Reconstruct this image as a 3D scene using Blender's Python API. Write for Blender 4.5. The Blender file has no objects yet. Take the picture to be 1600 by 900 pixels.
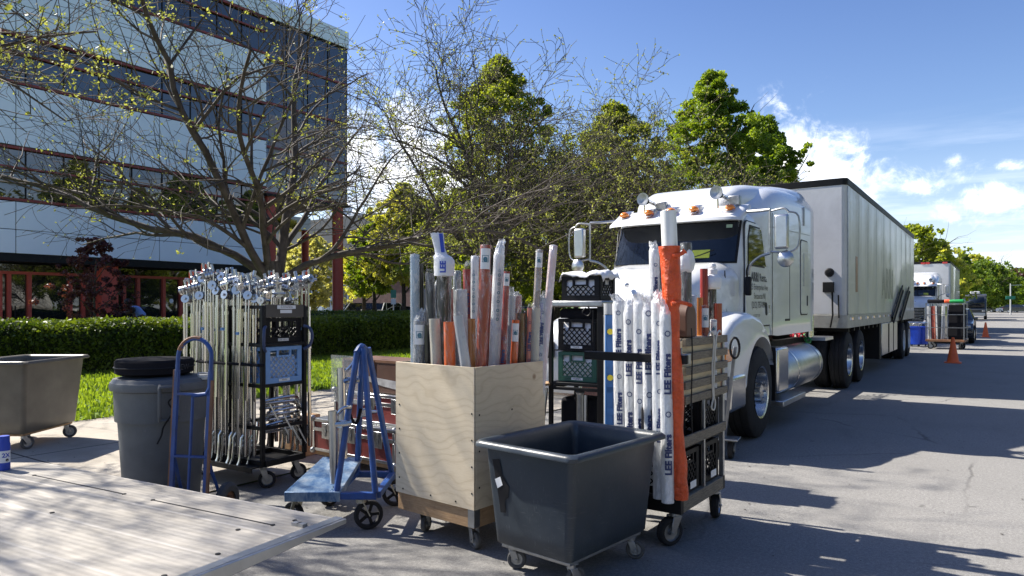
import bpy, bmesh, math, random
import numpy as np
from mathutils import Vector, Matrix, Quaternion, noise as mnoise
PI = math.pi
RAD = math.radians
SC = bpy.context.scene
COL = SC.collection
random.seed(7)

# ------------------------------------------------------------------ camera, world, sun, exposure
FPX, EYE, HY = 1100.0, 1.5, 478.0
YAW = math.atan(757.0 / FPX)
FW = Vector((-math.sin(YAW), math.cos(YAW), 0))
RT = Vector((math.cos(YAW), math.sin(YAW), 0))
cam = bpy.data.cameras.new('camera')
camo = bpy.data.objects.new('camera', cam)
COL.objects.link(camo)
camo.location = (0, 0, EYE)
camo.rotation_euler = (PI / 2, 0, YAW)
cam.sensor_width = 36
cam.lens = 36 * FPX / 1600
cam.shift_y = (HY - 450) / 1600
cam.clip_start = .05
cam.clip_end = 6000
cam.dof.use_dof = False
SC.camera = camo

SUN_EL, SUN_AZ = 45.0, 262.0        # azimuth clockwise from +Y
sd = Vector((math.sin(RAD(SUN_AZ)) * math.cos(RAD(SUN_EL)), math.cos(RAD(SUN_AZ)) * math.cos(RAD(SUN_EL)), math.sin(RAD(SUN_EL))))
SC.view_settings.view_transform = 'Standard'
SC.view_settings.look = 'None'
SC.view_settings.exposure = 1.3
SC.view_settings.gamma = 1
SC.cycles.use_denoising = True
SC.cycles.max_bounces = 7
SC.cycles.transparent_max_bounces = 24
SC.cycles.diffuse_bounces = 3
SC.cycles.glossy_bounces = 4
SC.cycles.sample_clamp_indirect = 6
sun = bpy.data.lights.new('sun', 'SUN')
sun.energy = 5.0
sun.angle = RAD(.6)
sun.color = (1, .94, .84)
suno = bpy.data.objects.new('sun', sun)
COL.objects.link(suno)
suno.rotation_euler = sd.to_track_quat('Z', 'Y').to_euler()
suno.location = (-20, -5, 30)

W = bpy.data.worlds.new('World')
SC.world = W
W.use_nodes = True


class NT:
    """tiny helper for node trees"""
    def __init__(s, tree):
        s.t = tree; s.n = tree.nodes; s.l = tree.links

    def node(s, typ, ins=None, **kw):
        n = s.n.new(typ)
        for k, v in kw.items(): setattr(n, k, v)
        for k, v in (ins or {}).items():
            s.put(n.inputs[k], v)
        return n

    def put(s, sock, v):
        if isinstance(v, bpy.types.NodeSocket): s.l.new(v, sock)
        elif isinstance(v, bpy.types.Node): s.l.new(v.outputs[0], sock)
        else: sock.default_value = v

    def math(s, op, a, b=None, c=None, clamp=False):
        n = s.n.new('ShaderNodeMath'); n.operation = op; n.use_clamp = clamp
        for i, v in enumerate((a, b, c)):
            if v is not None: s.put(n.inputs[i], v)
        return n.outputs[0]

    def ramp(s, fac, stops, interp='LINEAR'):
        n = s.n.new('ShaderNodeValToRGB'); n.color_ramp.interpolation = interp
        e = n.color_ramp.elements
        while len(e) < len(stops): e.new(.5)
        for q, (p, c) in zip(e, stops):
            q.position = p
            q.color = (c, c, c, 1) if isinstance(c, (int, float)) else (*c, 1)
        s.put(n.inputs[0], fac)
        return n.outputs[0]

    def mix(s, fac, a, b, typ='MIX'):
        n = s.n.new('ShaderNodeMix'); n.data_type = 'RGBA'; n.blend_type = typ
        s.put(n.inputs[0], fac)
        for i, v in ((6, a), (7, b)):
            s.put(n.inputs[i], (*v, 1) if isinstance(v, tuple) and len(v) == 3 else v)
        return n.outputs[2]

    def noise(s, vec, scale, detail=4, rough=.55, dist=0, out=0):
        n = s.n.new('ShaderNodeTexNoise')
        if vec is not None: s.put(n.inputs['Vector'], vec)
        n.inputs['Scale'].default_value = scale; n.inputs['Detail'].default_value = detail
        n.inputs['Roughness'].default_value = rough; n.inputs['Distortion'].default_value = dist
        return n.outputs[out]

    def mapping(s, vec, scale=(1, 1, 1), rot=(0, 0, 0), loc=(0, 0, 0)):
        n = s.n.new('ShaderNodeMapping')
        s.put(n.inputs['Vector'], vec)
        n.inputs['Scale'].default_value = scale; n.inputs['Rotation'].default_value = rot; n.inputs['Location'].default_value = loc
        return n.outputs[0]


def build_world():
    t = NT(W.node_tree); t.n.clear()
    sky = t.node('ShaderNodeTexSky', sky_type='NISHITA')
    sky.sun_disc = False
    sky.sun_elevation = RAD(SUN_EL); sky.sun_rotation = RAD(SUN_AZ)
    sky.altitude = 100; sky.air_density = 1.0; sky.dust_density = 1.6; sky.ozone_density = 2.2
    tc = t.node('ShaderNodeTexCoord')
    g = tc.outputs['Generated']
    sp = t.node('ShaderNodeSeparateXYZ', {0: g})
    az = t.math('ARCTAN2', sp.outputs[0], sp.outputs[1])     # clockwise from +Y
    el = t.math('ARCSINE', sp.outputs[2])
    cmb = t.node('ShaderNodeCombineXYZ', {0: az, 1: el, 2: 0.0})

    def ae(px, py):
        v = FW * FPX + RT * (px - 800); v.z = HY - py; v.normalize()
        return math.atan2(v.x, v.y), math.asin(v.z)
    blobs = []
    for px, py, rx, ry in [(1235, 240, 55, 65), (1262, 215, 40, 42), (1300, 262, 70, 55), (1350, 285, 75, 36), (1205, 215, 30, 40),
                           (1545, 312, 50, 26), (1585, 320, 50, 20), (1520, 330, 60, 16), (1495, 268, 30, 12), (1488, 252, 14, 8),
                           (1580, 258, 24, 6), (1440, 292, 40, 10), (640, 215, 70, 70), (610, 300, 90, 90), (560, 250, 60, 80), (700, 300, 60, 60)]:
        big = rx > 44 and ry > 24
        if not big: rx, ry = rx * 1.7, ry * 2.2
        a0, e0 = ae(px, py); a1, _ = ae(px + rx, py); _, e1 = ae(px, py - ry)
        da = t.math('DIVIDE', t.math('SUBTRACT', az, a0), abs(a1 - a0))
        de = t.math('DIVIDE', t.math('SUBTRACT', el, e0), abs(e1 - e0))
        d = t.math('ADD', t.math('MULTIPLY', da, da), t.math('MULTIPLY', de, de))
        soft = t.math('MAXIMUM', t.math('SUBTRACT', 1.0 if big else .3, t.math('MULTIPLY', d, .9)), -2.0)
        blobs.append(soft)
    m = blobs[0]
    for b in blobs[1:]: m = t.math('MAXIMUM', m, b)
    n1 = t.noise(cmb, 22, 12, .68, .35)
    n2 = t.noise(cmb, 9, 4, .6)
    q = t.math('ADD', m, t.math('MULTIPLY', t.math('SUBTRACT', n1, .5), 4.4))
    q = t.math('ADD', q, t.math('MULTIPLY', t.math('SUBTRACT', n2, .5), 2.4))
    mask = t.node('ShaderNodeMapRange', {0: q, 1: -.35, 2: 1.5}, interpolation_type='SMOOTHERSTEP').outputs[0]
    # broad low cloud ring all round the horizon (seen in reflections) and thin streaks
    st = t.noise(t.mapping(cmb, (1.6, 15, 1)), 2.1, 6, .6)
    lowm = t.node('ShaderNodeMapRange', {0: el, 1: .24, 2: .04}).outputs[0]
    stm = t.math('MULTIPLY', t.node('ShaderNodeMapRange', {0: st, 1: .47, 2: .72}).outputs[0], lowm)
    stm = t.math('MULTIPLY', stm, .75)
    shade = t.noise(t.mapping(cmb, (1, 1.5, 1), loc=(.03, .045, 0)), 20, 6, .6)
    ccol = t.ramp(shade, [(.35, (6.4, 7.0, 8.4)), (.62, (12.6, 12.5, 12.2))])
    c = t.mix(1.0, sky.outputs[0], (.93, .98, 1.06), 'MULTIPLY')
    c = t.mix(1.0, c, t.ramp(t.math('DIVIDE', el, 1.2), [(.06, (1.0, 1.0, 1.0)), (.2, (.84, .88, .97)), (.4, (.58, .67, .88)), (.7, (.7, .76, .95))]), 'MULTIPLY')
    c = t.mix(t.math('MULTIPLY', t.math('POWER', lowm, 1.8), .32), c, (9.4, 10.2, 11.4))
    c = t.mix(stm, c, (8.6, 9.0, 9.8))
    c = t.mix(t.math('MULTIPLY', mask, .96), c, ccol)
    bg = t.node('ShaderNodeBackground', {0: c, 1: .076})
    out = t.node('ShaderNodeOutputWorld', {0: bg.outputs[0]})


build_world()


def cw(px, py, Z):
    """world point seen at photo pixel (px, py) at depth Z"""
    v = FW * Z + RT * ((px - 800) / FPX * Z)
    return Vector((v.x, v.y, EYE + (HY - py) * Z / FPX))


def gp(px, py, h=0):
    return cw(px, py, (EYE - h) * FPX / (py - HY))


def onX(px, c):
    d = FW + RT * ((px - 800) / FPX)
    return d.y * c / d.x, c / d.x


# ------------------------------------------------------------------ materials
MATS = {}


def M(key, col=(.5, .5, .5), rough=.5, metal=0, var=.12, scale=6, bump=0, bscale=40, spec=.5, coat=0, vcol=None, rvar=.1, alpha=1,
      dirt=0, stretch=None, scuff=0, vs=None):
    if key in MATS: return MATS[key]
    m = bpy.data.materials.new(key); m.use_nodes = True
    t = NT(m.node_tree); t.n.clear()
    tc = t.node('ShaderNodeTexCoord')
    v = tc.outputs['Object']
    if stretch: v = t.mapping(v, stretch)
    n = t.noise(v, scale, 5, .6)
    if vcol is None:
        a = tuple(max(0, c * (1 - var)) for c in col); b = tuple(min(1, c * (1 + var)) for c in col)
    else: a, b = col, vcol
    s0, s1 = vs or (.3, .7)
    c = t.ramp(n, [(s0, a), (s1, b)])
    if dirt:
        dn = t.noise(v, scale * .6, 8, .7, .6)
        c = t.mix(t.ramp(dn, [(.5, 0.0), (.72, dirt)]), c, tuple(x * .45 + .02 for x in col))
    if scuff:
        for k, (sv, ro) in enumerate((((3, 3, 45), (0, .3, 0)), ((40, 40, 2.5), (.5, 0, 0)))):
            ln = t.ramp(t.noise(t.mapping(tc.outputs['Object'], sv, ro), 4, 6, .7), [(.6, 0.0), (.68, scuff)])
            pt = t.ramp(t.noise(tc.outputs['Object'], 2.6 + k, 3), [(.45, 0.0), (.6, 1.0)])
            c = t.mix(t.math('MULTIPLY', ln, pt), c, tuple(x * .6 + .14 for x in col))
    r = t.math('ADD', t.math('MULTIPLY', t.noise(v, scale * 2.3, 4), rvar * 2), rough - rvar)
    p = t.node('ShaderNodeBsdfPrincipled', {'Base Color': c, 'Roughness': r, 'Metallic': metal, 'Specular IOR Level': spec, 'Coat Weight': coat})
    p.inputs['Coat Roughness'].default_value = .05
    if bump:
        b = t.node('ShaderNodeBump', {'Height': t.noise(v, bscale, 5, .6), 'Strength': bump, 'Distance': .02})
        t.l.new(b.outputs[0], p.inputs['Normal'])
    o = p.outputs[0]
    if alpha < 1:
        tr = t.node('ShaderNodeBsdfTransparent')
        mx = t.node('ShaderNodeMixShader', {0: alpha, 1: tr.outputs[0], 2: o}); o = mx.outputs[0]
    t.node('ShaderNodeOutputMaterial', {0: o})
    MATS[key] = m
    return m


def leafmat(key, ca, cb, trans=.45, scale=.9, tm=(1.9, 1.75, .6)):
    if key in MATS: return MATS[key]
    m = bpy.data.materials.new(key); m.use_nodes = True
    t = NT(m.node_tree); t.n.clear()
    tc = t.node('ShaderNodeTexCoord')
    n = t.noise(tc.outputs['Object'], scale, 3, .6)
    n2 = t.noise(tc.outputs['Object'], scale * 14, 2, .6)
    nn = t.math('ADD', t.math('MULTIPLY', n, .5), t.math('MULTIPLY', n2, .5))
    c = t.ramp(nn, [(.38, ca), (.62, cb)])
    d = t.node('ShaderNodeBsdfPrincipled', {'Base Color': c, 'Roughness': .5, 'Specular IOR Level': .35})
    tl = t.node('ShaderNodeBsdfTranslucent', {0: t.mix(1.0, c, tm, 'MULTIPLY')})
    mx = t.node('ShaderNodeMixShader', {0: trans, 1: d.outputs[0], 2: tl.outputs[0]})
    t.node('ShaderNodeOutputMaterial', {0: mx.outputs[0]})
    MATS[key] = m
    return m


def plasticwrap(key, tint=(.93, .95, .97), op=.075, rough=.1):
    """thin clear poly bag"""
    if key in MATS: return MATS[key]
    m = bpy.data.materials.new(key); m.use_nodes = True
    t = NT(m.node_tree); t.n.clear()
    tc = t.node('ShaderNodeTexCoord'); v = tc.outputs['Object']
    n = t.noise(t.mapping(v, (1, 1, .35)), 26, 6, .65, .4)
    b = t.node('ShaderNodeBump', {'Height': n, 'Strength': .7, 'Distance': .03})
    p = t.node('ShaderNodeBsdfPrincipled', {'Base Color': (*tint, 1), 'Roughness': rough, 'Specular IOR Level': .9, 'Normal': b.outputs[0]})
    tr = t.node('ShaderNodeBsdfTransparent')
    fac = t.math('ADD', t.math('MULTIPLY', t.ramp(n, [(.48, 0.0), (.66, 1.0)]), .3), op - .06, clamp=True)
    mx = t.node('ShaderNodeMixShader', {0: fac, 1: tr.outputs[0], 2: p.outputs[0]})
    t.node('ShaderNodeOutputMaterial', {0: mx.outputs[0]})
    MATS[key] = m
    return m


def custom(key):
    m = bpy.data.materials.new(key); m.use_nodes = True
    t = NT(m.node_tree); t.n.clear(); MATS[key] = m
    return m, t, t.node('ShaderNodeTexCoord').outputs['Object']


def fin(t, c, r, bumpsock=None, strength=.3, dist=.02, metal=0, spec=.5, coat=0):
    p = t.node('ShaderNodeBsdfPrincipled', {'Base Color': c, 'Roughness': r, 'Metallic': metal, 'Specular IOR Level': spec, 'Coat Weight': coat})
    if bumpsock is not None:
        b = t.node('ShaderNodeBump', {'Height': bumpsock, 'Strength': strength, 'Distance': dist})
        t.l.new(b.outputs[0], p.inputs['Normal'])
    t.node('ShaderNodeOutputMaterial', {0: p.outputs[0]})
    return p


# asphalt
mA, t, v = custom('asphalt')
agg = t.mix(.45, t.noise(v, 170, 2, .7), t.noise(v, 48, 3, .75))
blot = t.noise(v, .9, 6, .62)
fine = t.noise(v, 14, 5, .6)
c = t.ramp(agg, [(.3, (.085, .083, .081)), (.5, (.185, .18, .172)), (.7, (.4, .388, .365))])
c = t.mix(t.ramp(blot, [(.35, 0.0), (.7, .5)]), c, (.15, .146, .14))
c = t.mix(t.ramp(fine, [(.45, 0.0), (.8, .4)]), c, (.24, .235, .225))
vo = t.node('ShaderNodeTexVoronoi', {'Vector': t.mix(.16, v, t.noise(v, 1.6, 5, .65, 0, 1)), 'Scale': .42}, feature='DISTANCE_TO_EDGE')
crk = t.node('ShaderNodeMapRange', {0: vo.outputs[0], 1: .0015, 2: .006}).outputs[0]
crm = t.ramp(t.noise(v, .5, 3), [(.45, 0.0), (.6, .9)])
crf = t.math('MULTIPLY', t.math('SUBTRACT', 1.0, crk), crm)
oil = t.ramp(t.noise(t.mapping(v, (1.0, .35, 1)), .8, 7, .7, .4), [(.56, 0.0), (.7, .45)])
c = t.mix(oil, c, (.085, .083, .08))
crf = t.math('MULTIPLY', crf, .7)
c = t.mix(crf, c, (.05, .048, .047))
spots = t.ramp(t.noise(v, 5, 2, .5), [(.72, 0.0), (.78, .6)])
c = t.mix(spots, c, (.06, .058, .055))
h = t.math('SUBTRACT', agg, t.math('MULTIPLY', crf, 1.5))
fin(t, c, .88, h, .35, .006, spec=.25)

# concrete slab
mC, t, v = custom('concrete')
n = t.noise(v, 1.3, 7, .65); f2 = t.noise(v, 90, 3, .6)
c = t.ramp(n, [(.3, (.27, .24, .2)), (.7, (.41, .375, .32))])
c = t.mix(t.ramp(f2, [(.4, 0.0), (.8, .35)]), c, (.18, .16, .14))
st = t.ramp(t.noise(v, 3.2, 8, .75, .5), [(.55, 0.0), (.75, .45)])
c = t.mix(st, c, (.16, .14, .12))
br = t.node('ShaderNodeTexBrick', {'Vector': t.mapping(v, (1, 1, 1), loc=(.7, .4, 0)), 'Scale': .5, 'Mortar Size': .006, 'Brick Width': .9, 'Row Height': .85, 'Color1': (1, 1, 1, 1), 'Color2': (1, 1, 1, 1), 'Mortar': (0, 0, 0, 1)})
br.offset = 0
c = t.mix(br.outputs[1], c, (.06, .055, .05))
fin(t, c, .9, t.math('SUBTRACT', f2, t.math('MULTIPLY', br.outputs[1], 3)), .3, .006, spec=.25)

# lawn
mG, t, v = custom('lawn')
n = t.noise(v, 3, 6, .7); n2 = t.noise(v, 60, 3, .7)
c = t.ramp(n, [(.3, (.05, .10, .012)), (.7, (.13, .2, .025))])
c = t.mix(t.ramp(n2, [(.4, 0.0), (.75, .7)]), c, (.2, .25, .05))
fin(t, c, .9, n2, .6, .03, spec=.2)

# plywood
mP, t, v = custom('plywood')
v2 = t.mapping(v, (1.1, 1.1, .8))
wv = t.node('ShaderNodeTexWave', {'Vector': t.mix(.3, t.mapping(v, (.5, .5, 1)), t.noise(t.mapping(v, (1, 1, 1.3)), 2.2, 2, .5, 0, 1)), 'Scale': 8.0, 'Distortion': 3.4, 'Detail': 1.0, 'Detail Scale': .5}, wave_type='BANDS', bands_direction='Z')
gr = t.noise(t.mapping(v, (3, 3, 60)), 6, 5, .75)
c = t.ramp(wv.outputs['Fac'], [(.0, (.55, .455, .32)), (.12, (.6, .505, .36)), (1.0, (.625, .53, .385))])
c = t.mix(t.ramp(gr, [(.45, 0.0), (.8, .4)]), c, (.34, .25, .15))
kn = t.node('ShaderNodeTexVoronoi', {'Vector': v, 'Scale': 2.7})
c = t.mix(t.ramp(kn.outputs[0], [(.04, .85), (.075, 0.0)]), c, (.22, .13, .07))
sm = t.ramp(t.noise(v, 3, 7, .7), [(.55, 0.0), (.8, .35)])
c = t.mix(sm, c, (.26, .2, .14))
fin(t, c, .62, gr, .15, .004, spec=.35)

# weathered grey boards
mB, t, v = custom('grey_boards')
gr = t.noise(t.mapping(v, (3, 3, 40)), 6, 5, .7)
c = t.ramp(gr, [(.3, (.1, .085, .065)), (.7, (.3, .26, .2))])
fin(t, c, .8, gr, .4, .01, spec=.25)

# timber
mT, t, v = custom('timber')
gr = t.noise(t.mapping(v, (2, 2, 30)), 5, 5, .7, .4)
c = t.ramp(gr, [(.3, (.28, .17, .085)), (.7, (.45, .3, .17))])
c = t.mix(t.ramp(t.noise(v, 5, 6, .7), [(.5, 0.0), (.75, .55)]), c, (.13, .085, .05))
fin(t, c, .7, gr, .3, .006, spec=.3)

# aluminium tread of the lift gate: extruded planks with fine ribs running along X
mL, t, v = custom('lift_gate_aluminium')
sx = t.node('ShaderNodeSeparateXYZ', {0: v})
rib = t.math('SINE', t.math('MULTIPLY', sx.outputs[1], 2 * PI / .034))
pl = t.math('ABSOLUTE', t.math('SUBTRACT', t.math('FRACT', t.math('DIVIDE', sx.outputs[1], .31)), .5))
plk = t.ramp(pl, [(.46, 0.0), (.495, 1.0)])
n = t.noise(v, 2.2, 7, .68); n2 = t.noise(t.mapping(v, (1, 14, 1)), 3, 5, .7)
c = t.ramp(n, [(.3, (.27, .25, .22)), (.7, (.46, .43, .385))])
c = t.mix(t.math('MULTIPLY', t.math('ADD', rib, 1.0), .1), c, (.1, .092, .082))
c = t.mix(t.ramp(n2, [(.45, 0.0), (.8, .5)]), c, (.2, .185, .16))
c = t.mix(t.math('MULTIPLY', plk, .35), c, (.55, .53, .5))
h = t.math('ADD', t.math('MULTIPLY', rib, .5), t.math('MULTIPLY', plk, 2))
fin(t, c, .5, h, .14, .003, metal=.3, spec=.45)

# reflective office glass
mW, t, v = custom('office_glass')
wob = t.noise(v, .35, 2, .5)
fin(t, (.012, .013, .014, 1), .015, wob, .05, .5, spec=.75)
MATS['office_glass'].node_tree.nodes['Principled BSDF'].inputs['IOR'].default_value = 1.75

# trailer side, smooth painted panels with vertical waviness
mS, t, v = custom('trailer_side')
pn = t.noise(t.mapping(v, (1, 1.0, .06)), 2.2, 4, .6)
pj = t.math('SINE', t.math('MULTIPLY', t.node('ShaderNodeSeparateXYZ', {0: v}).outputs[1], 2 * PI / 1.2))
c = t.ramp(t.noise(v, 1.2, 6, .7), [(.3, (.46, .46, .44)), (.7, (.6, .6, .59))])
c = t.mix(t.ramp(t.noise(t.mapping(v, (1, 5, .25)), 2.5, 6, .7), [(.55, 0.0), (.8, .45)]), c, (.3, .28, .24))
fin(t, c, .3, t.math('ADD', pn, t.math('MULTIPLY', pj, .25)), .35, .1, spec=.5, coat=.22)

# hedge body / mulch
M('mulch', (.03, .022, .016), .95, bump=.8, bscale=60)
M('bark', (.075, .065, .055), .9, var=.5, scale=9, bump=.9, bscale=30, spec=.2, stretch=(3, 3, 1))
M('twig', (.065, .054, .046), .8, var=.45, scale=6, spec=.25)
M('panel_blue', (.66, .74, .83), .42, var=.05, scale=.4, spec=.5)
M('red_paint', (.42, .065, .042), .5, var=.12)
M('dark_red', (.2, .03, .025), .5)
M('white_paint', (.63, .645, .66), .3, var=.05, scale=1.2, dirt=.22, coat=.6, rvar=.05)
M('chrome', (.58, .575, .565), .2, 1, var=.05, rvar=.05)
M('alu', (.5, .51, .52), .32, 1, var=.1, scale=9)
M('dull_steel', (.36, .37, .38), .42, 1, var=.2, scale=14, rvar=.15)
M('rubber', (.018, .018, .02), .8, var=.3, bump=.2, spec=.3)
M('grey_rubber', (.07, .07, .07), .75, var=.3)
M('black_metal', (.009, .009, .01), .5, spec=.22, var=.3, dirt=.3)
M('black_plastic', (.01, .01, .012), .55, spec=.25, var=.3)
M('dark_glass', (.008, .012, .02), .03, var=.1, spec=.5, rvar=.01)
M('amber', (.75, .22, .02), .18, var=.1, coat=.6)
M('red_lens', (.5, .02, .015), .2, coat=.6)
M('blue_paint', (.014, .058, .22), .4, var=.25, scale=9, dirt=.6)
M('rust', (.19, .09, .045), .7, var=.3)
M('tub_grey', (.03, .04, .051), scuff=.6, rough=.38, var=.15, scale=3, dirt=.3, spec=.5, bump=.06, bscale=25, rvar=.12)
M('tub_brown', (.1, .091, .073), .4, var=.45, scale=2, dirt=.45, rvar=.1)
M('can_grey', (.1, .108, .115), .55, scuff=.55, var=.15, scale=4, dirt=.4, bump=.05)
M('white_bag', (.72, .73, .75), .35, var=.05, bump=.5, bscale=18)
M('white_cloth', (.72, .72, .74), .85, var=.05, bump=.4, bscale=10)
M('white_label', (.74, .75, .75), .5, var=.03)
M('ink_blue', (.02, .035, .13), .5, var=.1)
M('ink_teal', (.05, .16, .22), .5)
M('ink_grey', (.04, .04, .045), .5)
M('orange_plastic', (.66, .085, .018), .4, var=.22, scale=12, bump=1.0, bscale=26)
M('cone_orange', (.78, .13, .03), .55, var=.1)
M('cardboard', (.3, .2, .12), .8, var=.1)
M('brown_fibre', (.11, .05, .03), .6, var=.15, scale=5, dirt=.3)
M('case_red', (.23, .035, .03), .5, scuff=.6, var=.2, scale=6, dirt=.5)
M('crate_blue', (.17, .33, .6), .45, var=.08)
M('crate_green', (.015, .09, .06), .45, var=.1)
M('crate_black', (.008, .008, .01), .55, spec=.2, var=.1)
M('rope_white', (.6, .58, .52), .8)
M('green_hose', (.02, .3, .08), .4)
M('red_hose', (.5, .03, .05), .4)
M('skin', (.08, .045, .03), .6)
M('shirt_blue', (.2, .3, .6), .85, bump=.3, bscale=12)
M('dark_cloth', (.014, .014, .017), .95, spec=.1)
M('hair', (.008, .007, .007), .7)


# ------------------------------------------------------------------ mesh builder
def frame_of(d):
    d = Vector(d).normalized()
    up = Vector((0, 0, 1)) if abs(d.z) < .95 else Vector((1, 0, 0))
    u = d.cross(up).normalized(); w = u.cross(d).normalized()
    return u, w


class MB:
    def __init__(s): s.v = []; s.f = []

    def add(s, vs, fs, M4=None):
        b = len(s.v)
        s.v += [tuple(M4 @ Vector(p)) if M4 else tuple(p) for p in vs]
        s.f += [tuple(i + b for i in f) for f in fs]
        return s

    def box(s, x0, x1, y0, y1, z0, z1, M4=None):
        v = [(x, y, z) for z in (z0, z1) for y in (y0, y1) for x in (x0, x1)]
        return s.add(v, [(0, 2, 3, 1), (4, 5, 7, 6), (0, 1, 5, 4), (2, 6, 7, 3), (0, 4, 6, 2), (1, 3, 7, 5)], M4)

    def cbox(s, c, d, rot=None):
        M4 = Matrix.Translation(c)
        if rot is not None: M4 = M4 @ (rot.to_matrix().to_4x4() if isinstance(rot, Quaternion) else Matrix.Rotation(rot, 4, 'Z'))
        return s.box(-d[0] / 2, d[0] / 2, -d[1] / 2, d[1] / 2, -d[2] / 2, d[2] / 2, M4)

    def bar(s, a, b, w, h=None):
        """square-section bar from a to b"""
        h = h or w; a = Vector(a); b = Vector(b); u, q = frame_of(b - a)
        v = [a + u * i * w / 2 + q * j * h / 2 for i, j in ((-1, -1), (1, -1), (1, 1), (-1, 1))] + [b + u * i * w / 2 + q * j * h / 2 for i, j in ((-1, -1), (1, -1), (1, 1), (-1, 1))]
        return s.add(v, [(3, 2, 1, 0), (4, 5, 6, 7)] + [(i, (i + 1) % 4, 4 + (i + 1) % 4, 4 + i) for i in range(4)])

    def cyl(s, a, b, r, r2=None, n=14, cap=True):
        r2 = r if r2 is None else r2
        a = Vector(a); b = Vector(b); u, q = frame_of(b - a)
        v = []
        for p, rr in ((a, r), (b, r2)):
            v += [p + (u * math.cos(2 * PI * i / n) + q * math.sin(2 * PI * i / n)) * rr for i in range(n)]
        f = [(i, (i + 1) % n, n + (i + 1) % n, n + i) for i in range(n)]
        f = [tuple(reversed(x)) for x in f]
        if cap: f += [tuple(range(n)), tuple(range(2 * n - 1, n - 1, -1))]
        return s.add(v, f)

    def pipe(s, a, b, r, ri, n=16):
        """hollow tube"""
        u, q = frame_of(Vector(b) - Vector(a)); a = Vector(a); b = Vector(b)
        def ring(p, rr): return [p + (u * math.cos(2 * PI * i / n) + q * math.sin(2 * PI * i / n)) * rr for i in range(n)]
        return s.loft([ring(a, ri), ring(a, r), ring(b, r), ring(b, ri), ring(a, ri)], cap=False)

    def tube(s, pts, r, n=8, cap=True, closed=False):
        P = [Vector(p) for p in pts]; m = len(P)
        rr = r if isinstance(r, (list, tuple)) else [r] * m
        rings = []; u = None
        for i in range(m):
            a = P[(i - 1) % m] if (i > 0 or closed) else P[0]
            b = P[(i + 1) % m] if (i < m - 1 or closed) else P[-1]
            d = (b - a).normalized()
            if u is None: u, _ = frame_of(d)
            u = (u - d * u.dot(d)).normalized(); q = d.cross(u)
            rings.append([P[i] + (u * math.cos(2 * PI * k / n) + q * math.sin(2 * PI * k / n)) * rr[i] for k in range(n)])
        if closed: rings.append(rings[0])
        return s.loft(rings, cap=cap and not closed)

    def loft(s, rings, cap=True, closed=True):
        b = len(s.v); n = len(rings[0])
        for r in rings: s.v += [tuple(p) for p in r]
        for i in range(len(rings) - 1):
            for k in range(n if closed else n - 1):
                k2 = (k + 1) % n
                s.f.append((b + i * n + k, b + i * n + k2, b + (i + 1) * n + k2, b + (i + 1) * n + k))
        if cap:
            s.f.append(tuple(b + k for k in reversed(range(n))))
            s.f.append(tuple(b + (len(rings) - 1) * n + k for k in range(n)))
        return s

    def lathe(s, prof, n=24, a=(0, 0, 0), ax='Z', cap=False):
        rings = []
        for r, z in prof:
            ring = []
            for k in range(n):
                t = 2 * PI * k / n; x, y = r * math.cos(t), r * math.sin(t)
                p = {'Z': (x, y, z), 'X': (z, x, y), 'Y': (y, z, x)}[ax]
                ring.append((p[0] + a[0], p[1] + a[1], p[2] + a[2]))
            rings.append(ring)
        return s.loft(rings, cap=cap)

    def prism(s, poly, ax, a, b, M4=None):
        """extrude polygon along axis: X -> poly is (y,z); Y -> (x,z); Z -> (x,y)"""
        def P(p, c): return {'X': (c, p[0], p[1]), 'Y': (p[0], c, p[1]), 'Z': (p[0], p[1], c)}[ax]
        n = len(poly)
        v = [P(p, a) for p in poly] + [P(p, b) for p in poly]
        return s.add(v, [tuple(reversed(range(n))), tuple(range(n, 2 * n))] + [(i, (i + 1) % n, n + (i + 1) % n, n + i) for i in range(n)], M4)

    def ball(s, c, r, n=12, sq=(1, 1, 1)):
        prof = [(math.sin(PI * i / 8) * r, -math.cos(PI * i / 8) * r) for i in range(1, 8)]
        b = len(s.v)
        s.lathe([(.001, -r)] + prof + [(.001, r)], n)
        for i in range(b, len(s.v)):
            p = s.v[i]; s.v[i] = (p[0] * sq[0] + c[0], p[1] * sq[1] + c[1], p[2] * sq[2] + c[2])
        return s

    def xf(s, M4, start=0):
        s.v[start:] = [tuple(M4 @ Vector(p)) for p in s.v[start:]]
        return s

    def build(s, name, mat, parent=None, smooth=True, bevel=0, seg=2, loc=None, rot=None, sub=0, ang=35, thick=0):
        me = bpy.data.meshes.new(name)
        me.from_pydata(s.v, [], s.f); me.validate(); me.update()
        bm = bmesh.new(); bm.from_mesh(me); bmesh.ops.recalc_face_normals(bm, faces=bm.faces); bm.to_mesh(me); bm.free()
        me.materials.append(MATS[mat] if isinstance(mat, str) else mat)
        if smooth:
            me.shade_smooth()
            me.set_sharp_from_angle(angle=RAD(ang))
        o = bpy.data.objects.new(name, me); COL.objects.link(o)
        if parent: o.parent = parent
        if loc is not None: o.location = loc
        if rot is not None: o.rotation_euler = rot
        if thick:
            d = o.modifiers.new('solid', 'SOLIDIFY'); d.thickness = thick; d.offset = 0
        if bevel:
            d = o.modifiers.new('bevel', 'BEVEL'); d.width = bevel; d.segments = seg; d.limit_method = 'ANGLE'; d.angle_limit = RAD(35)
            d.harden_normals = False
        if sub:
            d = o.modifiers.new('sub', 'SUBSURF'); d.levels = sub; d.render_levels = sub
        return o


def thing(name, label, cat, loc=(0, 0, 0), rz=0, group=None, kind=None):
    o = bpy.data.objects.new(name, None); COL.objects.link(o)
    o.empty_display_size = .2
    o.location = loc; o.rotation_euler = (0, 0, rz)
    return tag(o, label, cat, group, kind)


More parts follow.
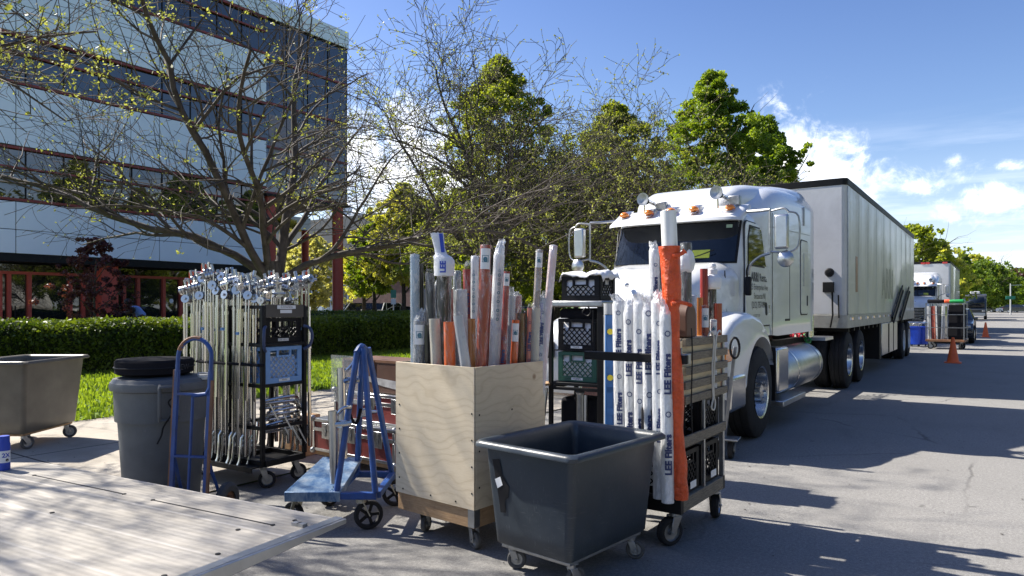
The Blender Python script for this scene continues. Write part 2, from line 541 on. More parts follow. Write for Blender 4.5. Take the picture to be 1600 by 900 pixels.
def tag(o, label=None, cat=None, group=None, kind=None):
    if label: o['label'] = label
    if cat: o['category'] = cat
    if group: o['group'] = group
    if kind: o['kind'] = kind
    return o


def dup(o, loc=None, rz=None, label=None, parent=None, group=None):
    c = o.copy(); COL.objects.link(c)
    if parent is not None: c.parent = parent
    if loc is not None: c.location = loc
    if rz is not None: c.rotation_euler = (0, 0, rz)
    if label: c['label'] = label
    if group: c['group'] = group
    for ch in list(o.children): dup(ch, parent=c)
    return c


def flat(name, mat, parent, verts, faces, **k):
    return MB().add(verts, faces).build(name, mat, parent, smooth=False, **k)


_TX = {}


def text_tris(s, size, bold=0):
    """triangulated, finely cut letters in the xy plane, centred"""
    key = (s, size, bold)
    if key in _TX: return _TX[key]
    cu = bpy.data.curves.new('t', 'FONT'); cu.body = s; cu.size = size; cu.align_x = 'CENTER'; cu.align_y = 'CENTER'
    cu.offset = bold; cu.resolution_u = 3
    o = bpy.data.objects.new('t', cu); COL.objects.link(o)
    me = bpy.data.meshes.new_from_object(o)
    bm = bmesh.new(); bm.from_mesh(me)
    bmesh.ops.triangulate(bm, faces=bm.faces)
    bmesh.ops.subdivide_edges(bm, edges=[e for e in bm.edges if e.calc_length() > size * .22], cuts=2, use_grid_fill=True)
    bmesh.ops.triangulate(bm, faces=bm.faces)
    V = [tuple(v.co) for v in bm.verts]; F = [tuple(v.index for v in f.verts) for f in bm.faces]
    bm.free(); bpy.data.objects.remove(o); bpy.data.curves.remove(cu); bpy.data.meshes.remove(me)
    _TX[key] = (V, F)
    return V, F


def text_on(mb, s, size, fn, bold=0):
    """fn maps (u, v) of the lettering to a point"""
    V, F = text_tris(s, size, bold)
    return mb.add([fn(p[0], p[1]) for p in V], F)


def rrect(x0, x1, y0, y1, r, n=5):
    pts = []
    for cx, cy, a in ((x1 - r, y0 + r, -90), (x1 - r, y1 - r, 0), (x0 + r, y1 - r, 90), (x0 + r, y0 + r, 180)):
        for i in range(n + 1):
            t = RAD(a + 90 * i / n); pts.append((cx + r * math.cos(t), cy + r * math.sin(t)))
    return pts


def arc(cx, cy, r, a0, a1, n):
    return [(cx + r * math.cos(RAD(a0 + (a1 - a0) * i / n)), cy + r * math.sin(RAD(a0 + (a1 - a0) * i / n))) for i in range(n + 1)]


def smoothpath(pts, k=4):
    """Catmull-Rom through points"""
    P = [Vector(p) for p in pts]; out = []
    for i in range(len(P) - 1):
        a, b, c, d = P[max(i - 1, 0)], P[i], P[i + 1], P[min(i + 2, len(P) - 1)]
        for j in range(k):
            t = j / k
            out.append(.5 * ((2 * b) + (c - a) * t + (2 * a - 5 * b + 4 * c - d) * t * t + (3 * b - a - 3 * c + d) * t ** 3))
    out.append(P[-1])
    return out


def quadmesh(name, verts, mat, parent=None):
    """verts: (N,4,3) array of separate quads"""
    n = len(verts); me = bpy.data.meshes.new(name)
    me.vertices.add(n * 4); me.vertices.foreach_set('co', verts.reshape(-1).astype(np.float32))
    me.loops.add(n * 4); me.loops.foreach_set('vertex_index', np.arange(n * 4, dtype=np.int32))
    me.polygons.add(n); me.polygons.foreach_set('loop_start', np.arange(0, n * 4, 4, dtype=np.int32))
    me.polygons.foreach_set('loop_total', np.full(n, 4, dtype=np.int32))
    me.update(calc_edges=True)
    me.materials.append(MATS[mat])
    o = bpy.data.objects.new(name, me); COL.objects.link(o)
    if parent: o.parent = parent
    return o


def leaf_quads(pts, size, rng, upbias=0.0, jitter=.35, aspect=.6):
    """diamond leaves at pts with random orientation"""
    n = len(pts)
    a = rng.normal(size=(n, 3)); a /= np.linalg.norm(a, axis=1)[:, None] + 1e-9
    b = rng.normal(size=(n, 3)); b[:, 2] *= (1 - upbias); a[:, 2] *= (1 - upbias)
    b -= a * (a * b).sum(1)[:, None] / ((a * a).sum(1)[:, None] + 1e-9)
    b /= np.linalg.norm(b, axis=1)[:, None] + 1e-9
    s = size * (1 + jitter * rng.uniform(-1, 1, n))[:, None]
    u = a * s; w = b * s * aspect
    return np.stack([pts - u * .5, pts + w * .5 - u * .05, pts + u * .5, pts - w * .5 - u * .05], axis=1)


# ------------------------------------------------------------------ ground
def sheet(name, poly, z, mat, thick=.0, label=None):
    mb = MB()
    if thick: mb.prism(poly, 'Z', z - thick, z)
    else: mb.add([(x, y, z) for x, y in poly], [tuple(range(len(poly)))])
    o = mb.build(name, mat, smooth=False); o['kind'] = 'structure'
    return o


M('far_grass', (.07, .12, .02), .95, var=.4, scale=.4)
sheet('ground', [(-2500, -1500), (2500, -1500), (2500, 3500), (-2500, 3500)], -.02, 'far_grass')
sheet('road', [(-5.2, -60), (9.0, -60), (9.0, 210), (60, 225), (60, 240), (-60, 240), (-60, 226), (-5.2, 210)], 0, 'asphalt')
sheet('pavement', [(-9.9, -60), (-5.2, -60), (-5.2, 210), (-9.9, 210)], .012, 'concrete')
sheet('lawn', [(-31.9, -60), (-9.9, -60), (-9.75, 3), (-9.9, 9), (-9.7, 14), (-9.9, 40), (-9.9, 210), (-90, 210), (-90, 40), (-31.9, 40)], .02, 'lawn')
sheet('forecourt', [(-33.2, -20), (-26.5, -20), (-26.5, 44), (-60, 44), (-60, 23.9), (-33.2, 23.9)], .03, 'concrete')
sheet('verge', [(9.0, -60), (16, -60), (16, 205), (9.0, 205)], .03, 'lawn')
k = MB().box(-5.42, -5.2, 11, 200, 0, .12); k.box(9.0, 9.2, -50, 204, 0, .12)
o = k.build('kerb', 'concrete', bevel=.02); o['kind'] = 'structure'
mS2 = sheet('car_park', [(-75, 44.2), (-30, 44.2), (-30, 49.8), (-75, 49.8)], .04, 'asphalt')

# grass blades near the paving
rng = np.random.default_rng(3)
leafmat('grass_blade', (.06, .11, .015), (.18, .25, .035), .5, 1.2)
n = 60000
gx = rng.uniform(-16.5, -9.7, n); gy = rng.uniform(-2, 26, n)
keep = rng.random(n) < np.clip(1.25 - (gy / 30), .2, 1); gx = gx[keep]; gy = gy[keep]; n = len(gx)
h = rng.uniform(.03, .085, n); w = rng.uniform(.012, .03, n); an = rng.uniform(0, PI, n)
dx = np.cos(an) * w; dy = np.sin(an) * w; lx = rng.normal(0, .02, n); ly = rng.normal(0, .02, n)
z0 = np.full(n, .02)
q = np.stack([np.stack([gx - dx, gy - dy, z0], 1), np.stack([gx + dx, gy + dy, z0], 1),
              np.stack([gx + dx * .3 + lx, gy + dy * .3 + ly, z0 + h], 1), np.stack([gx - dx * .3 + lx, gy - dy * .3 + ly, z0 + h], 1)], 1)
o = quadmesh('grass', q, 'grass_blade'); tag(o, 'short bright lawn grass between the hedge and the paving', 'grass', kind='stuff')


rng = np.random.default_rng(9); n = 900
lx = rng.uniform(-9, 5, n); ly = rng.uniform(2.2, 22, n); P_ = np.stack([lx, ly, np.where(lx < -5.2, .016, .004)], 1)
q = leaf_quads(P_, .022, rng, upbias=.93, aspect=.7); q[:, :, 2] = np.maximum(q[:, :, 2], P_[:, None, 2] + .0015)
o = quadmesh('fallen_bits', q, 'mulch'); tag(o, 'small dry leaf bits and grit scattered over the road and paving', 'litter', kind='stuff')


# ------------------------------------------------------------------ the office building (red frames, pale blue bands)
def office():
    X = -32.6
    b = thing('office_building', 'low office building with pale blue bands, dark windows and red trim', 'building', (X, 0, 0))
    Y0, Y1, Y2 = 9.6, 23.9, 29.8
    H = 18.2
    # core walls behind everything
    MB().box(-16, -.45, Y0, Y1, 3.3, H).build('wall', 'black_metal', b, smooth=False)
    # pale bands
    def band(y0, y1, z0, z1, x1=0, w=5.92):
        mb = MB(); y = y1
        while y > y0 + .1:
            ya = max(y0, y - w)
            for za, zb in ((z0, z0 + (z1 - z0) * .46), (z0 + (z1 - z0) * .46, z1)):
                mb.box(-.44, x1, ya + .015, y - .015, za + .012, zb - .012)
            y = ya
        mb.build('panel_band', 'panel_blue', b, bevel=.01, seg=1)
        MB().box(-.43, x1 - .05, y0, y1, z0 - .02, z1 + .02).build('panel_backing', 'black_metal', b, smooth=False)
    band(Y0, Y1, 3.62, 5.72)
    band(Y0, Y1, 7.98, 10.45)
    band(Y0, Y1, 12.55, 15.1)
    band(Y0, Y2, 17.2, H)
    # soffit edge under the first band
    MB().box(-.42, .02, Y0, Y1, 3.3, 3.6).build('soffit', 'black_metal', b, smooth=False)
    def strip(y0, y1, z0, z1):
        n = round((y1 - y0) / 1.48); w = (y1 - y0) / n
        for i in range(n):
            a = y0 + i * w; zm = z0 + (z1 - z0) * .62
            g = MB().box(-.3, -.16, a + .03, a + w - .03, z0, z1).build('window', 'office_glass', b, smooth=False)
            for zz, dz, xo in ((z0, .05, .03), (z1, .05, .03), (zm, .04, -.02)): MB().box(-.12, xo, a + .0005, a + w - .0005, zz - dz, zz + dz).build('window_rail', 'dark_red', g, smooth=False)
            MB().box(-.2, -.125, a - .025, a + .025, z0 + .051, z1 - .051).build('mullion', 'black_metal', g, smooth=False)
        MB().box(-.42, -.31, y0, y1, z0, z1).build('window_backing', 'black_metal', b, smooth=False)
    strip(Y0, Y1, 5.8, 7.9)
    strip(Y0, Y1, 10.53, 12.47)
    strip(Y0, Y1, 15.18, 17.12)
    # raised glazed wing beyond
    MB().box(-14, -.21, Y1 + .01, Y2, 7.64, 17.2).build('raised_wing', 'office_glass', b, smooth=False)
    MB().box(-14, .02, Y1 + .01, Y2 + .02, 7.5, 7.63).build('wing_soffit', 'black_metal', b, smooth=False)
    r = MB()
    for z in (7.7, 10.2, 12.6, 15.0):
        r.box(-.205, -.12, Y1 + .01, Y2 + .03, z - .06, z + .06)
    r.build('wing_rail', 'dark_red', b, smooth=False)
    MB().box(-.205, -.19, Y1 + .3, Y2 - .9, 9.0, 12.0).build('wing_reflection', M('pink_reflection', (.2, .17, .18), .3, var=.05), b, smooth=False)  # pinkish reflection in the wing glass, put in as a coloured sheet
    y = Y2
    while y > Y1: MB().box(-.205, -.17, y - .03, y, 7.7, 17.1).build('wing_mullion', 'black_metal', b, smooth=False); y -= 1.48
    # lower volume behind, on columns
    MB().box(-22, -6.1, Y1 + .05, 31.9, 6.65, 7.49).build('rear_volume', 'office_glass', b, smooth=False)
    for (x, y, rr, zt) in ((-.45, 29.3, .33, 7.5), (-.4, 24.4, .33, 7.5), (-6.3, 31.6, .25, 6.65), (-6.3, 25.5, .25, 6.65)):
        MB().cyl((x, y, 0), (x, y, zt), rr, n=24).build('column', 'red_paint', b)
    # ground floor
    MB().box(-16, -1.2, Y0, Y1, 0, 3.3).build('ground_floor_wall', 'black_metal', b, smooth=False)
    MB().box(-1.18, -1.1, Y0, Y1 - .02, .02, 3.25).build('shopfront_glass', 'office_glass', b, smooth=False)
    f = MB()
    yy = [onX(p, X - 1)[0] for p in (0, 14, 46, 110, 130, 148, 194, 216, 256, 283, 306, 340, 375, 400)]
    for i, y in enumerate(yy):
        f.box(-1.1, -.95, y - .07, y + .07, .02, 2.9)
    f.box(-1.09, -.96, Y0, yy[-1], 2.82, 2.94)
    f.box(-1.09, -.96, yy[2], yy[5], .55, .68); f.box(-1.09, -.96, yy[6], yy[8], .55, .68)
    f.build('door_frame', 'red_paint', b, smooth=False)
    for y in (yy[1] + .2, yy[9] + .2, yy[10] - .3):
        MB().bar((-.92, y, 1.0), (-.92, y, 1.5), .04).build('door_handle', 'black_metal', b)
    ya, yb = onX(158, X - .3)[0], onX(184, X - .3)[0]
    MB().box(-.95, -.25, ya, yb, 0, 3.3).build('square_pillar', 'red_paint', b, smooth=False)
    dots = MB()
    for p, z in ((291, 1.75), (291, .85), (268, 1.75), (268, .85)):
        y = onX(p, X - 1.08)[0]; dots.cyl((-1.095, y, z), (-1.09, y, z), .11, n=12)
    dots.build('door_sticker', 'white_label', b, smooth=False)


office()


# ------------------------------------------------------------------ hedge
def hedge(name, label, x0, x1, y0, y1, H, n, seed):
    rng = np.random.default_rng(seed)
    hd = thing(name, label, 'hedge', (0, 0, 0))
    prof = []
    for a in np.linspace(0, PI / 2, 6): prof.append((x1 - .28 + .28 * math.cos(a) - .08, H - .28 + .28 * math.sin(a) - .06))
    prof2 = [(x0 + (x1 - px), pz) for px, pz in reversed(prof)]
    poly = [(x0 + .15, .02)] + [(x1 - .15, .02)] + prof + prof2
    mb = MB(); rings = []
    for y in np.arange(y0, y1 + .1, .4): rings.append([(px, y, pz) for px, pz in poly])
    mb.loft(rings).build('hedge_core', M('hedge_core', (.012, .022, .006), .95), hd, smooth=False)
    # leaves over the outside
    per = [(x1 - .08, .05), (x1 - .02, H - .3), (x1 - .1, H - .1), (x1 - .3, H), (x0 + .3, H), (x0, H - .3), (x0, .1)]
    seg = [math.dist(per[i], per[i + 1]) for i in range(len(per) - 1)]
    wts = np.array(seg) * np.array([1, 1.2, 1.4, 1.0, .5, .15]); wts /= wts.sum()
    si = rng.choice(len(seg), n, p=wts); tt = rng.random(n)
    A = np.array(per)[si]; B = np.array(per)[si + 1]; P = A + (B - A) * tt[:, None]
    y = rng.uniform(y0, y1, n)
    lump = np.array([mnoise.noise((a * 1.3, b * 1.3, c * 1.3)) for a, b, c in zip(P[:, 0], y, P[:, 1])]) * .09
    nrm = np.stack([B[:, 1] - A[:, 1], -(B[:, 0] - A[:, 0])], 1); nrm /= np.linalg.norm(nrm, axis=1)[:, None]
    P = P + nrm * (lump + rng.normal(0, .035, n))[:, None]
    pts = np.stack([P[:, 0], y, P[:, 1]], 1)
    quadmesh('hedge_leaves', leaf_quads(pts, .085, rng), 'hedge_leaf', hd)


leafmat('hedge_leaf', (.03, .06, .008), (.13, .18, .02), .3, .8)
hedge('clipped_hedge', 'long clipped green hedge in front of the office building', -18.9, -16.4, -1, 26.5, 1.11, 95000, 5)
hedge('clipped_hedge', 'second clipped hedge farther back under the red columns', -26.5, -24.6, 16, 44, 1.2, 22000, 6)
sheet('planting_bed', [(-19.2, -1.2), (-15.9, -1.2), (-15.95, 8), (-15.7, 14), (-15.9, 26.8), (-19.2, 26.8)], .03, 'mulch')


# ------------------------------------------------------------------ trees
class Tw:
    def __init__(s, seed): s.r = random.Random(seed); s.mb = MB(); s.tk = MB(); s.tips = []; s.nodes = []

    def grow(s, p, d, L, r, lev, maxlev, seg, up, wig, kids, ratio=.6, ang=(30, 65), trunk=False, minr=.005):
        R = s.r
        n = max(2, int(L / seg)); pts = [p.copy()]; rad = [r]
        for i in range(n):
            d = (d + Vector((R.gauss(0, wig), R.gauss(0, wig), R.gauss(0, wig) + up))).normalized()
            p = p + d * (L / n); rr = max(minr, r * (1 - .72 * (i + 1) / n))
            pts.append(p.copy()); rad.append(rr)
            if lev < maxlev and (i > 0 or lev > 1):
                k = kids[lev]; c = int(k) + (1 if R.random() < k - int(k) else 0)
                for _ in range(c):
                    u, q = frame_of(d); t = R.uniform(0, 2 * PI); a = RAD(R.uniform(*ang))
                    cd = (d * math.cos(a) + (u * math.cos(t) + q * math.sin(t)) * math.sin(a)).normalized()
                    if lev <= 2 and cd.z < .12: cd.z = .12 + abs(cd.z) * .35; cd.normalize()
                    cL = L * ratio * R.uniform(.65, 1.15) * (1 - .35 * i / n)
                    s.grow(p.copy(), cd, cL, rr * R.uniform(.5, .68), lev + 1, maxlev, max(.09, seg * .75), up * .7, wig * 1.05, kids, ratio, ang, minr=minr)
        if lev >= maxlev - 1: s.tips.append((p.copy(), d.copy()))
        if lev == maxlev: s.nodes += [(q, d) for q in pts[1:-1]]
        tgt = s.tk if trunk else s.mb
        tgt.tube(pts, rad, n=10 if r > .08 else (6 if r > .03 else (4 if r > .012 else 3)), cap=False)


def bare_tree(name, label, x, y, seed, limbs, kids=(0, 1.3, 1.5, 1.6, 1.2), trunk=None, tipleaf=.25, bud=.5, lscale=1, group=None, R0=.17, maxlev=4, minr=.006, L=4.6):
    T = thing(name, label, 'tree', (x, y, .02), 0, group)
    g = Tw(seed)
    tr = trunk or [(0, 0, -.02), (.02, 0, .6), (0, .03, 1.3), (.03, 0, 2.0)]
    pts = smoothpath(tr, 4); g.tk.tube(pts, [R0 * (1.25 - .35 * i / (len(pts) - 1)) for i in range(len(pts))], n=12, cap=False)
    top = pts[-1]
    for (dx, dy, dz, ll, rr) in limbs:
        g.grow(top - Vector((0, 0, .12 + .5 * g.r.random())), Vector((dx, dy, dz * 1.45)).normalized(), L * ll, R0 * rr * .66, 1, maxlev, .36, -.012, .13, kids, trunk=False, minr=minr)
    g.tk.build('trunk', 'bark', T)
    g.mb.build('crown', 'twig', T, ang=80)
    rng = np.random.default_rng(seed)
    P = []; D = []; Q = []; rr = g.r
    for q, d in g.tips + g.nodes[::2]:
        if rr.random() < tipleaf * (3.0 if mnoise.noise(q * .6 + Vector((seed, 0, 0))) > .2 else .1):
            for _ in range(rr.randint(9, 16)):
                dd = Vector((rr.gauss(0, 1), rr.gauss(0, 1), rr.gauss(.3, .8))).normalized(); P.append(q + dd * .03 + Vector((rr.gauss(0, .045), rr.gauss(0, .045), rr.gauss(0, .03)))); D.append(dd)
        elif rr.random() < bud:
            for _ in range(2): Q.append(q + Vector((rr.gauss(0, .012), rr.gauss(0, .012), rr.gauss(0, .012))))
    A = []
    if P:
        P = np.array([tuple(x) for x in P]); D = np.array([tuple(x) for x in D]); n = len(P)
        s = rng.normal(size=(n, 3)); s -= D * (s * D).sum(1)[:, None]; s /= np.linalg.norm(s, axis=1)[:, None] + 1e-9
        L_ = (.056 * lscale * rng.uniform(.6, 1.25, n))[:, None]; w_ = L_ * .26
        A.append(np.stack([P - D * L_ * .4, P + s * w_, P + D * L_ * .6, P - s * w_], 1))
    if Q: A.append(leaf_quads(np.array([tuple(x) for x in Q]), (.05 if tipleaf == 0 else .036) * lscale, rng, aspect=.6))
    if A: quadmesh('leaves', np.concatenate(A), 'spring_leaf', T)
    return T


leafmat('spring_leaf', (.15, .18, .045), (.3, .33, .09), .5, .8, (1.5, 1.4, .8))
sidewards = [(-.7, -.5, .8, 1.05, .62), (.45, .6, 1.0, 1.15, .7), (-.3, .75, 1.0, 1.05, .55), (.85, -.2, .95, 1.1, .55), (.1, -.85, .8, 1.0, .55), (-.1, .1, 1, 1.1, .6)]
bare_tree('budding_tree', 'nearest budding tree with yellow-green leaf tufts spreading over the office front', -11, 8.2, 11,
          [(-.7, -.75, 1.0, 1.25, .62), (.35, .5, 1.05, 1.15, .75), (-.35, .8, .9, 1.0, .55), (.75, .6, .7, 1.15, .55), (-.2, -.95, .8, 1.35, .6), (.1, -.1, 1, .95, .6)],
          trunk=[(.12, .05, -.02), (.08, 0, .6), (.0, .02, 1.3), (-.02, -.03, 2.3)], tipleaf=.1, bud=.3, R0=.2, kids=(0, .92, .9, .9, 0), minr=.0045, group='young trees with hardly any leaves along the street')
bare_tree('budding_tree', 'budding tree at the left edge reaching in over the grey bin', -10.9, .7, 23,
          [(.25, .95, .85, 1.3, .6), (-.5, .6, 1.1, 1.0, .6), (.5, .3, 1.0, 1.1, .55), (.4, -.4, 1.0, 1.1, .6)],
          trunk=[(0, 0, -.02), (.02, 0, .9), (0, .03, 1.9), (.03, 0, 3.3)], tipleaf=.1, bud=.3, R0=.2, kids=(0, 1.05, 1.1, 1.1, 0), minr=.0045, group='young trees with hardly any leaves along the street')
bare_tree('budding_tree', 'tall nearly bare tree behind the plywood crate, reaching above the frame', -11.1, 15.1, 37,
          [(-.6, -.5, 1.0, 1.1, .6), (.55, .55, 1.0, 1.1, .65), (-.3, .6, 1.0, 1.0, .55), (.7, -.5, 1.0, 1.05, .5), (.05, 0, 1, 1.25, .75)],
          trunk=[(0, 0, -.02), (.05, 0, .8), (.0, .05, 1.6), (0, 0, 2.4)], tipleaf=.0, bud=.9, L=5.0, R0=.17, kids=(0, 1.0, .95, 1.0, 0), minr=.007, group='young trees with hardly any leaves along the street')
bare_tree('budding_tree', 'shorter nearly bare tree just left of the white tractor cab', -11, 21.6, 41, sidewards,
          tipleaf=.0, bud=.9, L=5.6, R0=.16, kids=(0, 1.05, 1.1, 1.1, 0), minr=.006, lscale=1.3, group='young trees with hardly any leaves along the street')
bare_tree('budding_tree', 'farther nearly bare tree seen over the tractor roof', -10.6, 27.5, 43, sidewards,
          tipleaf=.0, bud=.9, L=4.5, R0=.16, kids=(0, 1, 1, 1, 0), minr=.01, lscale=1.5, group='young trees with hardly any leaves along the street')


def leafy_mesh(seed, H, Rw, z0, shape, nclump, per, size, mat, parent, spread=.42):
    """crown of leaf-sized faces gathered in clumps; shape gives radius as a function of height 0..1"""
    rng = np.random.default_rng(seed); pts = []
    nclump = int(nclump * 1.7); per *= .5; spread *= .8
    for i in range(nclump):
        t = rng.random() ** .85; r = Rw * shape(t) * (rng.random() ** .45) * rng.uniform(.62, 1.18)
        a = rng.uniform(0, 2 * PI); cz = z0 + (H - z0) * t
        r *= 1 + .5 * mnoise.noise((math.cos(a) * 1.6 + seed, math.sin(a) * 1.6, cz * .7))
        c = np.array([r * math.cos(a), r * math.sin(a), cz])
        s = spread * rng.uniform(.6, 1.25) * (1.15 - .4 * t)
        k = int(per * rng.uniform(.6, 1.3))
        d = rng.normal(size=(k, 3)); d /= np.linalg.norm(d, axis=1)[:, None]
        d *= (rng.random(k) ** .45)[:, None] * s
        d[:, 2] *= .75
        pts.append(c + d)
    pts = np.concatenate(pts)
    return quadmesh('crown', leaf_quads(pts, size, rng, aspect=.75), mat, parent)


def leafy_tree(name, label, x, y, H, Rw, z0, seed, mat, shape, nclump=170, per=110, size=.17, tr=.18, group='leafy trees behind the street trees', spread=.42):
    T = thing(name, label, 'tree', (x, y, .02), 0, group)
    g = Tw(seed)
    g.tk.tube([(0, 0, -.05), (.05, .02, H * .2), (0, 0, H * .45), (.03, .05, H * .8)], [tr, tr * .8, tr * .5, .03], n=10, cap=False)
    for i in range(9):
        a = i * 2.4; z = z0 * .75 + (H - z0) * .07 * i
        g.grow(Vector((0, 0, z)), Vector((math.cos(a), math.sin(a), .9)).normalized(), Rw * 1.0 * max(.35, shape(min(1, max(0, (z - z0) / (H - z0)))) + .2), tr * .35, 1, 2, .5, .04, .12, (0, .8, 0))
    g.tk.build('trunk', 'bark', T); g.mb.build('limbs', 'bark', T)
    leafy_mesh(seed, H, Rw, z0, shape, nclump, per, size, mat, T, spread)
    return T


cone = lambda t: max(.12, (1 - t ** 2.3) ** .75) * min(1, .65 + t * 2.0) * (1 + .1 * math.sin(t * 19))
oval = lambda t: max(.08, math.sqrt(max(0, 1 - (2 * t - .85) ** 2 / 1.35)))
leafmat('maple_green', (.06, .12, .01), (.2, .27, .03), .52, .7)
leafmat('olive_green', (.1, .14, .018), (.25, .3, .045), .55, .7)
leafmat('pale_green', (.22, .27, .05), (.44, .44, .14), .58, .7)
leafmat('blossom_leaf', (.26, .27, .13), (.45, .45, .27), .5, .7)
leafmat('dark_green', (.05, .1, .012), (.15, .22, .03), .4, .5)
leafmat('purple_leaf', (.035, .012, .016), (.1, .03, .04), .35, .9)
p = cw(1112, 478, 33)
leafy_tree('maple_tree', 'full bright green maple with a pointed top above the tractor roof', p.x, p.y, 12.3, 3.6, 2.6, 51, 'maple_green', cone, 430, 330, .115)
p = cw(1192, 478, 38)
leafy_tree('maple_tree', 'lower bright green maple sloping down to the trailer front', p.x, p.y, 11.6, 3.3, 2.5, 52, 'maple_green', cone, 360, 330, .12)
p = cw(778, 478, 27)
leafy_tree('maple_tree', 'pointed olive green tree directly behind the plywood crate', p.x, p.y, 10.9, 3.3, 2.0, 53, 'olive_green', cone, 350, 260, .105)
p = cw(962, 478, 30)
leafy_tree('maple_tree', 'olive green tree behind the left mirror of the tractor', p.x, p.y, 10.0, 3.5, 2.0, 54, 'olive_green', cone, 350, 260, .11)
p = cw(868, 478, 31)
leafy_tree('maple_tree', 'broad low green tree above the black milk crates', p.x, p.y, 7.2, 3.0, 1.6, 55, 'olive_green', oval, 190, 240, .12)
p = cw(712, 478, 46)
leafy_tree('maple_tree', 'green low tree between the pale tree and the tall wrapped rolls', p.x, p.y, 8.6, 3.3, 2.2, 56, 'olive_green', oval, 230, 260, .14)
p = cw(630, 478, 46)
leafy_tree('linden_tree', 'pale yellow-green tree with a forked trunk beyond the hedge', p.x, p.y, 9.4, 2.9, 2.9, 57, 'pale_green', cone, 330, 260, .13)
p = cw(584, 478, 47)
leafy_tree('linden_tree', 'small green tree left of the pale one beyond the hedge', p.x, p.y, 6.9, 1.9, 2.3, 58, 'maple_green', oval, 130, 120, .18)
p = cw(568, 478, 50)
leafy_tree('linden_tree', 'small bright green tree just right of the red column', p.x, p.y, 7.0, 1.6, 2.2, 59, 'pale_green', oval, 90, 100, .2)
p = cw(490, 478, 60)
leafy_tree('linden_tree', 'yellowish blossoming tree seen between the red columns', p.x, p.y, 7.3, 3.4, 1.2, 60, 'blossom_leaf', oval, 150, 110, .24)
p = cw(452, 478, 58)
leafy_tree('linden_tree', 'yellowish bush-like tree behind the trunk of the nearest tree', p.x, p.y, 5.6, 2.4, .6, 61, 'blossom_leaf', oval, 100, 100, .24)

# far right: trees along the street beyond the trailer
farright = [
    (1428, 75, 9.9, 4.2, 'olive_green', oval, 'yellow-green tree rising behind the rear of the long trailer'),
    (1470, 95, 9.6, 3.8, 'pale_green', oval, 'loose yellow-green tree above the box of the second truck'),
    (1505, 120, 10.2, 3.0, 'maple_green', cone, 'narrow tree right of the second truck box'),
    (1522, 175, 14.0, 6.0, 'pale_green', oval, 'pale round tree behind the dark van'),
    (1541, 165, 12.0, 6.4, 'dark_green', oval, 'big dark round tree at the end of the street'),
    (1562, 185, 11.0, 5.0, 'maple_green', oval, 'green tree behind the street sign pole'),
    (1588, 230, 13.5, 7.0, 'purple_leaf', oval, 'purple-leaved tree at the right edge'),
    (1604, 210, 9.5, 6.0, 'maple_green', oval, 'green tree under the purple one at the right edge'),
    (1572, 250, 14, 7.0, 'maple_green', oval, 'far green tree over the parked cars')]
for i, (px, Z, H, Rw, mt, sh, lb) in enumerate(farright):
    p = cw(px, 478, Z)
    leafy_tree('street_tree', lb, p.x, p.y, H, Rw, 1.3, 70 + i, mt, sh, 150, 90, .22 + Z * .0016, .25, 'trees along the far end of the street', .2 * Rw)
# trees far behind the trailer and to the left so the skyline is closed
for i, (px, Z, H) in enumerate(((1250, 62, 7.5), (1310, 75, 7), (1375, 95, 9), (520, 110, 5), (590, 120, 5), (690, 100, 6), (760, 90, 7), (850, 80, 7), (1000, 70, 7.5))):
    p = cw(px, 478, Z)
    leafy_tree('background_tree', 'dark green tree in the distance, %s' % ('behind the tractor and trailer', 'behind the trailer', 'behind the trailer rear', 'far beyond the red columns', 'far behind the pale tree', 'far behind the wrapped rolls', 'far behind the plywood crate', 'far behind the shelf cart', 'far behind the left mirror')[i],
               p.x, p.y, H, H * .6, .4, 90 + i, 'dark_green', oval, 90, 90, .45, .2, 'distant trees closing the skyline', .9)

# purple Japanese maple before the office front
p = cw(147, 478, 24)
T = leafy_tree('japanese_maple', 'small dark purple maple in front of the office doors', p.x, p.y, 3.75, 1.25, .9, 81, 'purple_leaf', lambda t: max(.1, math.sqrt(max(0, 1 - (2 * t - .75) ** 2 / 1.7))), 90, 90, .09, .07, 'leafy shrubs by the office', .2)


# ------------------------------------------------------------------ shared small parts
def caster(par, x, y, ztop, R, yaw=0, w=.035, tyre='rubber', hub='dull_steel', name='caster', z0=0):
    """fork with its wheel below a deck, wheel touching z = z0 in the parent's space"""
    off = R * .45
    c, s_ = math.cos(yaw), math.sin(yaw)
    def tr(px, py, pz): return (x + px * c - py * s_, y + px * s_ + py * c, pz)
    zc = z0 + R
    mb = MB(); M4 = Matrix.Translation((x, y, 0)) @ Matrix.Rotation(yaw, 4, 'Z')
    mb.box(-R * .55, R * .55, -R * .5, R * .5, ztop - .006, ztop, M4)
    mb.cyl(tr(0, 0, ztop - .006), tr(0, 0, ztop - .03), R * .42, n=14)
    for q in (-1, 1):
        yy = q * (w / 2 + .008)
        mb.prism([(-R * .35, ztop - .025), (R * .4, ztop - .025), (off + .018, zc - .015), (off - .018, zc - .015)], 'Y', yy - .003, yy + .003, M4)
    mb.cyl(tr(off, -w / 2 - .016, zc), tr(off, w / 2 + .016, zc), .009, n=8)
    f = mb.build(name, hub, par, bevel=.002, seg=1)
    t = MB(); prof = [(R * .66, -w / 2), (R * .9, -w / 2), (R, -w * .28), (R, w * .28), (R * .9, w / 2), (R * .66, w / 2), (R * .66, -w / 2)]
    t.lathe(prof, 26, ax='Y')
    t.build('tyre', tyre, f, loc=tr(off, 0, zc), rot=(0, 0, yaw))
    h = MB().lathe([(.001, -w * .42), (R * .22, -w * .46), (R * .25, -w * .2), (R * .6, -w * .2), (R * .66, -w * .44), (R * .66, w * .44), (R * .6, w * .2), (R * .25, w * .2), (R * .22, w * .46), (.001, w * .42)], 20, ax='Y')
    h.build('rim', hub, f, loc=tr(off, 0, zc), rot=(0, 0, yaw))
    return f


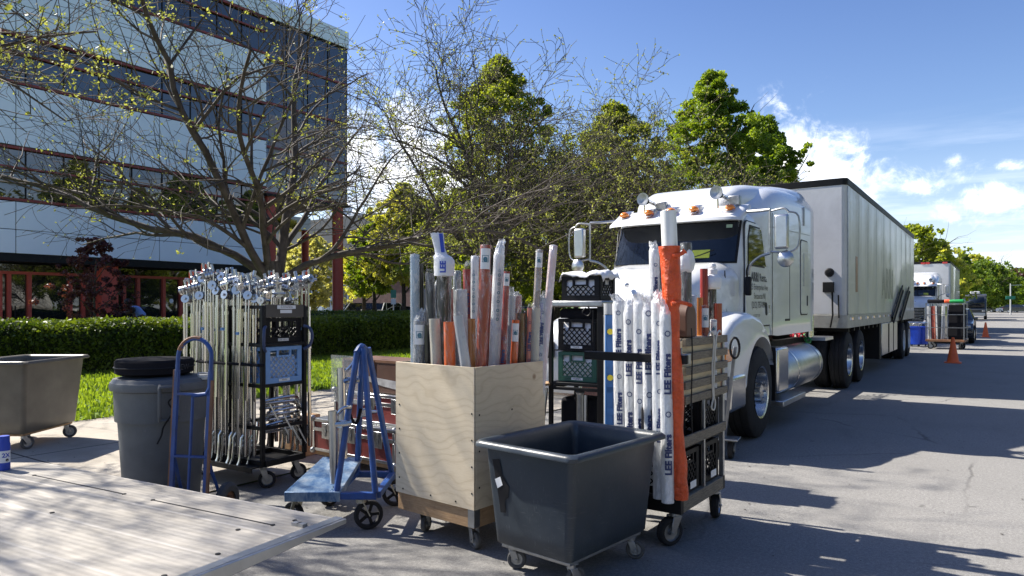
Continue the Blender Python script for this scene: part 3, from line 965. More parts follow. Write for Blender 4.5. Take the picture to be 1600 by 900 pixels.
def crate(name, label, mat, loc, rz, W_=.33, D=.33, H=.28, group=None, tagtxt=None, back=True):
    """open milk crate with diamond lattice walls"""
    T = thing(name, label, 'crate', loc, rz, group)
    b = MB(); t_ = .012
    def wall(M4, w):
        # frame
        b.box(-w / 2, w / 2, -t_ / 2, t_ / 2, 0, .045, M4); b.box(-w / 2, w / 2, -t_ / 2, t_ / 2, H - .03, H, M4)
        b.box(-w / 2, -w / 2 + .045, -t_ / 2, t_ / 2, .0455, H - .0305, M4); b.box(w / 2 - .045, w / 2, -t_ / 2, t_ / 2, .0455, H - .0305, M4)
        b.box(-.075, -.055, -t_ / 2, t_ / 2, H - .085, H - .0305, M4); b.box(.055, .075, -t_ / 2, t_ / 2, H - .085, H - .0305, M4)
        b.box(-.0549, .0549, -t_ / 2 + .001, t_ / 2 - .001, H - .085, H - .072, M4)
        x0, x1, z0, z1 = -w / 2 + .045, w / 2 - .045, .045, H - .085
        step = .05
        for s_ in (-1, 1):
            k = -20
            while k < 40:
                # line x*s + z = c
                c = k * step; pts = []
                for xx in (x0, x1):
                    z = c - s_ * xx
                    if z0 <= z <= z1: pts.append((xx, z))
                for zz in (z0, z1):
                    xx = (c - zz) * s_
                    if x0 < xx < x1: pts.append((xx, zz))
                if len(pts) >= 2:
                    p, q = pts[0], pts[-1]
                    if math.dist(p, q) > .01:
                        b.bar(M4 @ Vector((p[0], .0005 * s_, p[1])), M4 @ Vector((q[0], .0005 * s_, q[1])), .0062, .008)
                k += 1
    wall(Matrix.Translation((0, -D / 2, 0)), W_)
    wall(Matrix.Translation((0, D / 2, 0)), W_)
    wall(Matrix.Translation((-W_ / 2, 0, 0)) @ Matrix.Rotation(PI / 2, 4, 'Z'), D - .014)
    wall(Matrix.Translation((W_ / 2, 0, 0)) @ Matrix.Rotation(PI / 2, 4, 'Z'), D - .014)
    b.box(-W_ / 2 + .01, W_ / 2 - .01, -D / 2 + .01, D / 2 - .01, .004, .012)
    b.build('crate_body', mat, T, smooth=False)
    if tagtxt:
        l = MB().box(-.055, .055, -D / 2 - .0085, -D / 2 - .0065, .012, .034)
        l.build('label', 'white_label', T, smooth=False)
        text_on(MB(), tagtxt, .02, lambda u, v: (u, -D / 2 - .0092, .023 + v)).build('print', 'ink_grey', T, smooth=False)
    return T


# ------------------------------------------------------------------ laundry tubs
def tub(name, label, mat, loc, rz, L, Wd, zr, zb, taper, wheelR, tape=None, group='plastic laundry tub trucks'):
    T = thing(name, label, 'tub cart', loc, rz, group)
    def ring(hx, hy, z, r, n=6): return [(x, y, z) for x, y in rrect(-hx, hx, -hy, hy, r, n)]
    hx, hy = Wd / 2, L / 2
    b = MB(); rr = []
    bx, by = hx - taper - .035, hy - taper - .035
    for k in range(7):
        t = k / 6; rr.append(ring(bx + (hx - .035 - bx) * t, by + (hy - .035 - by) * t, zb + .015 + (zr - .02 - zb) * t, .045))
    rr.insert(0, ring(bx - .02, by - .02, zb, .03))
    # flared rolled rim
    rr += [ring(hx - .02, hy - .02, zr - .008, .05), ring(hx, hy, zr - .03, .055), ring(hx + .012, hy + .012, zr - .026, .06), ring(hx + .012, hy + .012, zr - .008, .06), ring(hx - .004, hy - .004, zr + .008, .055), ring(hx - .03, hy - .03, zr + .006, .045), ring(hx - .048, hy - .048, zr - .02, .04)]
    for k in range(5, -1, -1):
        t = k / 6; rr.append(ring(bx + (hx - .035 - bx) * t - .012, by + (hy - .035 - by) * t - .012, zb + .03 + (zr - .03 - zb) * t, .038))
    b.loft(rr).build('tub_body', mat, T, ang=50)
    f = MB(); f.box(-bx + .03, bx - .03, -by + .03, by - .03, zb - .022, zb - .002)
    f.build('base_frame', 'dull_steel' if mat == 'tub_grey' else 'timber', T, bevel=.004)
    for i, (sx, sy) in enumerate(((-1, -1), (1, -1), (1, 1), (-1, 1))):
        caster(T, sx * (bx - .06), sy * (by - .09), zb - .022, wheelR, [.6, 1.2, .4, 2.2][i], .028, 'grey_rubber')
    return T


tc = Vector((-2.035, 3.585, 0))
T = tub('tub_cart', 'dark blue-grey plastic tub truck with black tape patch, nearest to the camera', 'tub_grey', tc, RAD(-7), .93, .70, .735, .155, .045, .055)
tp = MB()
def tubface(u, v, off=.003):      # u along x, v height on the front (-y) wall
    t = (v - .17) / (.715 - .17); hy = (.465 - .08) + (.465 - .035 - (.465 - .08)) * t
    return (u, -hy - off, v)
poly = [(-.245, .64), (-.19, .65), (-.175, .56), (-.15, .53), (-.13, .5), (-.14, .44), (-.165, .42), (-.165, .35), (-.205, .345), (-.215, .45), (-.225, .52)]
tp.add([tubface(u, v) for u, v in poly], [tuple(range(len(poly)))]).build('tape_patch', 'black_plastic', T, smooth=False)
MB().add([tubface(u, v, .005) for u, v in [(-.232, .53), (-.19, .55), (-.175, .505), (-.215, .48)]], [(0, 1, 2, 3)]).build('sticker', 'white_label', T, smooth=False)

c = Vector((-8.07, 3.07, 0)); ux = Vector((-.555, .832, 0)); uy = Vector((-.832, -.555, 0))
cc = c + ux * .52 + uy * .36
tub('tub_cart', 'worn brownish-grey plastic tub truck standing on the concrete at the left edge', 'tub_brown', (cc.x, cc.y, .012), math.atan2(ux.y, ux.x) - PI / 2, 1.05, .74, .92, .17, .06, .07)

# ------------------------------------------------------------------ plywood bin on casters
BX = Vector((-2.58, 3.35, 0)); yb = RAD(-5)
pc = BX + Matrix.Rotation(yb, 3, 'Z') @ Vector((-.355, .355, 0)); PZ = 1.13
BIN = thing('plywood_bin', 'tall bare plywood crate on casters holding upright wrapped rolls', 'crate', pc, yb)
for (nm, a) in (('side_panel', 0), ('side_panel', 1), ('side_panel', 2), ('side_panel', 3)):
    M4 = Matrix.Rotation(a * PI / 2, 4, 'Z')
    w = .353 if a % 2 == 0 else .3405
    o = MB().box(-w, w, -.355, -.343, .27, PZ, M4).build(nm, 'plywood', BIN, bevel=.0015, seg=1)
scr = [((x + .01, -.3552, z + .03), (x + .01, -.357, z + .03)) for z in (.34, .5, .66, .82) for x in (-.325, .325)] + [((.3552, y, z), (.357, y, z)) for z in (.4, .62, .84) for y in (-.31, .0)] + [((x, -.3552, .3), (x, -.357, .3)) for x in (-.28, -.02, .2)]
for a_, b_ in scr: MB().cyl(a_, b_, .006, n=8).build('screw', 'black_metal', BIN)
bs = MB(); bs.box(-.342, .342, -.342, .342, .285, .3); bs.build('bottom_panel', 'plywood', BIN)
fr = MB(); fr.box(-.343, .343, -.342, -.305, .155, .268); fr.box(-.343, .343, .305, .342, .155, .268); fr.box(.306, .343, -.304, .304, .155, .268); fr.box(-.343, -.306, -.304, .304, .155, .268)
fr.build('base_frame', 'timber', BIN, bevel=.004)
MB().box(.295, .347, -.347, -.344, .16, .27).box(.3445, .347, -.3435, -.295, .16, .27).build('corner_bracket', 'dull_steel', BIN, smooth=False)
for i, (x, y) in enumerate(((-.2, -.24), (.25, -.25), (.25, .25), (-.25, .25))):
    caster(BIN, x, y, .155, .055, [1.9, -.3, .5, 1.2][i], .032, 'grey_rubber')


# ------------------------------------------------------------------ rolls
def emblem(mb, cx, cz, s, fn):
    """boxed letter e"""
    t = s * .15
    for (a, b, c_, d) in ((-s, s, s - t, s), (-s, s, -s, -s + t), (-s, -s + t, -s + t, s - t), (s - t, s, -s + t, s - t)):
        V = []; F = []
        n = 6
        for i in range(n + 1):
            u = a + (b - a) * i / n; V += [fn(cx + u, cz + c_), fn(cx + u, cz + d)]
        for i in range(n): F.append((2 * i, 2 * i + 2, 2 * i + 3, 2 * i + 1))
        mb.add(V, F)
    text_on(mb, 'e', s * 2.6, lambda u, v: fn(cx + u, cz + v), bold=s * .12)


def cylfn(r, a0): return lambda u, z: (r * math.cos(a0 + u / r), r * math.sin(a0 + u / r), z)


def roll(label, base, top, r, film, wrap=None, name='gel_roll', cat='roll', lab=None, prt=None, ptxt='LEE Filters', crumple=0, group=None, wrapcol='clear', rings=None, open_end=True, ptop=None, psize=None, pbase=None):
    """a roll of lighting gel: coloured film, clear bag with a gathered top, paper label, printed lettering"""
    base = Vector(base); top = Vector(top); d = top - base; L = d.length
    T = thing(name, label, cat, base, 0, group)
    T.rotation_mode = 'QUATERNION'
    qz = Vector((0, 0, 1)).rotation_difference(d.normalized()); T.rotation_quaternion = qz
    cl = qz.inverted() @ (Vector((0, 0, 0)) - base); a0 = math.atan2(cl.y, cl.x)
    R = random.Random(hash(label) % 9999 if False else sum(map(ord, label)))
    Lf = L - crumple
    rf = r * (.9 if wrap else 1)
    mb = MB(); mb.lathe([(rf * .75, Lf - .02), (rf * .78, Lf), (rf, Lf), (rf, 0), (.001, 0)], 28)
    mb.build('film', film, T)
    if wrap:
        mb = MB(); n = 26; rg = []
        nz = max(6, int(Lf / .06))
        ph = R.uniform(0, 6)
        for i in range(nz + 1):
            z = Lf * i / nz
            rg.append([((r * (1 + .035 * mnoise.noise((math.cos(2 * PI * k / n) * 2, math.sin(2 * PI * k / n) * 2 + ph, z * 9)))) * math.cos(2 * PI * k / n),
                        (r * (1 + .035 * mnoise.noise((math.cos(2 * PI * k / n) * 2, math.sin(2 * PI * k / n) * 2 + ph, z * 9)))) * math.sin(2 * PI * k / n), z) for k in range(n)])
        if crumple:
            m = 7; lean = Vector((R.uniform(-1, 1), R.uniform(-1, 1), 0)) * r * .7
            for i in range(1, m + 1):
                t = i / m; sq = 1 - .42 * min(1, t * 1.4) + .3 * max(0, t - .6)
                rg.append([(Vector((math.cos(2 * PI * k / n), math.sin(2 * PI * k / n) * (1 - .5 * t), 0)) * r * max(.15, sq + .5 * mnoise.noise((k * .9, ph, t * 3)) * min(1, t * 2)) + lean * t * t + Vector((0, 0, Lf + crumple * t * (1 + .5 * mnoise.noise((k * .8, t * 2, ph)))))) for k in range(n)])
        else:
            rg.append([(r * .8 * math.cos(2 * PI * k / n), r * .8 * math.sin(2 * PI * k / n), Lf + .004) for k in range(n)])
            rg.append([(r * .08 * math.cos(2 * PI * k / n), r * .08 * math.sin(2 * PI * k / n), Lf + .008) for k in range(n)])
        mb.loft(rg, cap=False).build('wrapper', wrap, T, ang=180)
    if lab:
        z, h, wdt = lab
        f = cylfn(r * 1.035 + .0015, a0); V = []; F = []
        n = 8
        for i in range(n + 1):
            u = -wdt / 2 + wdt * i / n; V += [f(u, z - h / 2), f(u, z + h / 2)]
        for i in range(n): F.append((2 * i, 2 * i + 2, 2 * i + 3, 2 * i + 1))
        l = MB().add(V, F).build('label', 'white_label', T)
        e = MB(); emblem(e, 0, z, min(wdt * .33, h * .34), cylfn(r * 1.035 + .003, a0))
        e.build('emblem', 'ink_teal', l, smooth=False)
    if prt:
        n_, sz = prt
        f = cylfn(r * 1.045 + .002, a0 + R.uniform(-.25, .25) if n_ > 1 else a0); mb = MB()
        zt = (ptop if ptop is not None else Lf - .1); step = sz * (len(ptxt) * .62 + 1.6)
        for k in range(n_):
            zc = zt - step * (k + .5)
            if zc - step / 2 < 0: break
            text_on(mb, ptxt, sz, lambda u, v: f(-v, zc + u), bold=sz * .05)
            if rings is not False:
                V = []; F = []
                for i in range(13):
                    a = 2 * PI * i / 12
                    for rr in (sz * .22, sz * .32): V.append(f(rr * math.cos(a), zc + step * .5 + rr * math.sin(a)))
                for i in range(12): F.append((2 * i, 2 * i + 2, 2 * i + 3, 2 * i + 1))
                mb.add(V, F)
        mb.build('print', pbase or 'ink_blue', T, smooth=False)
    return T


plasticwrap('clear_wrap')
plasticwrap('milky_wrap', (.88, .9, .93), .6, .2)
plasticwrap('cloudy_wrap', (.8, .84, .88), .32, .15)
def film(k, col, rough=.22): return M(k, col, rough, 0, var=.25, scale=2, coat=.35, spec=.4, stretch=(8, 8, .6))
film('film_copper', (.3, .05, .025), .3); film('film_orange', (.6, .1, .01), .35); film('film_red', (.26, .018, .014), .3); film('film_pink', (.62, .2, .14), .35)
film('film_dark', (.022, .023, .025)); film('film_grey', (.07, .073, .078)); film('film_brown', (.17, .09, .04)); film('film_blue', (.16, .27, .36))
film('film_white', (.72, .73, .72), .4); film('film_cream', (.48, .45, .37), .4); film('film_green', (.05, .07, .045)); film('film_silver', (.42, .44, .46)); film('film_amber', (.42, .16, .04)); film('film_purple', (.22, .2, .4))

G1 = 'rolls of lighting gel standing in the plywood crate'
# label, film, wrap, Z, x at rim, x top, y top, radius px, options
RL = [
    ('pale blue printed tube at the left rear corner of the plywood crate', 'film_blue', 'cloudy_wrap', 4.68, 649, 648, 398, 7.5, dict(rings=False)),
    ('thin dark tube beside the pale blue one in the plywood crate', 'film_dark', None, 4.75, 660, 657, 412, 4.5, {}),
    ('dark grey roll with frayed bag, third from the left in the crate', 'film_grey', 'clear_wrap', 4.62, 676, 671, 420, 8, dict(crumple=.03)),
    ('black roll in a tall white and blue bag twisted at the top', 'film_dark', 'clear_wrap', 4.5, 692, 694, 402, 13.5, dict(prt=(1, .06), ptxt='Filters', ptop=.78, rings=False)),
    ('dark green roll right of the tall white and blue bag', 'film_green', 'cloudy_wrap', 4.72, 716, 714, 424, 7, {}),
    ('dark red roll with silvery crumpled bag end', 'film_red', 'clear_wrap', 4.78, 732, 730, 408, 8, dict(crumple=.06, prt=(1, .035), rings=False)),
    ('slim clear-bagged roll with rings printed along it', 'film_silver', 'milky_wrap', 4.6, 741, 742, 401, 6.5, dict(prt=(6, .022), ptxt='O', pbase='ink_teal')),
    ('thick copper roll with a large white label, tallest at the front', 'film_copper', 'clear_wrap', 4.4, 752, 759, 383, 9.5, dict(lab=(.0, .13, .066))),
    ('tall milky roll with blue rings and a knotted top', 'film_white', 'milky_wrap', 4.5, 772, 781, 376, 9, dict(crumple=.1, prt=(6, .026), ptxt='O', pbase='ink_teal')),
    ('slender red-brown roll with a small label near its top', 'film_red', 'clear_wrap', 4.42, 786, 792, 424, 5.5, dict(lab=(.0, .08, .04), prt=(2, .035), ptop=.98)),
    ('short clear roll with a crumpled bag top right of the milky one', 'film_silver', 'cloudy_wrap', 4.62, 798, 800, 449, 6, dict(crumple=.06)),
    ('short orange roll with white label at the right front of the crate', 'film_orange', 'clear_wrap', 4.47, 803, 806, 500, 6.5, dict(lab=(.0, .12, .05))),
    ('olive roll with a loosely gathered bag in the right half', 'film_brown', 'clear_wrap', 4.66, 814, 815, 478, 7.5, dict(crumple=.05)),
    ('thin lettered roll right of the olive one', 'film_pink', 'clear_wrap', 4.6, 826, 828, 474, 4.5, dict(prt=(4, .03), crumple=.03)),
    ('tall gold-brown roll leaning right with a label at its top', 'film_brown', 'cloudy_wrap', 4.62, 834, 843, 391, 6, dict(lab=(.0, .1, .05), crumple=.0)),
    ('tall translucent pink roll leaning at the right corner', 'film_pink', 'milky_wrap', 4.62, 850, 865, 384, 6.5, {}),
    ('low lilac lettered roll just left of the pink leaning one', 'film_purple', 'cloudy_wrap', 4.72, 842, 846, 462, 5, dict(prt=(4, .03), crumple=.05)),
    ('grey roll with labelled bag at the left front of the crate', 'film_grey', 'cloudy_wrap', 4.52, 655, 656, 483, 10.5, dict(lab=(.0, .13, .07), crumple=.08)),
    ('cream roll in crinkled bag at the left front', 'film_cream', 'clear_wrap', 4.43, 682, 679, 498, 10, {}),
    ('short bright orange roll at the front of the crate', 'film_orange', 'clear_wrap', 4.4, 703, 702, 503, 10, {}),
    ('dull grey tube with a rounded capped end', 'film_silver', 'cloudy_wrap', 4.55, 722, 720, 453, 10.5, {}),
    ('slanted clear tube with a round mark near the rim', 'film_silver', 'clear_wrap', 4.34, 728, 715, 486, 9, dict(crumple=.03)),
    ('amber roll half hidden behind the slanted clear tube', 'film_amber', 'clear_wrap', 4.5, 738, 737, 498, 6.5, {}),
    ('crinkled printed bag between the grey roll and the orange one', 'film_blue', 'milky_wrap', 4.64, 690, 688, 476, 8, dict(crumple=.05)),
    ('copper roll standing close behind the thick labelled one', 'film_copper', 'clear_wrap', 4.62, 763, 768, 430, 7.5, {}),
    ('short pink roll at the rear right behind the orange one', 'film_pink', 'clear_wrap', 4.75, 812, 813, 505, 6, {}),
    ('short dark roll at the rear right of the crate', 'film_dark', 'clear_wrap', 4.8, 822, 823, 486, 6, dict(prt=(3, .03))),
    ('thin black tube in front of the grey labelled roll', 'film_dark', None, 4.48, 668, 667, 508, 4, {}),
]
for i_, (x_, y_, f_, q_) in enumerate(((664, 452, 'film_silver', .0), (684, 436, 'film_dark', .05), (708, 446, 'film_copper', .03), (724, 470, 'film_blue', .04), (748, 436, 'film_white', .05), (776, 462, 'film_pink', .0), (789, 470, 'film_silver', .04), (808, 456, 'film_copper', .03), (836, 470, 'film_cream', .05), (852, 456, 'film_silver', .04))):
    RL.append(('%s roll filling the rear of the plywood crate, %s from the left' % ({'film_silver': 'silvery', 'film_dark': 'dark', 'film_copper': 'copper', 'film_blue': 'pale blue', 'film_white': 'white', 'film_pink': 'pink', 'film_cream': 'cream'}[f_], ('first', 'second', 'third', 'fourth', 'fifth', 'sixth', 'seventh', 'eighth', 'ninth', 'tenth')[i_]), f_, 'cloudy_wrap' if i_ % 2 else 'clear_wrap', 4.78, x_, x_ + (i_ % 3 - 1) * 2, y_, 6.5 + (i_ % 3), dict(crumple=q_, prt=(3, .034) if i_ % 2 else None)))
for (lb, fm, wp, Z, xr, xt, yt, rp, kw) in RL:
    top = cw(xt, yt, Z); yr = HY - (PZ - EYE) * FPX / Z
    rim = cw(xr, yr, Z); d = (rim - top).normalized()
    ln = (top.z - .31) / -d.z; base = top + d * ln
    lc = base - pc; lc.z = 0; lc = Matrix.Rotation(-yb, 3, 'Z') @ lc; lim = .29 - rp * Z / FPX
    r = rp * Z / FPX
    m_ = .325 - r
    dl_ = Matrix.Rotation(-yb, 3, 'Z') @ (FW + RT * ((xr - 800) / FPX)); ol_ = Matrix.Rotation(-yb, 3, 'Z') @ (-pc); ol_.z = 0
    ta_ = []; tb_ = []
    for q_ in (0, 1):
        a_, b_ = sorted(((-m_ - ol_[q_]) / dl_[q_], (m_ - ol_[q_]) / dl_[q_])); ta_.append(a_); tb_.append(b_)
    zi, zo = max(ta_), min(tb_)
    fr_ = max(.04, min(.96, (Z - 4.34) / .46))
    Zn = zi + (zo - zi) * fr_ if zo > zi else (zi + zo) / 2
    top = cw(xt, yt, Zn); rim = cw(xr, HY - (PZ - EYE) * FPX / Zn, Zn); d = (rim - top).normalized()
    ln = (top.z - .31) / -d.z; base = top + d * ln
    lc = base - pc; lc.z = 0; lc = Matrix.Rotation(-yb, 3, 'Z') @ lc
    base2 = pc + Matrix.Rotation(yb, 3, 'Z') @ Vector((max(-.33 + r, min(.33 - r, lc.x)), max(-.33 + r, min(.33 - r, lc.y)), 0)); base2.z = .31
    kw = dict(kw)
    if 'lab' in kw:
        L = (top - base2).length - kw.get('crumple', 0); kw['lab'] = (L - kw['lab'][1] * .68, kw['lab'][1], kw['lab'][2])
    if lb.startswith('slanted'): kw['lab'] = None
    roll(lb, base2, top, r, fm, wp, group=G1, **kw)
# the twisted white and blue bag on top of the tall black roll
tp = cw(694, 402, 4.5); R_ = 15 * 4.5 / FPX
bag = thing('poly_bag', 'white bag with blue LEE lettering, twisted over the black roll', 'bag', tp - Vector((0, 0, .12)))
mb = MB(); n = 22; rg = []
for i, (z, rx, ry, ox) in enumerate(((0, R_ * 1.03, R_ * 1.03, 0), (.06, R_ * 1.06, R_ * 1.05, 0), (.1, R_ * 1.1, R_, 0), (.122, R_ * 1.0, R_ * .7, -.012), (.14, R_ * .62, R_ * .5, -.02), (.18, R_ * .55, R_ * .25, -.03), (.24, R_ * .62, R_ * .2, -.038), (.275, R_ * .7, R_ * .14, -.045))):
    rg.append([(RT * (math.cos(2 * PI * k / n) * rx * (1 + .12 * mnoise.noise((k * .7, z * 12, 3))) + ox) + FW * math.sin(2 * PI * k / n) * ry + Vector((0, 0, z + .012 * mnoise.noise((k * .8, z * 7, 9))))) for k in range(n)])
mb.loft(rg, cap=False).build('bag_body', 'white_bag', bag, ang=180)
f = lambda u, v: tuple(-FW * (R_ * 1.1) + RT * (-v) + Vector((0, 0, .055 + u)))
text_on(MB(), 'LEE', .05, f, bold=.002).build('print', M('ink_bright_blue', (.02, .06, .42), .5), bag, smooth=False)
sp = MB(); sp.loft([[tuple(RT * (.0 + a * .012) - FW * (R_ * .42 - .02 * z) + Vector((0, 0, .15 + z)) + RT * (-.005 - z * .12)) for a in (-1, 1)] for z in (0, .04, .08, .12)], cap=False, closed=False)
sp.build('stripe', 'ink_bright_blue', bag, smooth=False)


# ------------------------------------------------------------------ long cart with white filter rolls, orange sleeve and crates
CX0, CX1, CY0, CY1, CZ = -2.13, -1.6, 4.17, 4.98, .30
CART = thing('roll_cart', 'tall black frame cart with slatted grey board sides carrying white filter rolls', 'cart', (CX0, CY0, 0), RAD(-1))
L_, W_ = CY1 - CY0, CX1 - CX0
d = MB(); d.box(0, W_, 0, .045, CZ - .09, CZ); d.box(0, W_, L_ - .045, L_, CZ - .09, CZ); d.box(0, .045, .0455, L_ - .0455, CZ - .09, CZ)
d.box(.0455, W_ - .06, .0455, L_ - .0455, CZ - .03, CZ - .005)
d.build('deck', 'black_metal', CART, bevel=.004)
MB().box(W_ - .045, W_ + .002, .0455, L_ - .0455, CZ - .085, CZ + .0).build('side_rail', 'grey_boards', CART, bevel=.003)
TOPZ = 1.26
ps = MB()
for x, y in ((.018, L_ - .018), (W_ - .018, L_ - .018), (.018, .3)):
    ps.bar((x, y, CZ), (x, y, TOPZ), .032)
ps.bar((W_ - .012, .02, CZ), (W_ - .012, .02, TOPZ - .02), .02); ps.bar((W_ - .012, .42, CZ), (W_ - .012, .42, .88), .018)
ps.build('post', 'dull_steel', CART, bevel=.003)
MB().box(-.13, W_ + .055, -.045, -.012, 1.145, 1.2).build('crossbar', 'black_metal', CART, bevel=.006)
MB().box(W_ + .0, W_ + .045, -.04, .05, 1.14, 1.205).build('clamp', 'dull_steel', CART, bevel=.004)
b = MB()
for i, z in enumerate((.885, .975, 1.065, 1.155, 1.245)):
    b.box(W_ - .012, W_ + .012, .05, L_ + .02, z, z + .05)
b.box(W_ - .01, W_ + .008, .03, L_, .62, .685)
b.build('slat', 'grey_boards', CART, bevel=.003)
MB().box(W_ - .03, W_ - .018, .06, L_ - .03, .9, 1.28).build('back_board', 'plywood', CART)
MB().box(.1, W_ - .02, .42, L_ - .02, .86, .88).build('shelf', 'black_metal', CART)
MB().box(.1, W_ - .02, .06, L_ - .05, .6, .615).build('shelf', 'black_metal', CART)
for i, (x, y, yw) in enumerate(((W_ - .07, .07, -2.1), (W_ - .05, L_ - .07, 1.75), (.08, .07, 1.4), (.08, L_ - .07, 1.7))):
    caster(CART, x, y, CZ - .09, .088, yw, .055, 'rubber')
# crates in the cart's side
cm = CART.matrix_basis
def incart(x, y, z): return Matrix.Translation(CART.location) @ Matrix.Rotation(RAD(-1), 4, 'Z') @ Vector((x, y, z))
for (y, z, lb) in ((.215, .305, 'black milk crate with white tag, lower front bay of the roll cart side'), (.585, .305, 'black milk crate with white tag, lower rear bay of the roll cart side'),
                   (.585, .618, 'black milk crate, upper rear bay of the roll cart side')):
    crate('milk_crate', lb, 'crate_black', incart(W_ - .185, y, z), RAD(89), .33, .3, .27, 'black milk crates in the side of the roll cart', tagtxt='GELS' if False else None)
    # white paper tag on the crate
for (y, z) in ((.235, .33), (.61, .33)):
    o = MB().box(-.05, .05, -.001, .001, 0, .045).build('paper_tag', 'white_label', None, smooth=False, loc=incart(W_ - .012, y, z), rot=(0, 0, RAD(89)))
    tag(o, 'white paper tag on the %s lower black crate of the roll cart' % ('front' if y < .4 else 'rear'), 'tag', 'paper tags on the black crates')
bx = MB().box(-.15, .15, -.1, .1, 0, .24); o = bx.build('black_bag', 'dark_cloth', None, bevel=.03, seg=3, loc=incart(W_ - .2, .2, .617), rot=(0, 0, RAD(89)))
tag(o, 'black cloth bag in the upper front bay of the roll cart side', 'bag')
# rope loop
rp = MB(); pth = smoothpath([(W_ + .02, .42, 1.3), (W_ + .03, .45, 1.33), (W_ + .03, .5, 1.27), (W_ + .022, .49, 1.1), (W_ + .02, .5, .95), (W_ + .02, .51, .88), (W_ + .02, .48, .82), (W_ + .02, .53, .8), (W_ + .02, .55, .85), (W_ + .02, .52, .92), (W_ + .022, .53, 1.1), (W_ + .03, .54, 1.28), (W_ + .03, .6, 1.33), (W_ + .02, .66, 1.32)], 4)
rp.tube([incart(*p) for p in pth], .006, 6)
tag(rp.build('rope', 'rope_white'), 'white rope looped down over the slatted side of the roll cart', 'rope')
rp = MB(); rp.tube([incart(*p) for p in smoothpath([(W_ + .02, .12, 1.36), (W_ + .022, .13, 1.2), (W_ + .02, .12, .9), (W_ + .02, .13, .7)], 5)], .004, 6)
tag(rp.build('cord', 'black_plastic'), 'thin black cord hanging down the front of the slatted side', 'cord')

# the white filter rolls: two ranks
G2 = 'white lettered filter rolls standing on the roll cart'
names = ['leftmost', 'second from left', 'third from left', 'fourth from left', 'fifth from left', 'sixth from left']
XS = [(969, 460, 10.5), (985, 468, 9.5), (999, 458, 10), (1013, 464, 10), (1027, 456, 10), (1040, 468, 10)]
for i, (px, yt, rp_) in enumerate(XS):
    Z = 4.92 - .125 * i - (.0 if i % 2 else .03)
    top = cw(px + (-2 if i < 2 else 0), yt, Z); base = Vector((top.x, top.y, CZ + .002))
    bp = cw(px + 7, 600, Z); base.x = (bp.x + top.x) / 2; base.y = (bp.y + top.y) / 2
    roll('white filter roll in a lettered clear bag, %s of the front rank' % names[i], base, top, rp_ * Z / FPX, 'film_white', 'milky_wrap', name='filter_roll', prt=(5, [.052, .058, .054, .062, .05, .058][i]), crumple=.07 + .02 * (i % 2), group=G2, rings=True, ptop=1.15 - .06 * (i % 3))
for i, (px, yt) in enumerate(((983, 470), (1010, 468), (1038, 470))):
    Z = 5.02 - .15 * i
    top = cw(px, yt, Z); roll('white filter roll in the rear rank, %s' % ('at the left', 'in the middle', 'at the right')[i], (top.x, top.y, CZ), top, .036, 'film_white', 'milky_wrap', name='filter_roll', crumple=.06, group=G2)
# taller ones behind
for (px, yt, Z, rp_, fm, wp, lb, kw) in (
        (1022, 378, 4.85, 8, 'film_white', 'milky_wrap', 'tall lettered white bag left of the orange sleeve', dict(prt=(4, .04), crumple=.06)),
        (1031, 394, 4.9, 6, 'film_grey', 'clear_wrap', 'dark grey tube between the lettered bag and the orange sleeve', {}),
        (1072, 380, 4.72, 9.5, 'film_grey', 'clear_wrap', 'grey tube with a white bag tied over its top, right of the orange sleeve', {}),
        (1081, 462, 4.8, 8, 'film_purple', 'milky_wrap', 'short pale lilac tube right of the orange sleeve', dict(prt=(1, .03), ptxt='LEE', rings=False)),
        (1100, 420, 4.98, 6, 'film_red', None, 'dark red tube under the crumpled white bag', {}),
        (1112, 428, 5.02, 8, 'film_dark', 'clear_wrap', 'dark tube with a crumpled white bag at its top on the roll cart', {}),
        (1093, 465, 4.86, 5.5, 'film_amber', None, 'short copper tube with a foil cap on the roll cart', {}),
        (1102, 478, 4.8, 6, 'film_copper', 'clear_wrap', 'short copper roll with a round-emblem label on the roll cart', dict(lab=(0, .13, .052))),
        (1121, 474, 5.0, 7, 'film_copper', None, 'shiny copper tube at the right end of the roll cart', {}),
        (1115, 500, 4.86, 5.5, 'film_silver', 'cloudy_wrap', 'small pale labelled tube at the right end of the roll cart', dict(lab=(0, .09, .045)))):
    top = cw(px, yt, Z); z0 = CZ if px < 1060 else .885
    if 'lab' in kw: kw['lab'] = (top.z - z0 - kw['lab'][1] * .62, kw['lab'][1], kw['lab'][2])
    roll(lb, (top.x + (.02 if px < 1060 else 0), top.y, z0), top, rp_ * Z / FPX, fm, wp, name='gel_tube', group='mixed tubes on the roll cart', **kw)
def baggy(name, label, px, py, Z, w, h, seed, col='white_bag'):
    mb = MB(); n = 20; rg = []
    prof = ((0, .8), (.12, 1), (.35, 1.08), (.6, 1.0), (.8, .62), (.93, .25), (1.0, .12))
    for t_, s in prof:
        rg.append([(w * s * (1 + .3 * mnoise.noise((math.cos(2 * PI * k / n) * 1.6, math.sin(2 * PI * k / n) * 1.6 + seed, t_ * 3))) * math.cos(2 * PI * k / n),
                    w * s * (1 + .3 * mnoise.noise((math.cos(2 * PI * k / n) * 1.6 + 5, math.sin(2 * PI * k / n) * 1.6 + seed, t_ * 3))) * math.sin(2 * PI * k / n), h * t_) for k in range(n)])
    o = mb.loft(rg).build(name, col, None, ang=180, loc=cw(px, py, Z))
    return tag(o, label, 'bag')
baggy('poly_bag', 'white bag gathered to a point over the grey tube', 1072, 426, 4.72, .05, .2, 3, 'milky_wrap' if False else 'white_bag')
baggy('poly_bag', 'crumpled translucent bag over the dark tube near the cowl', 1112, 452, 5.02, .062, .13, 8)
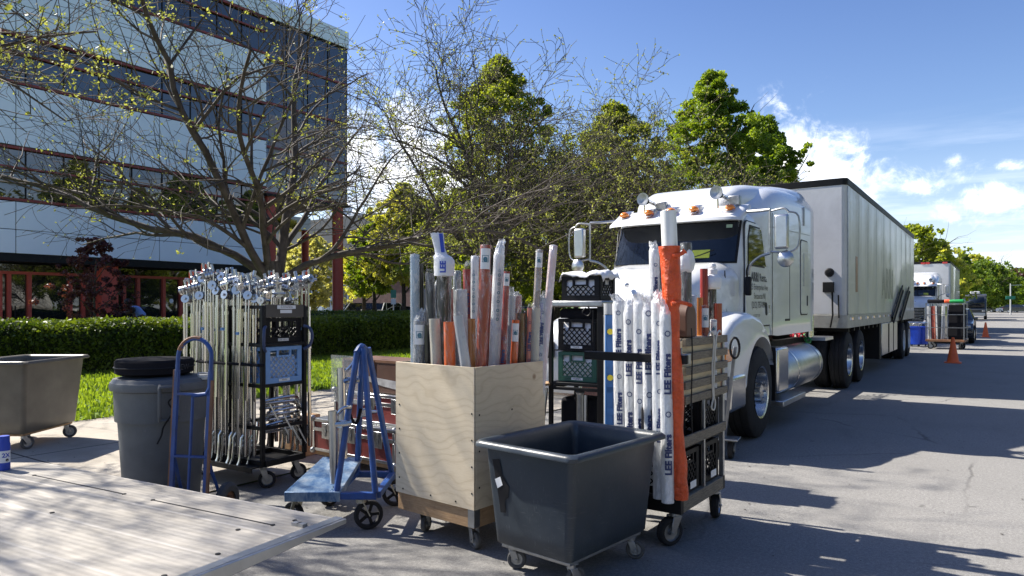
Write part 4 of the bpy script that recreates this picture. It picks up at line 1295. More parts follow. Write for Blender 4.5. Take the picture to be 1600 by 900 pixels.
b = MB().lathe([(.0, 0), (.035, 0), (.035, .05), (.02, .055), (.028, .07), (.022, .09), (.001, .095)], 18)
tag(b.build('bottle_cap', 'white_cloth', None, loc=cw(1113, 432, 5.02)), 'white round cap on the dark tube near the windshield', 'cap')
# brown fibre case with rounded top and its plywood shelf
p = incart(W_ - .05, .25, 1.285)
poly = arc(-.0, .13, .085, 0, 180, 10) + [(-.085, 0), (.085, 0)]
o = MB().prism(poly, 'X', -.12, .03).build('fibre_case', 'brown_fibre', None, bevel=.008, loc=incart(W_ - .04, .2, 1.3), rot=(0, 0, RAD(-1)))
tag(o, 'brown fibre case with a rounded top on the slatted side of the roll cart', 'case')
MB().box(.0, .17, .06, L_ - .04, 0, .012).build('top_shelf', 'plywood', CART, loc=(W_ - .2, 0, 1.283))

# orange sleeve around a long white tube
Z = 4.30
p0 = cw(1064, 779, Z); p1 = cw(1045, 385, Z); p2 = cw(1044, 330, Z)
SLV = thing('sleeved_roll', 'long white tube in a bright orange plastic sleeve, tallest on the roll cart', 'roll', (p0.x, p0.y, CZ))
off = lambda p: p - Vector((p0.x, p0.y, CZ))
a, bb = off(Vector((p0.x, p0.y, CZ + .01))), off(p2)
ax = (bb - a)
def along(z): return a + ax * ((z - a.z) / (bb.z - a.z))
mb = MB(); mb.pipe(along(1.3), bb, .048, .042, 24); mb.build('white_tube', 'film_white', SLV)
mb = MB(); n = 28; rg = []
zt = off(p1).z
for i in range(46):
    t_ = i / 45; z = .02 + (zt - .02) * t_; r = .057 if z > zt * .78 else .04 + .005 * math.sin(z * 11)
    if abs(z - zt * .775) < .03: r *= .93
    if i >= 44: r *= 1.08
    cpt = along(z)
    rg.append([cpt + Vector((math.cos(2 * PI * k / n), math.sin(2 * PI * k / n), .0)) * r * (1 + .17 * mnoise.noise((math.cos(2 * PI * k / n) * 2.2, math.sin(2 * PI * k / n) * 2.2, z * 10)) + (.1 * mnoise.noise((k * 1.1, 2, 1)) if i > 42 else 0)) for k in range(n)])
mb.loft(rg, cap=False).build('orange_sleeve', 'orange_plastic', SLV, ang=180)
kn = MB(); c0 = along(zt * .775) - FW * .06
kn.tube(smoothpath([c0 - RT * .02, c0 + RT * .03 + Vector((0, 0, .01)), c0 + RT * .08, c0 + RT * .105 - Vector((0, 0, .012))], 3), [.012] * 9 + [.006], 7)
c0 = along(zt * .96) - FW * .06
kn.tube(smoothpath([c0 - RT * .0, c0 + RT * .05 + Vector((0, 0, .012)), c0 + RT * .075 + Vector((0, 0, .03))], 3), [.013] * 6 + [.02], 7)
kn.build('tie', 'orange_plastic', SLV)

# spirit level and foil tube leaning at the cart
p = cw(953, 690, 5.05); LV = thing('spirit_level', 'blue spirit level with yellow vials standing left of the white rolls', 'level', (p.x, p.y, CZ if False else .3), RAD(0))
lv = MB(); zt = cw(953, 492, 5.05).z - .3
u = RT * .034
def lbox(x0, x1, z0, z1, y=0, dd=.024, mb=None):
    M4 = Matrix.Rotation(YAW, 4, 'Z'); (mb or lv).box(x0, x1, y - dd / 2, y + dd / 2, z0, z1, M4)
lbox(-.034, -.024, 0, zt); lbox(.024, .034, 0, zt); 
for z0, z1 in ((0, .05), (.2, .24), (.42, .47), (.58, .62), (zt - .55, zt - .5), (zt - .38, zt - .16), (zt - .08, zt)): lbox(-.024, .024, z0, z1, dd=.02)
lbox(-.024, .024, .05, zt - .01, dd=.008)
lv.build('level_body', M('level_blue', (.02, .13, .38), .4), LV, bevel=.001, seg=1)
yv = MB()
for z in (zt - .12, zt - .45): yv.cyl(Vector((0, 0, z)) - FW * .016, Vector((0, 0, z)) + FW * .014, .021, n=18)
yv.build('vial', M('vial_yellow', (.75, .6, .02), .3), LV)
MB().box(-.035, .035, -.015, .015, 0, .003, Matrix.Rotation(YAW, 4, 'Z')).build('end_cap', 'black_plastic', LV, loc=(0, 0, zt))
top = cw(953, 474, 5.15)
T = thing('cardboard_tube', 'grey tube end with orange core above the spirit level', 'tube', (top.x, top.y, .3))
MB().pipe((0, 0, 0), (0, 0, top.z - .3), .045, .034, 22).build('tube_wall', 'film_silver', T)
MB().cyl((0, 0, .1), (0, 0, top.z - .33), .033, n=20).build('core', 'film_orange', T)


# ------------------------------------------------------------------ shelf cart with milk crates
p = cw(937, 478, 5.95); SX, SY = p.x, p.y; SW, SD = .48, .5
SH = thing('shelf_cart', 'black steel shelf cart holding green and black milk crates', 'cart', (SX - SW, SY, 0), RAD(3))
f = MB()
ZS = 1.545
for x, y in ((0, 0), (SW, 0), (0, SD), (SW, SD)): f.bar((x, y, .16), (x, y, ZS - .03), .035 if x == 0 else .05)
for z in (.78, .82, .36, .17):
    for y in (0, SD): f.bar((.018, y, z), (SW - .026, y, z), .028)
    for x in (0, SW): f.bar((x, .018, z), (x, SD - .018, z), .028)
f.box(.02, SW - .03, .02, SD - .02, 1.105, 1.115); f.box(.02, SW - .03, .02, SD - .02, .83, .84); f.box(.02, SW - .03, .02, SD - .02, .375, .385)
f.build('frame', 'black_metal', SH, bevel=.003)
tt = MB(); tt.box(-.03, SW + .03, -.03, SD + .03, ZS - .055, ZS); tt.build('top_tray', 'dull_steel', SH, bevel=.012)
MB().box(SW + .027, SW + .075, -.03, .05, .2, 1.42).build('wide_post', 'black_metal', SH, bevel=.004)
hk = MB(); hk.tube(smoothpath([(SW - .12, -.045, ZS - .06), (SW - .15, -.05, ZS - .1), (SW - .1, -.05, ZS - .13), (SW - .07, -.05, ZS - .09), (SW - .1, -.05, ZS - .05)], 4), .006, 6); hk.tube([(SW - .05, -.05, ZS - .08), (SW - .05, -.05, ZS - .35)], .005, 6)
hk.build('hanging_hook', 'black_metal', SH)
for i, (x, y) in enumerate(((.03, .03), (SW - .03, .03), (SW - .03, SD - .03), (.03, SD - .03))): caster(SH, x, y, .155, .06, i * 1.3, .035, 'rubber')
def insh(x, y, z): return Matrix.Translation(SH.location) @ Matrix.Rotation(RAD(3), 4, 'Z') @ Vector((x, y, z))
GS = 'milk crates on the shelf cart'
crate('milk_crate', 'black milk crate with white cloth on top of the shelf cart', 'crate_black', insh(.27, .2, ZS + .002), RAD(3), .36, .33, .21, GS)
crate('milk_crate', 'black milk crate with white contents on the upper shelf', 'crate_black', insh(.235, .2, 1.118), RAD(3), .36, .33, .27, GS, 'FLAGS')
crate('milk_crate', 'green milk crate on the lower shelf of the shelf cart', 'crate_green', insh(.24, .2, .842), RAD(3), .37, .33, .255, GS, 'CLAMPS')
def stuffbox(label, loc, rz, w, d_, h, mat='white_cloth', name='folded_cloth'):
    mb = MB(); rg = []
    for z, s in ((0, .96), (h * .3, 1), (h * .8, 1), (h, .9)):
        rg.append([(x * s, y * s, z + (.02 * mnoise.noise((x * 9, y * 9, z * 9 + w * 40)) if z > 0 else 0)) for x, y in rrect(-w / 2, w / 2, -d_ / 2, d_ / 2, .03, 4)])
    o = mb.loft(rg).build(name, mat, None, loc=loc, rot=(0, 0, rz), ang=60)
    return tag(o, label, 'cloth')
stuffbox('white folded cloths inside the upper shelf crate', insh(.235, .2, 1.132), RAD(3), .335, .308, .225)
stuffbox('white folded cloths inside the green crate', insh(.24, .2, .856), RAD(3), .345, .308, .21)
stuffbox('white folded cloths inside the top black crate of the shelf cart', insh(.27, .2, ZS + .016), RAD(3), .335, .308, .17)
mb = MB(); V = []; F = []; nx, ny = 20, 14
for j in range(ny):
    for i in range(nx):
        x = -.2 + .42 * i / (nx - 1); y = -.19 + .38 * j / (ny - 1)
        z = .03 + .035 * mnoise.noise((x * 9, y * 9, 4)) - (.05 if i in (0, nx - 1) else 0) - (.03 if j in (0,) else 0) + .02 * mnoise.noise((x * 25, y * 25, 4))
        V.append((x, y, max(z, .004) if 0 < i < nx - 1 and 0 < j else z))
for j in range(ny - 1):
    for i in range(nx - 1): F.append((j * nx + i, j * nx + i + 1, (j + 1) * nx + i + 1, (j + 1) * nx + i))
o = mb.add(V, F).build('cloth', 'white_cloth', None, ang=180, loc=insh(.27, .2, ZS + .215), rot=(0, 0, RAD(5)), thick=.006)
tag(o, 'rumpled white cloth draped over the topmost black crate', 'cloth')
# dark fillers for the crate gap, then gear lower down the shelf cart
stuffbox('added black filler in the dark gap above the upper shelf crate', insh(.235, .2, 1.392), RAD(3), .36, .33, .085, 'dark_cloth', 'gap_filler')  # added block that keeps the gap between crate and tray dark
o = MB().box(-.2, .2, -.02, .02, 0, .34).build('gap_backing', 'dark_cloth', None, bevel=.006, loc=insh(.22, .43, 1.118), rot=(0, 0, RAD(3))); tag(o, 'added dark backing closing the gap behind the upper shelf crate', 'board')  # added dark liner so the crate gap reads black
o = MB().box(-.17, .17, -.14, .14, 0, .3).build('gear_bag', 'dark_cloth', None, bevel=.04, seg=3, loc=insh(.2, .25, .387)); tag(o, 'black gear bag low in the shelf cart', 'bag')
mb = MB(); mb.cyl((0, 0, 0), (.0, 0, .34), .03, n=14); mb.lathe([(.03, .34), (.04, .36), (.02, .39), (.001, .39)], 14)
o = mb.build('steel_flask', 'dull_steel', None, loc=insh(.26, .05, .387)); tag(o, 'dull metal flask standing low in the shelf cart', 'flask')
mb = MB(); mb.bar((-.06, -.06, .2), (.0, -.05, .78), .022); mb.bar((.4, -.08, .2), (.4, -.07, .75), .02)
o = mb.build('grip_bar', 'alu', None, loc=insh(0, -.03, 0)); tag(o, 'pair of bare aluminium bars leaning at the foot of the shelf cart', 'bar')
# orange shelf board poking out left of the shelf cart
o = MB().box(-.3, 0, -.2, .1, 0, .02).build('wooden_board', 'timber', None, loc=insh(.0, .0, .8)); tag(o, 'wooden board lying out to the left of the shelf cart', 'board')

# ------------------------------------------------------------------ grey platform hand truck in front of the bumper
p = gp(1139, 716)
HT = thing('steel_hand_truck', 'grey steel hand truck with a black loop handle in front of the tractor bumper', 'hand truck', (p.x, p.y, 0), RAD(8))
mb = MB(); mb.bar((-.05, .05, .2), (.06, -.0, 1.1), .03, .03); mb.bar((-.4, .1, .2), (-.38, .05, 1.05), .03)
mb.prism([(.06, .2), (.1, .2), (.02, .52), (-.02, .95), (-.09, .95), (-.12, .4)], 'X', -.4, -.385)
mb.box(-.42, .1, -.12, .1, .19, .205)
mb.build('frame', 'dull_steel', HT, bevel=.003)
MB().prism([(-.42, .22), (-.03, .22), (-.0, .8), (-.4, .8)], 'Y', .03, .04).build('back_plate', M('grey_plate', (.16, .17, .18), .4, var=.2), HT)
MB().tube([(.06 + .0 + .045 * math.cos(a) * .9, -.03 + .02 * math.cos(a), 1.09 + .1 * math.sin(a)) for a in np.linspace(0, 2 * PI, 20)[:-1]], .012, 8, closed=True).build('loop_handle', 'black_plastic', HT)
for x in (-.12, .02): MB().lathe([(.001, -.03), (.05, -.03), (.055, -.02), (.095, -.022), (.1, 0), (.095, .022), (.055, .02), (.05, .03), (.001, .03)], 24, (x * 1.0, .0, .1), 'X').build('wheel', 'rubber', HT)
for x in (-.155, .055): MB().lathe([(.001, -.005), (.045, -.004), (.045, .004), (.001, .005)], 16, (x, 0, .1), 'X').build('hub', 'dull_steel', HT)


# ------------------------------------------------------------------ blue A-frame dolly
ya = RAD(34); o0 = Vector((-3.9, 3.02, 0))
AF = thing('blue_panel_dolly', 'blue steel A-frame dolly with chrome pipes and a scuffed sloping deck', 'dolly', o0, ya)
f = MB(); LX, LY, zd = .6, .6, .235
f.bar((0, 0, zd), (LX, 0, zd), .045); f.bar((0.02, LY, zd), (LX, LY, zd), .045)
f.bar((LX - .0, .023, zd), (LX, LY - .023, zd), .045); f.bar((.3, .023, zd), (.3, LY - .023, zd), .045)
f.build('base_frame', 'blue_paint', AF, bevel=.005)
apx = Vector((.44, .28, 1.2))
for nm, a_, b_ in (('frame_tube', (.33, 0, zd + .02), (apx.x - .02, apx.y - .07, apx.z - .02)), ('frame_tube', (.59, .0, zd + .02), (apx.x + .02, apx.y - .06, apx.z)),
                   ('frame_tube', (.33, LY, zd + .02), (apx.x - .01, apx.y + .05, apx.z - .02)), ('frame_tube', (.59, LY, zd + .02), (apx.x + .03, apx.y + .05, apx.z))):
    MB().cyl(a_, b_, .021, n=14).build(nm, 'blue_paint', AF)
MB().tube(smoothpath([(apx.x - .02, apx.y - .08, apx.z - .03), (apx.x, apx.y - .02, apx.z + .012), (apx.x + .02, apx.y + .06, apx.z - .03)], 4), .026, 10).build('ridge_tube', 'blue_paint', AF)
MB().bar((.34, .03, zd + .02), (.34, LY - .03, zd + .02), .03).build('cross_tube', 'blue_paint', AF)
dk = MB(); dk.add([(-.01, -.03, zd + .03), (.36, -.03, zd + .03), (.36, LY + .04, zd + .12), (.06, LY + .04, zd + .12), (-.01, -.03, zd - .035), (.36, -.03, zd - .035), (.36, LY + .04, zd + .1), (.06, LY + .04, zd + .1)],
       [(0, 1, 2, 3), (7, 6, 5, 4), (0, 4, 5, 1), (1, 5, 6, 2), (2, 6, 7, 3), (3, 7, 4, 0)])
mD, t, v = custom('scuffed_blue')
n_ = t.noise(t.mapping(v, (2, 1.3, 1)), 5, 10, .75, .1)
c = t.ramp(n_, [(.4, (.05, .12, .25)), (.55, (.2, .28, .38)), (.68, (.42, .46, .5))])
fin(t, c, .35, n_, .2, .004, metal=.35)
dk.build('deck_plate', 'scuffed_blue', AF, bevel=.004)
AFM = Matrix.Translation(o0) @ Matrix.Rotation(ya, 4, 'Z')
for (x, y, z0, z1, lb) in ((.3, .07, .3, .79, 'near'), (.3, .3, .42, 1.06, 'far')):
    P = thing('pipe_stand', 'upright chrome pipe clamped to the %s side of the blue dolly' % lb, 'pipe', AFM @ Vector((x, y, z0)), ya, 'chrome pipes on the blue dolly')
    MB().pipe((0, 0, 0), (-.015, .0, z1 - z0), .03, .024, 20).build('pipe', 'alu', P)
    MB().tube([(.0, 0, z1 - z0 - .09), (.06, .02, z1 - z0 - .09), (.1, .04, z1 - z0 - .085)], .026, 10).build('side_arm', 'chrome', P)
    MB().tube(smoothpath([(.02, 0, z1 - z0 - .02), (.06, 0, z1 - z0 + .02), (.1, .03, z1 - z0 + .09 if lb == 'far' else z1 - z0 + .02)], 3), .014, 8).build('curved_handle', 'chrome', P)
cl = MB(); cl.cbox((.42, .46, .72), (.08, .06, .06), .3); cl.cyl((.36, .46, .72), (.5, .5, .72), .012); cl.cbox((.425, .4, 1.0), (.05, .05, .07), .3)
cl.build('clamp', 'chrome', AF, bevel=.008)
cs = MB().tube(smoothpath([(.4, .25, .98), (.36, .22, .9), (.37, .2, .75), (.41, .22, .68), (.44, .24, .78)], 4), .012, 6)
cs.build('black_strap', 'dark_cloth', AF)
for (x, y, yw, R_) in ((.49, .02, .45, .098), (.06, .06, 2.6, .085), (.57, LY - .02, .2, .098), (.1, LY - .05, 1.0, .09)):
    fk = MB(); fk.cyl((x, y, zd - .025), (x, y, zd - .05), .035, n=12)
    c_, s_ = math.cos(yw), math.sin(yw)
    for q in (-1, 1):
        fk.bar((x - s_ * q * .03, y + c_ * q * .03, zd - .03), (x + c_ * .05 - s_ * q * .03, y + s_ * .05 + c_ * q * .03, R_), .035, .006)
    fo = fk.build('caster', M('galvanised', (.4, .39, .33), .5, .6, var=.2), AF)
    w = MB().lathe([(R_ * .72, -.02), (R_ * .95, -.02), (R_, -.012), (R_, .012), (R_ * .95, .02), (R_ * .72, .02), (R_ * .72, -.02)], 30, ax='Y')
    w.build('tyre', 'rubber', fo, loc=(x + c_ * .05, y + s_ * .05, R_), rot=(0, 0, yw))
    w = MB()
    for k in range(5):
        a_ = k * 2 * PI / 5; w.bar((.01 * math.cos(a_), 0, .01 * math.sin(a_)), (R_ * .74 * math.cos(a_), 0, R_ * .74 * math.sin(a_)), .012, .02)
    w.cyl((0, -.025, 0), (0, .025, 0), .022, n=14)
    w.build('rim', 'black_plastic', fo, loc=(x + c_ * .05, y + s_ * .05, R_), rot=(0, 0, yw))


# ------------------------------------------------------------------ road cases behind the blue dolly
def case(label, x0, y0, z0, L, D, H, rz, group='red road cases stacked on the concrete', mat='case_red'):
    T = thing('road_case', label, 'case', (x0, y0, z0), rz, group)
    MB().box(.004, L - .004, .004, D - .004, .004, H - .004).build('case_panel', mat, T)
    e = MB(); t_ = .026
    for z in (0, H - t_, H * .62):
        e.box(0, L, -.003, .012, z, z + t_ * (1 if z != H * .62 else 1.3)); e.box(-.003, .012, .0125, D, z, z + t_); e.box(L - .012, L + .003, .0125, D, z, z + t_)
    for x in (0, L - t_): e.box(x, x + t_, -.005, .01, t_ + .001, H * .62 - .001); e.box(x, x + t_, -.005, .01, H * .62 + t_ * 1.3 + .001, H - t_ - .001)
    e.box(0, L, .0125, D, H - .006, H + .002)
    e.build('metal_edge', 'alu', T, bevel=.002, seg=1)
    for x in (0, L):
        for z in (0, H): MB().ball((x, 0, z), .028, 10).build('corner_ball', 'dull_steel', T)
    for k in range(3):
        x = L * (.18 + .32 * k)
        l = MB().box(x - .055, x + .055, -.012, -.004, H * .42, H * .9); lt = l.build('latch', 'alu', T, bevel=.01)
        MB().cyl((x, -.014, H * .66), (x, -.02, H * .66), .02, n=12).box(x - .012, x + .012, -.018, -.0125, H * .5, H * .85).build('latch_turn', 'dull_steel', lt)
    return T


case('long low red road case at the bottom of the stack', -5.33, 4.42, .14, 1.12, .5, .3, RAD(-3))
case('red road case in the middle of the stack', -5.12, 4.5, .445, 1.02, .42, .27, RAD(-3))
dl = thing('case_dolly', 'low timber dolly board under the red road cases', 'dolly', (-5.33, 4.42, 0), RAD(-3))
MB().box(.02, 1.1, .02, .48, .1, .138).build('board', 'timber', dl)
for x, y in ((.1, .08), (1.0, .08), (.1, .42), (1.0, .42)): caster(dl, x, y, .1, .04, 1, .025, 'grey_rubber', z0=.012)
T = thing('trunk', 'old brown fibre trunk with pale scuffs on top of the red road cases', 'trunk', (-5.05, 4.55, .722), RAD(-3))
MB().box(0, .95, 0, .4, 0, .29).build('trunk_body', 'brown_fibre', T, bevel=.006)
e = MB()
for x in (0, .42, .93): e.box(x - .012, x + .012, -.006, -.0005, .002, .288)
e.box(0, .95, -.004, .002, .27, .292)
e.build('edge_strip', 'rust', T)
MB().add([(.2, -.0035, .15), (.95, -.0035, .1), (.95, -.0035, .02), (.55, -.0035, .06), (.3, -.0035, .1)], [(0, 4, 3, 2, 1)]).build('pale_patch', M('pale_patch', (.45, .44, .43), .5, var=.25, scale=14), T, smooth=False)
o = MB().box(-.2, .25, -.004, .004, 0, .42).build('clear_plate', M('clear_plate', (.75, .78, .78), .08, alpha=.22), None, loc=cw(540, 612, 6.25) + Vector((0, 0, -.1)), rot=(0, 0, RAD(-3)))
tag(o, 'clear plastic sheet leaning in front of the brown trunk', 'sheet')
ap = thing('apple_box', 'pale plywood box beside the red road cases', 'box', (-5.75, 4.35, .012), RAD(5))
MB().box(0, .16, 0, .4, 0, .4).build('box_body', 'timber', ap, bevel=.008)
pc_ = cw(568, 556, 6.3); o = MB().tube([(.02 * math.cos(a), .02 * math.sin(a), .012) for a in np.linspace(0, 2 * PI, 16)[:-1]], .009, 6, closed=True).build('tape_roll', M('tape_yellow', (.5, .35, .08), .5), None, loc=(pc_.x, pc_.y, 1.012))
tag(o, 'small yellow tape roll on top of the brown trunk', 'tape')


# ------------------------------------------------------------------ C-stand cart
CS = thing('stand_cart', 'black steel cart hung with chrome light stands and two milk crates', 'cart', (-5.84, 3.53, 0), RAD(2))
CW_, CD, BXX = .93, .43, .5
f = MB()
for y in (0, CD):
    f.bar((0, y, .21), (CW_, y, .21), .035, .05)
for x in (0, CW_, BXX): f.bar((x, .018, .21), (x, CD - .018, .21), .035, .05)
for x in (BXX, CW_):
    for y in (0, CD): f.bar((x, y, .235), (x, y, 1.5), .032)
for z in (1.18, .845, .5):
    for y in (0, CD): f.bar((BXX + .016, y, z), (CW_ - .016, y, z), .028)
    for x in (BXX, CW_): f.bar((x, .016, z), (x, CD - .016, z), .026)
for x in (BXX, CW_): f.bar((x, .016, 1.49), (x, CD - .016, 1.49), .028)
for y in (0, CD): f.bar((BXX + .016, y, 1.49), (CW_ - .016, y, 1.49), .028)
f.bar((0, CD, .235), (0, CD, 1.5), .03); f.bar((.016, CD, 1.49), (BXX - .016, CD, 1.49), .028)
f.build('frame', 'black_metal', CS, bevel=.003)
t_ = MB(); t_.box(-.12, CW_ + .0, -.1, CD - .02, .19, .2); t_.box(-.12, CW_, -.112, -.1, .16, .2); t_.build('deck_tray', 'black_metal', CS)
MB().tube([(-.03, -.04, 1.02), (.2, -.062, 1.02), (.5, -.066, 1.02), (CW_, -.04, 1.02), (CW_ + .02, .0, 1.02)], .012, 8).build('strap', 'dark_cloth', CS)
for y in (.02, CD - .02):
    sgn = -1 if y < .1 else 1
    h = MB().tube(smoothpath([(CW_ + .01, y, 1.33), (CW_ + .045, y + sgn * .04, 1.31), (CW_ + .06, y + sgn * .055, 1.24), (CW_ + .045, y + sgn * .04, 1.16), (CW_ + .01, y, 1.13)], 4), .013, 8); h.build('handle', M('navy_rubber', (.03, .05, .12), .5), CS)
for x, y in ((.06, .05), (CW_ - .06, .05), (.06, CD - .05), (CW_ - .06, CD - .05)): caster(CS, x, y, .185, .07, x + y, .04, 'rubber')
csm = Matrix.Translation(CS.location) @ Matrix.Rotation(RAD(2), 4, 'Z')
lp = MB(); lp.box(CW_ + .0185, CW_ + .0205, .13, .32, 1.475, 1.505); lp.box(CW_ + .0185, CW_ + .0205, .16, .28, 1.44, 1.468); lp.build('label', 'white_label', CS, smooth=False)
text_on(MB(), 'C-STANDS', .026, lambda u, v: (CW_ + .0212, .225 + u, 1.49 + v)).build('print', 'ink_grey', CS, smooth=False)
MB().box(CW_ + .004, CW_ + .016, .02, CD - .02, 1.405, 1.512).build('name_plate', M('brown_plate', (.07, .06, .05), .5), CS, bevel=.002)
GC = 'milk crates in the stand cart'
crate('milk_crate', 'black milk crate in the upper bay of the stand cart', 'crate_black', csm @ Vector((CW_ - .185, CD / 2, 1.195)), RAD(92), .37, .34, .205, GC, 'GRIP HEADS')
crate('milk_crate', 'light blue milk crate with white papers in the stand cart', 'crate_blue', csm @ Vector((CW_ - .175, CD / 2, .86)), RAD(92), .37, .34, .3, GC, 'ARMS')
stuffbox('stack of white papers in the light blue crate', csm @ Vector((CW_ - .175, CD / 2, .875)), RAD(92), .33, .3, .21, 'white_label', 'paper_stack')
o = MB().box(-.12, .12, -.12, .12, 0, .1).build('cable_case', 'dark_cloth', None, bevel=.02, loc=csm @ Vector((CW_ - .2, CD / 2, 1.21)), rot=(0, 0, RAD(2)))
tag(o, 'black case inside the upper black crate of the stand cart', 'case')


def grip_head(mb, c, a, s=1):
    """pair of grooved discs on a shared bolt with a T handle"""
    c = Vector(c); d = Vector((math.cos(a), math.sin(a), .25 * math.sin(a * 3))).normalized(); u, q = frame_of(d)
    for o_ in (-.028, -.008, .012): mb.cyl(c + d * o_ * s, c + d * (o_ + .015) * s, .031 * s, n=14)
    mb.cyl(c - d * .04 * s, c + d * .075 * s, .009 * s, n=8)
    mb.cyl(c + d * .06 * s - u * .05 * s, c + d * .06 * s + u * .05 * s, .009 * s, n=8)
    mb.cyl(c + d * .02 * s + q * .02, c + d * .02 * s + q * .07 * s, .012 * s, n=8)
    return mb


def make_stand(kind):
    T = thing('light_stand', 'x', 'light stand', (0, 0, 0))
    H = 1.5
    MB().cyl((0, 0, .06), (0, 0, H * .6), .0165, n=10).cyl((0, 0, H * .6), (0, 0, H * .63), .021, n=10).cyl((0, 0, H * .63), (0, 0, H * .82), .014, n=10).cyl((0, 0, H * .82), (0, 0, H * .84), .018, n=10).cyl((0, 0, H * .84), (0, 0, H), .0105, n=8).build('column', 'chrome', T)
    for k in range(3):
        a = (.12, .0, -.12)[k] + PI * 1.3
        dx, dy = math.cos(a), math.sin(a); z0 = .24 - .04 * k
        MB().tube([(dx * .012, dy * .012, z0), (dx * .03, dy * .03, z0 - .03), (dx * .034, dy * .034, .1), (dx * .04, dy * .04, .03), (dx * .065, dy * .06, -.03)], .0115, 8).build('leg', 'chrome', T)
    g = MB(); grip_head(g, (0, 0, H * .985), .4 + kind * 1.1, 1.25)
    g.build('grip_head', 'alu', T)
    ar = MB(); ar.cyl((.035, -.02, H * .35), (.045, -.012, H * 1.0 + .04 * kind), .0075, n=8)
    ar.build('gobo_arm', 'chrome', T)
    g = MB(); grip_head(g, (.042, -.012, H * .93 + .05 * kind), 1.9 + kind * .9, 1.2); g.build('arm_head', 'alu' if kind < 2 else 'dull_steel', T)
    if kind == 1: MB().cyl((0, 0, H * .70), (0, 0, H * .715), .0235, n=10).build('colour_band', 'crate_blue', T)
    if kind == 2: MB().box(-.02, .03, -.034, -.02, H * .99, H * 1.04).build('orange_tag', 'orange_plastic', T, bevel=.004)
    return T


protos = [make_stand(k) for k in range(3)]
r_ = random.Random(5)
GS2 = 'chrome light stands hung side by side on the cart'
ords = ['first', 'second', 'third', 'fourth', 'fifth', 'sixth', 'seventh', 'eighth', 'ninth', 'tenth', 'eleventh', 'twelfth']
used = set(); k = 0
def put_stand(kind, x, y, z, rz, lb, sc=1):
    T = protos[kind] if kind not in used else dup(protos[kind])
    used.add(kind)
    T.location = csm @ Vector((x, y, z)); T.rotation_euler = (r_.gauss(0, .008), r_.gauss(0, .012), rz); T['label'] = lb; T['group'] = GS2
    T.scale = (1, 1, sc)
for i in range(12):
    put_stand([2, 1, 0, 0, 1, 2, 1, 0, 2, 0, 1, 0][i], -.01 + .072 * i, .03, .2 + r_.uniform(-.012, .012), r_.uniform(-.3, .3), 'chrome light stand, %s from the left directly behind the front row' % ords[i], 1.0 + r_.uniform(-.03, .04))
for i in range(12):
    put_stand([0, 2, 0, 1, 2, 0, 0, 1, 0, 0, 1, 0][i], -.04 + .072 * i, -.05 + .014 * (i % 2), .2 + r_.uniform(-.012, .012), r_.uniform(-.3, .3), 'chrome light stand, %s from the left in the front row of the stand cart' % ords[i], 1.0 + [-.03, -.02, 0, .03, .06, .05, .03, .045, .0, .02, .0, -.01][i])
for i in range(7):
    put_stand(i % 3, .0 + .068 * i, .14 + .02 * (i % 2), .215, r_.uniform(-.5, .5), 'chrome light stand, %s from the left in the middle row of the stand cart' % ords[i], .985 + r_.uniform(-.02, .03))
for i in range(12):
    put_stand(i % 3, .02 + .082 * i, .475 + .025 * (i % 2), .22, r_.uniform(-.5, .5), 'chrome light stand, %s from the left in the rear row of the stand cart' % ords[i], .985 + r_.uniform(-.02, .035))
for i in range(9):
    T = thing('short_stand', 'short chrome rod with a grip head, %s from the front above the black crate' % ords[i], 'rod', csm @ Vector((CW_ - .05 - .1 * (i % 2), .03 + .046 * i, 1.215)), r_.uniform(0, 3), 'short rods standing above the upper black crate')
    hgt = .36 + .06 * (i % 3) + (.05 if i % 2 else 0)
    MB().cyl((0, 0, 0), (0, 0, hgt), .008, n=8).build('rod', 'chrome', T)
    g = MB(); grip_head(g, (0, 0, hgt - .03), i * .8); g.build('grip_head', 'alu', T)
for i in range(7):
    mb = MB(); y = .03 + .02 * (i % 3); z = .72 - .06 * i
    mb.tube(smoothpath([(0, 0, 0), (.2, -.01, .015), (.34, 0, .0), (.37, .01, -.06), (.4, .01, -.13)], 3), .0125, 8); mb.tube([(0, .02, -.02), (.34, .02, -.03)], .011, 8)
    mb.bar((.05 + .05 * i, -.02, -.03), (.1 + .05 * i, -.06, -.16), .02, .012)
    o = mb.build('folding_stand', 'chrome', None, loc=csm @ Vector((CW_ - .03 - .05 * (i % 2), y, max(z, .42) + .01 * i)), rot=(0, 0, RAD(92)))
    tag(o, 'folded steel stand lying in the lowest bay of the cart, %s from the top' % ords[i], 'light stand', 'folded stands lying under the blue crate')

# ------------------------------------------------------------------ grey round trash can
cx, cy = -5.22, 2.9
CAN = thing('trash_can', 'large round grey plastic trash can with a black bag on its lid', 'trash can', (cx, cy, .012))
prof = [(.001, .0), (.25, .0), (.262, .03), (.3, .62), (.302, .64), (.32, .64), (.328, .86), (.335, .865), (.352, .87), (.356, .9), (.35, .925), (.33, .93)]
MB().lathe(prof + [(.3, .91), (.25, .04), (.001, .035)], 48).build('can_body', 'can_grey', CAN)
MB().lathe([(.345, .925), (.33, .95), (.2, .965), (.001, .97)], 40).build('lid', 'can_grey', CAN)
ca = math.atan2(-cy, -cx) + .12
hd = MB()
for s_ in (-1, 1):
    pts = [(r * math.cos(ca + s_ * .17), r * math.sin(ca + s_ * .17), z) for r, z in ((.325, .66), (.335, .66), (.37, .7), (.372, .9), (.345, .92))]
    hd.tube(pts, .012, 6)
hd.tube([(.37 * math.cos(ca + a), .37 * math.sin(ca + a), .905) for a in np.linspace(-.17, .17, 6)], .014, 6)
hd.tube([(.345 * math.cos(ca + a), .345 * math.sin(ca + a), .665) for a in np.linspace(-.17, .17, 6)], .012, 6)
hd.build('handle', 'can_grey', CAN)
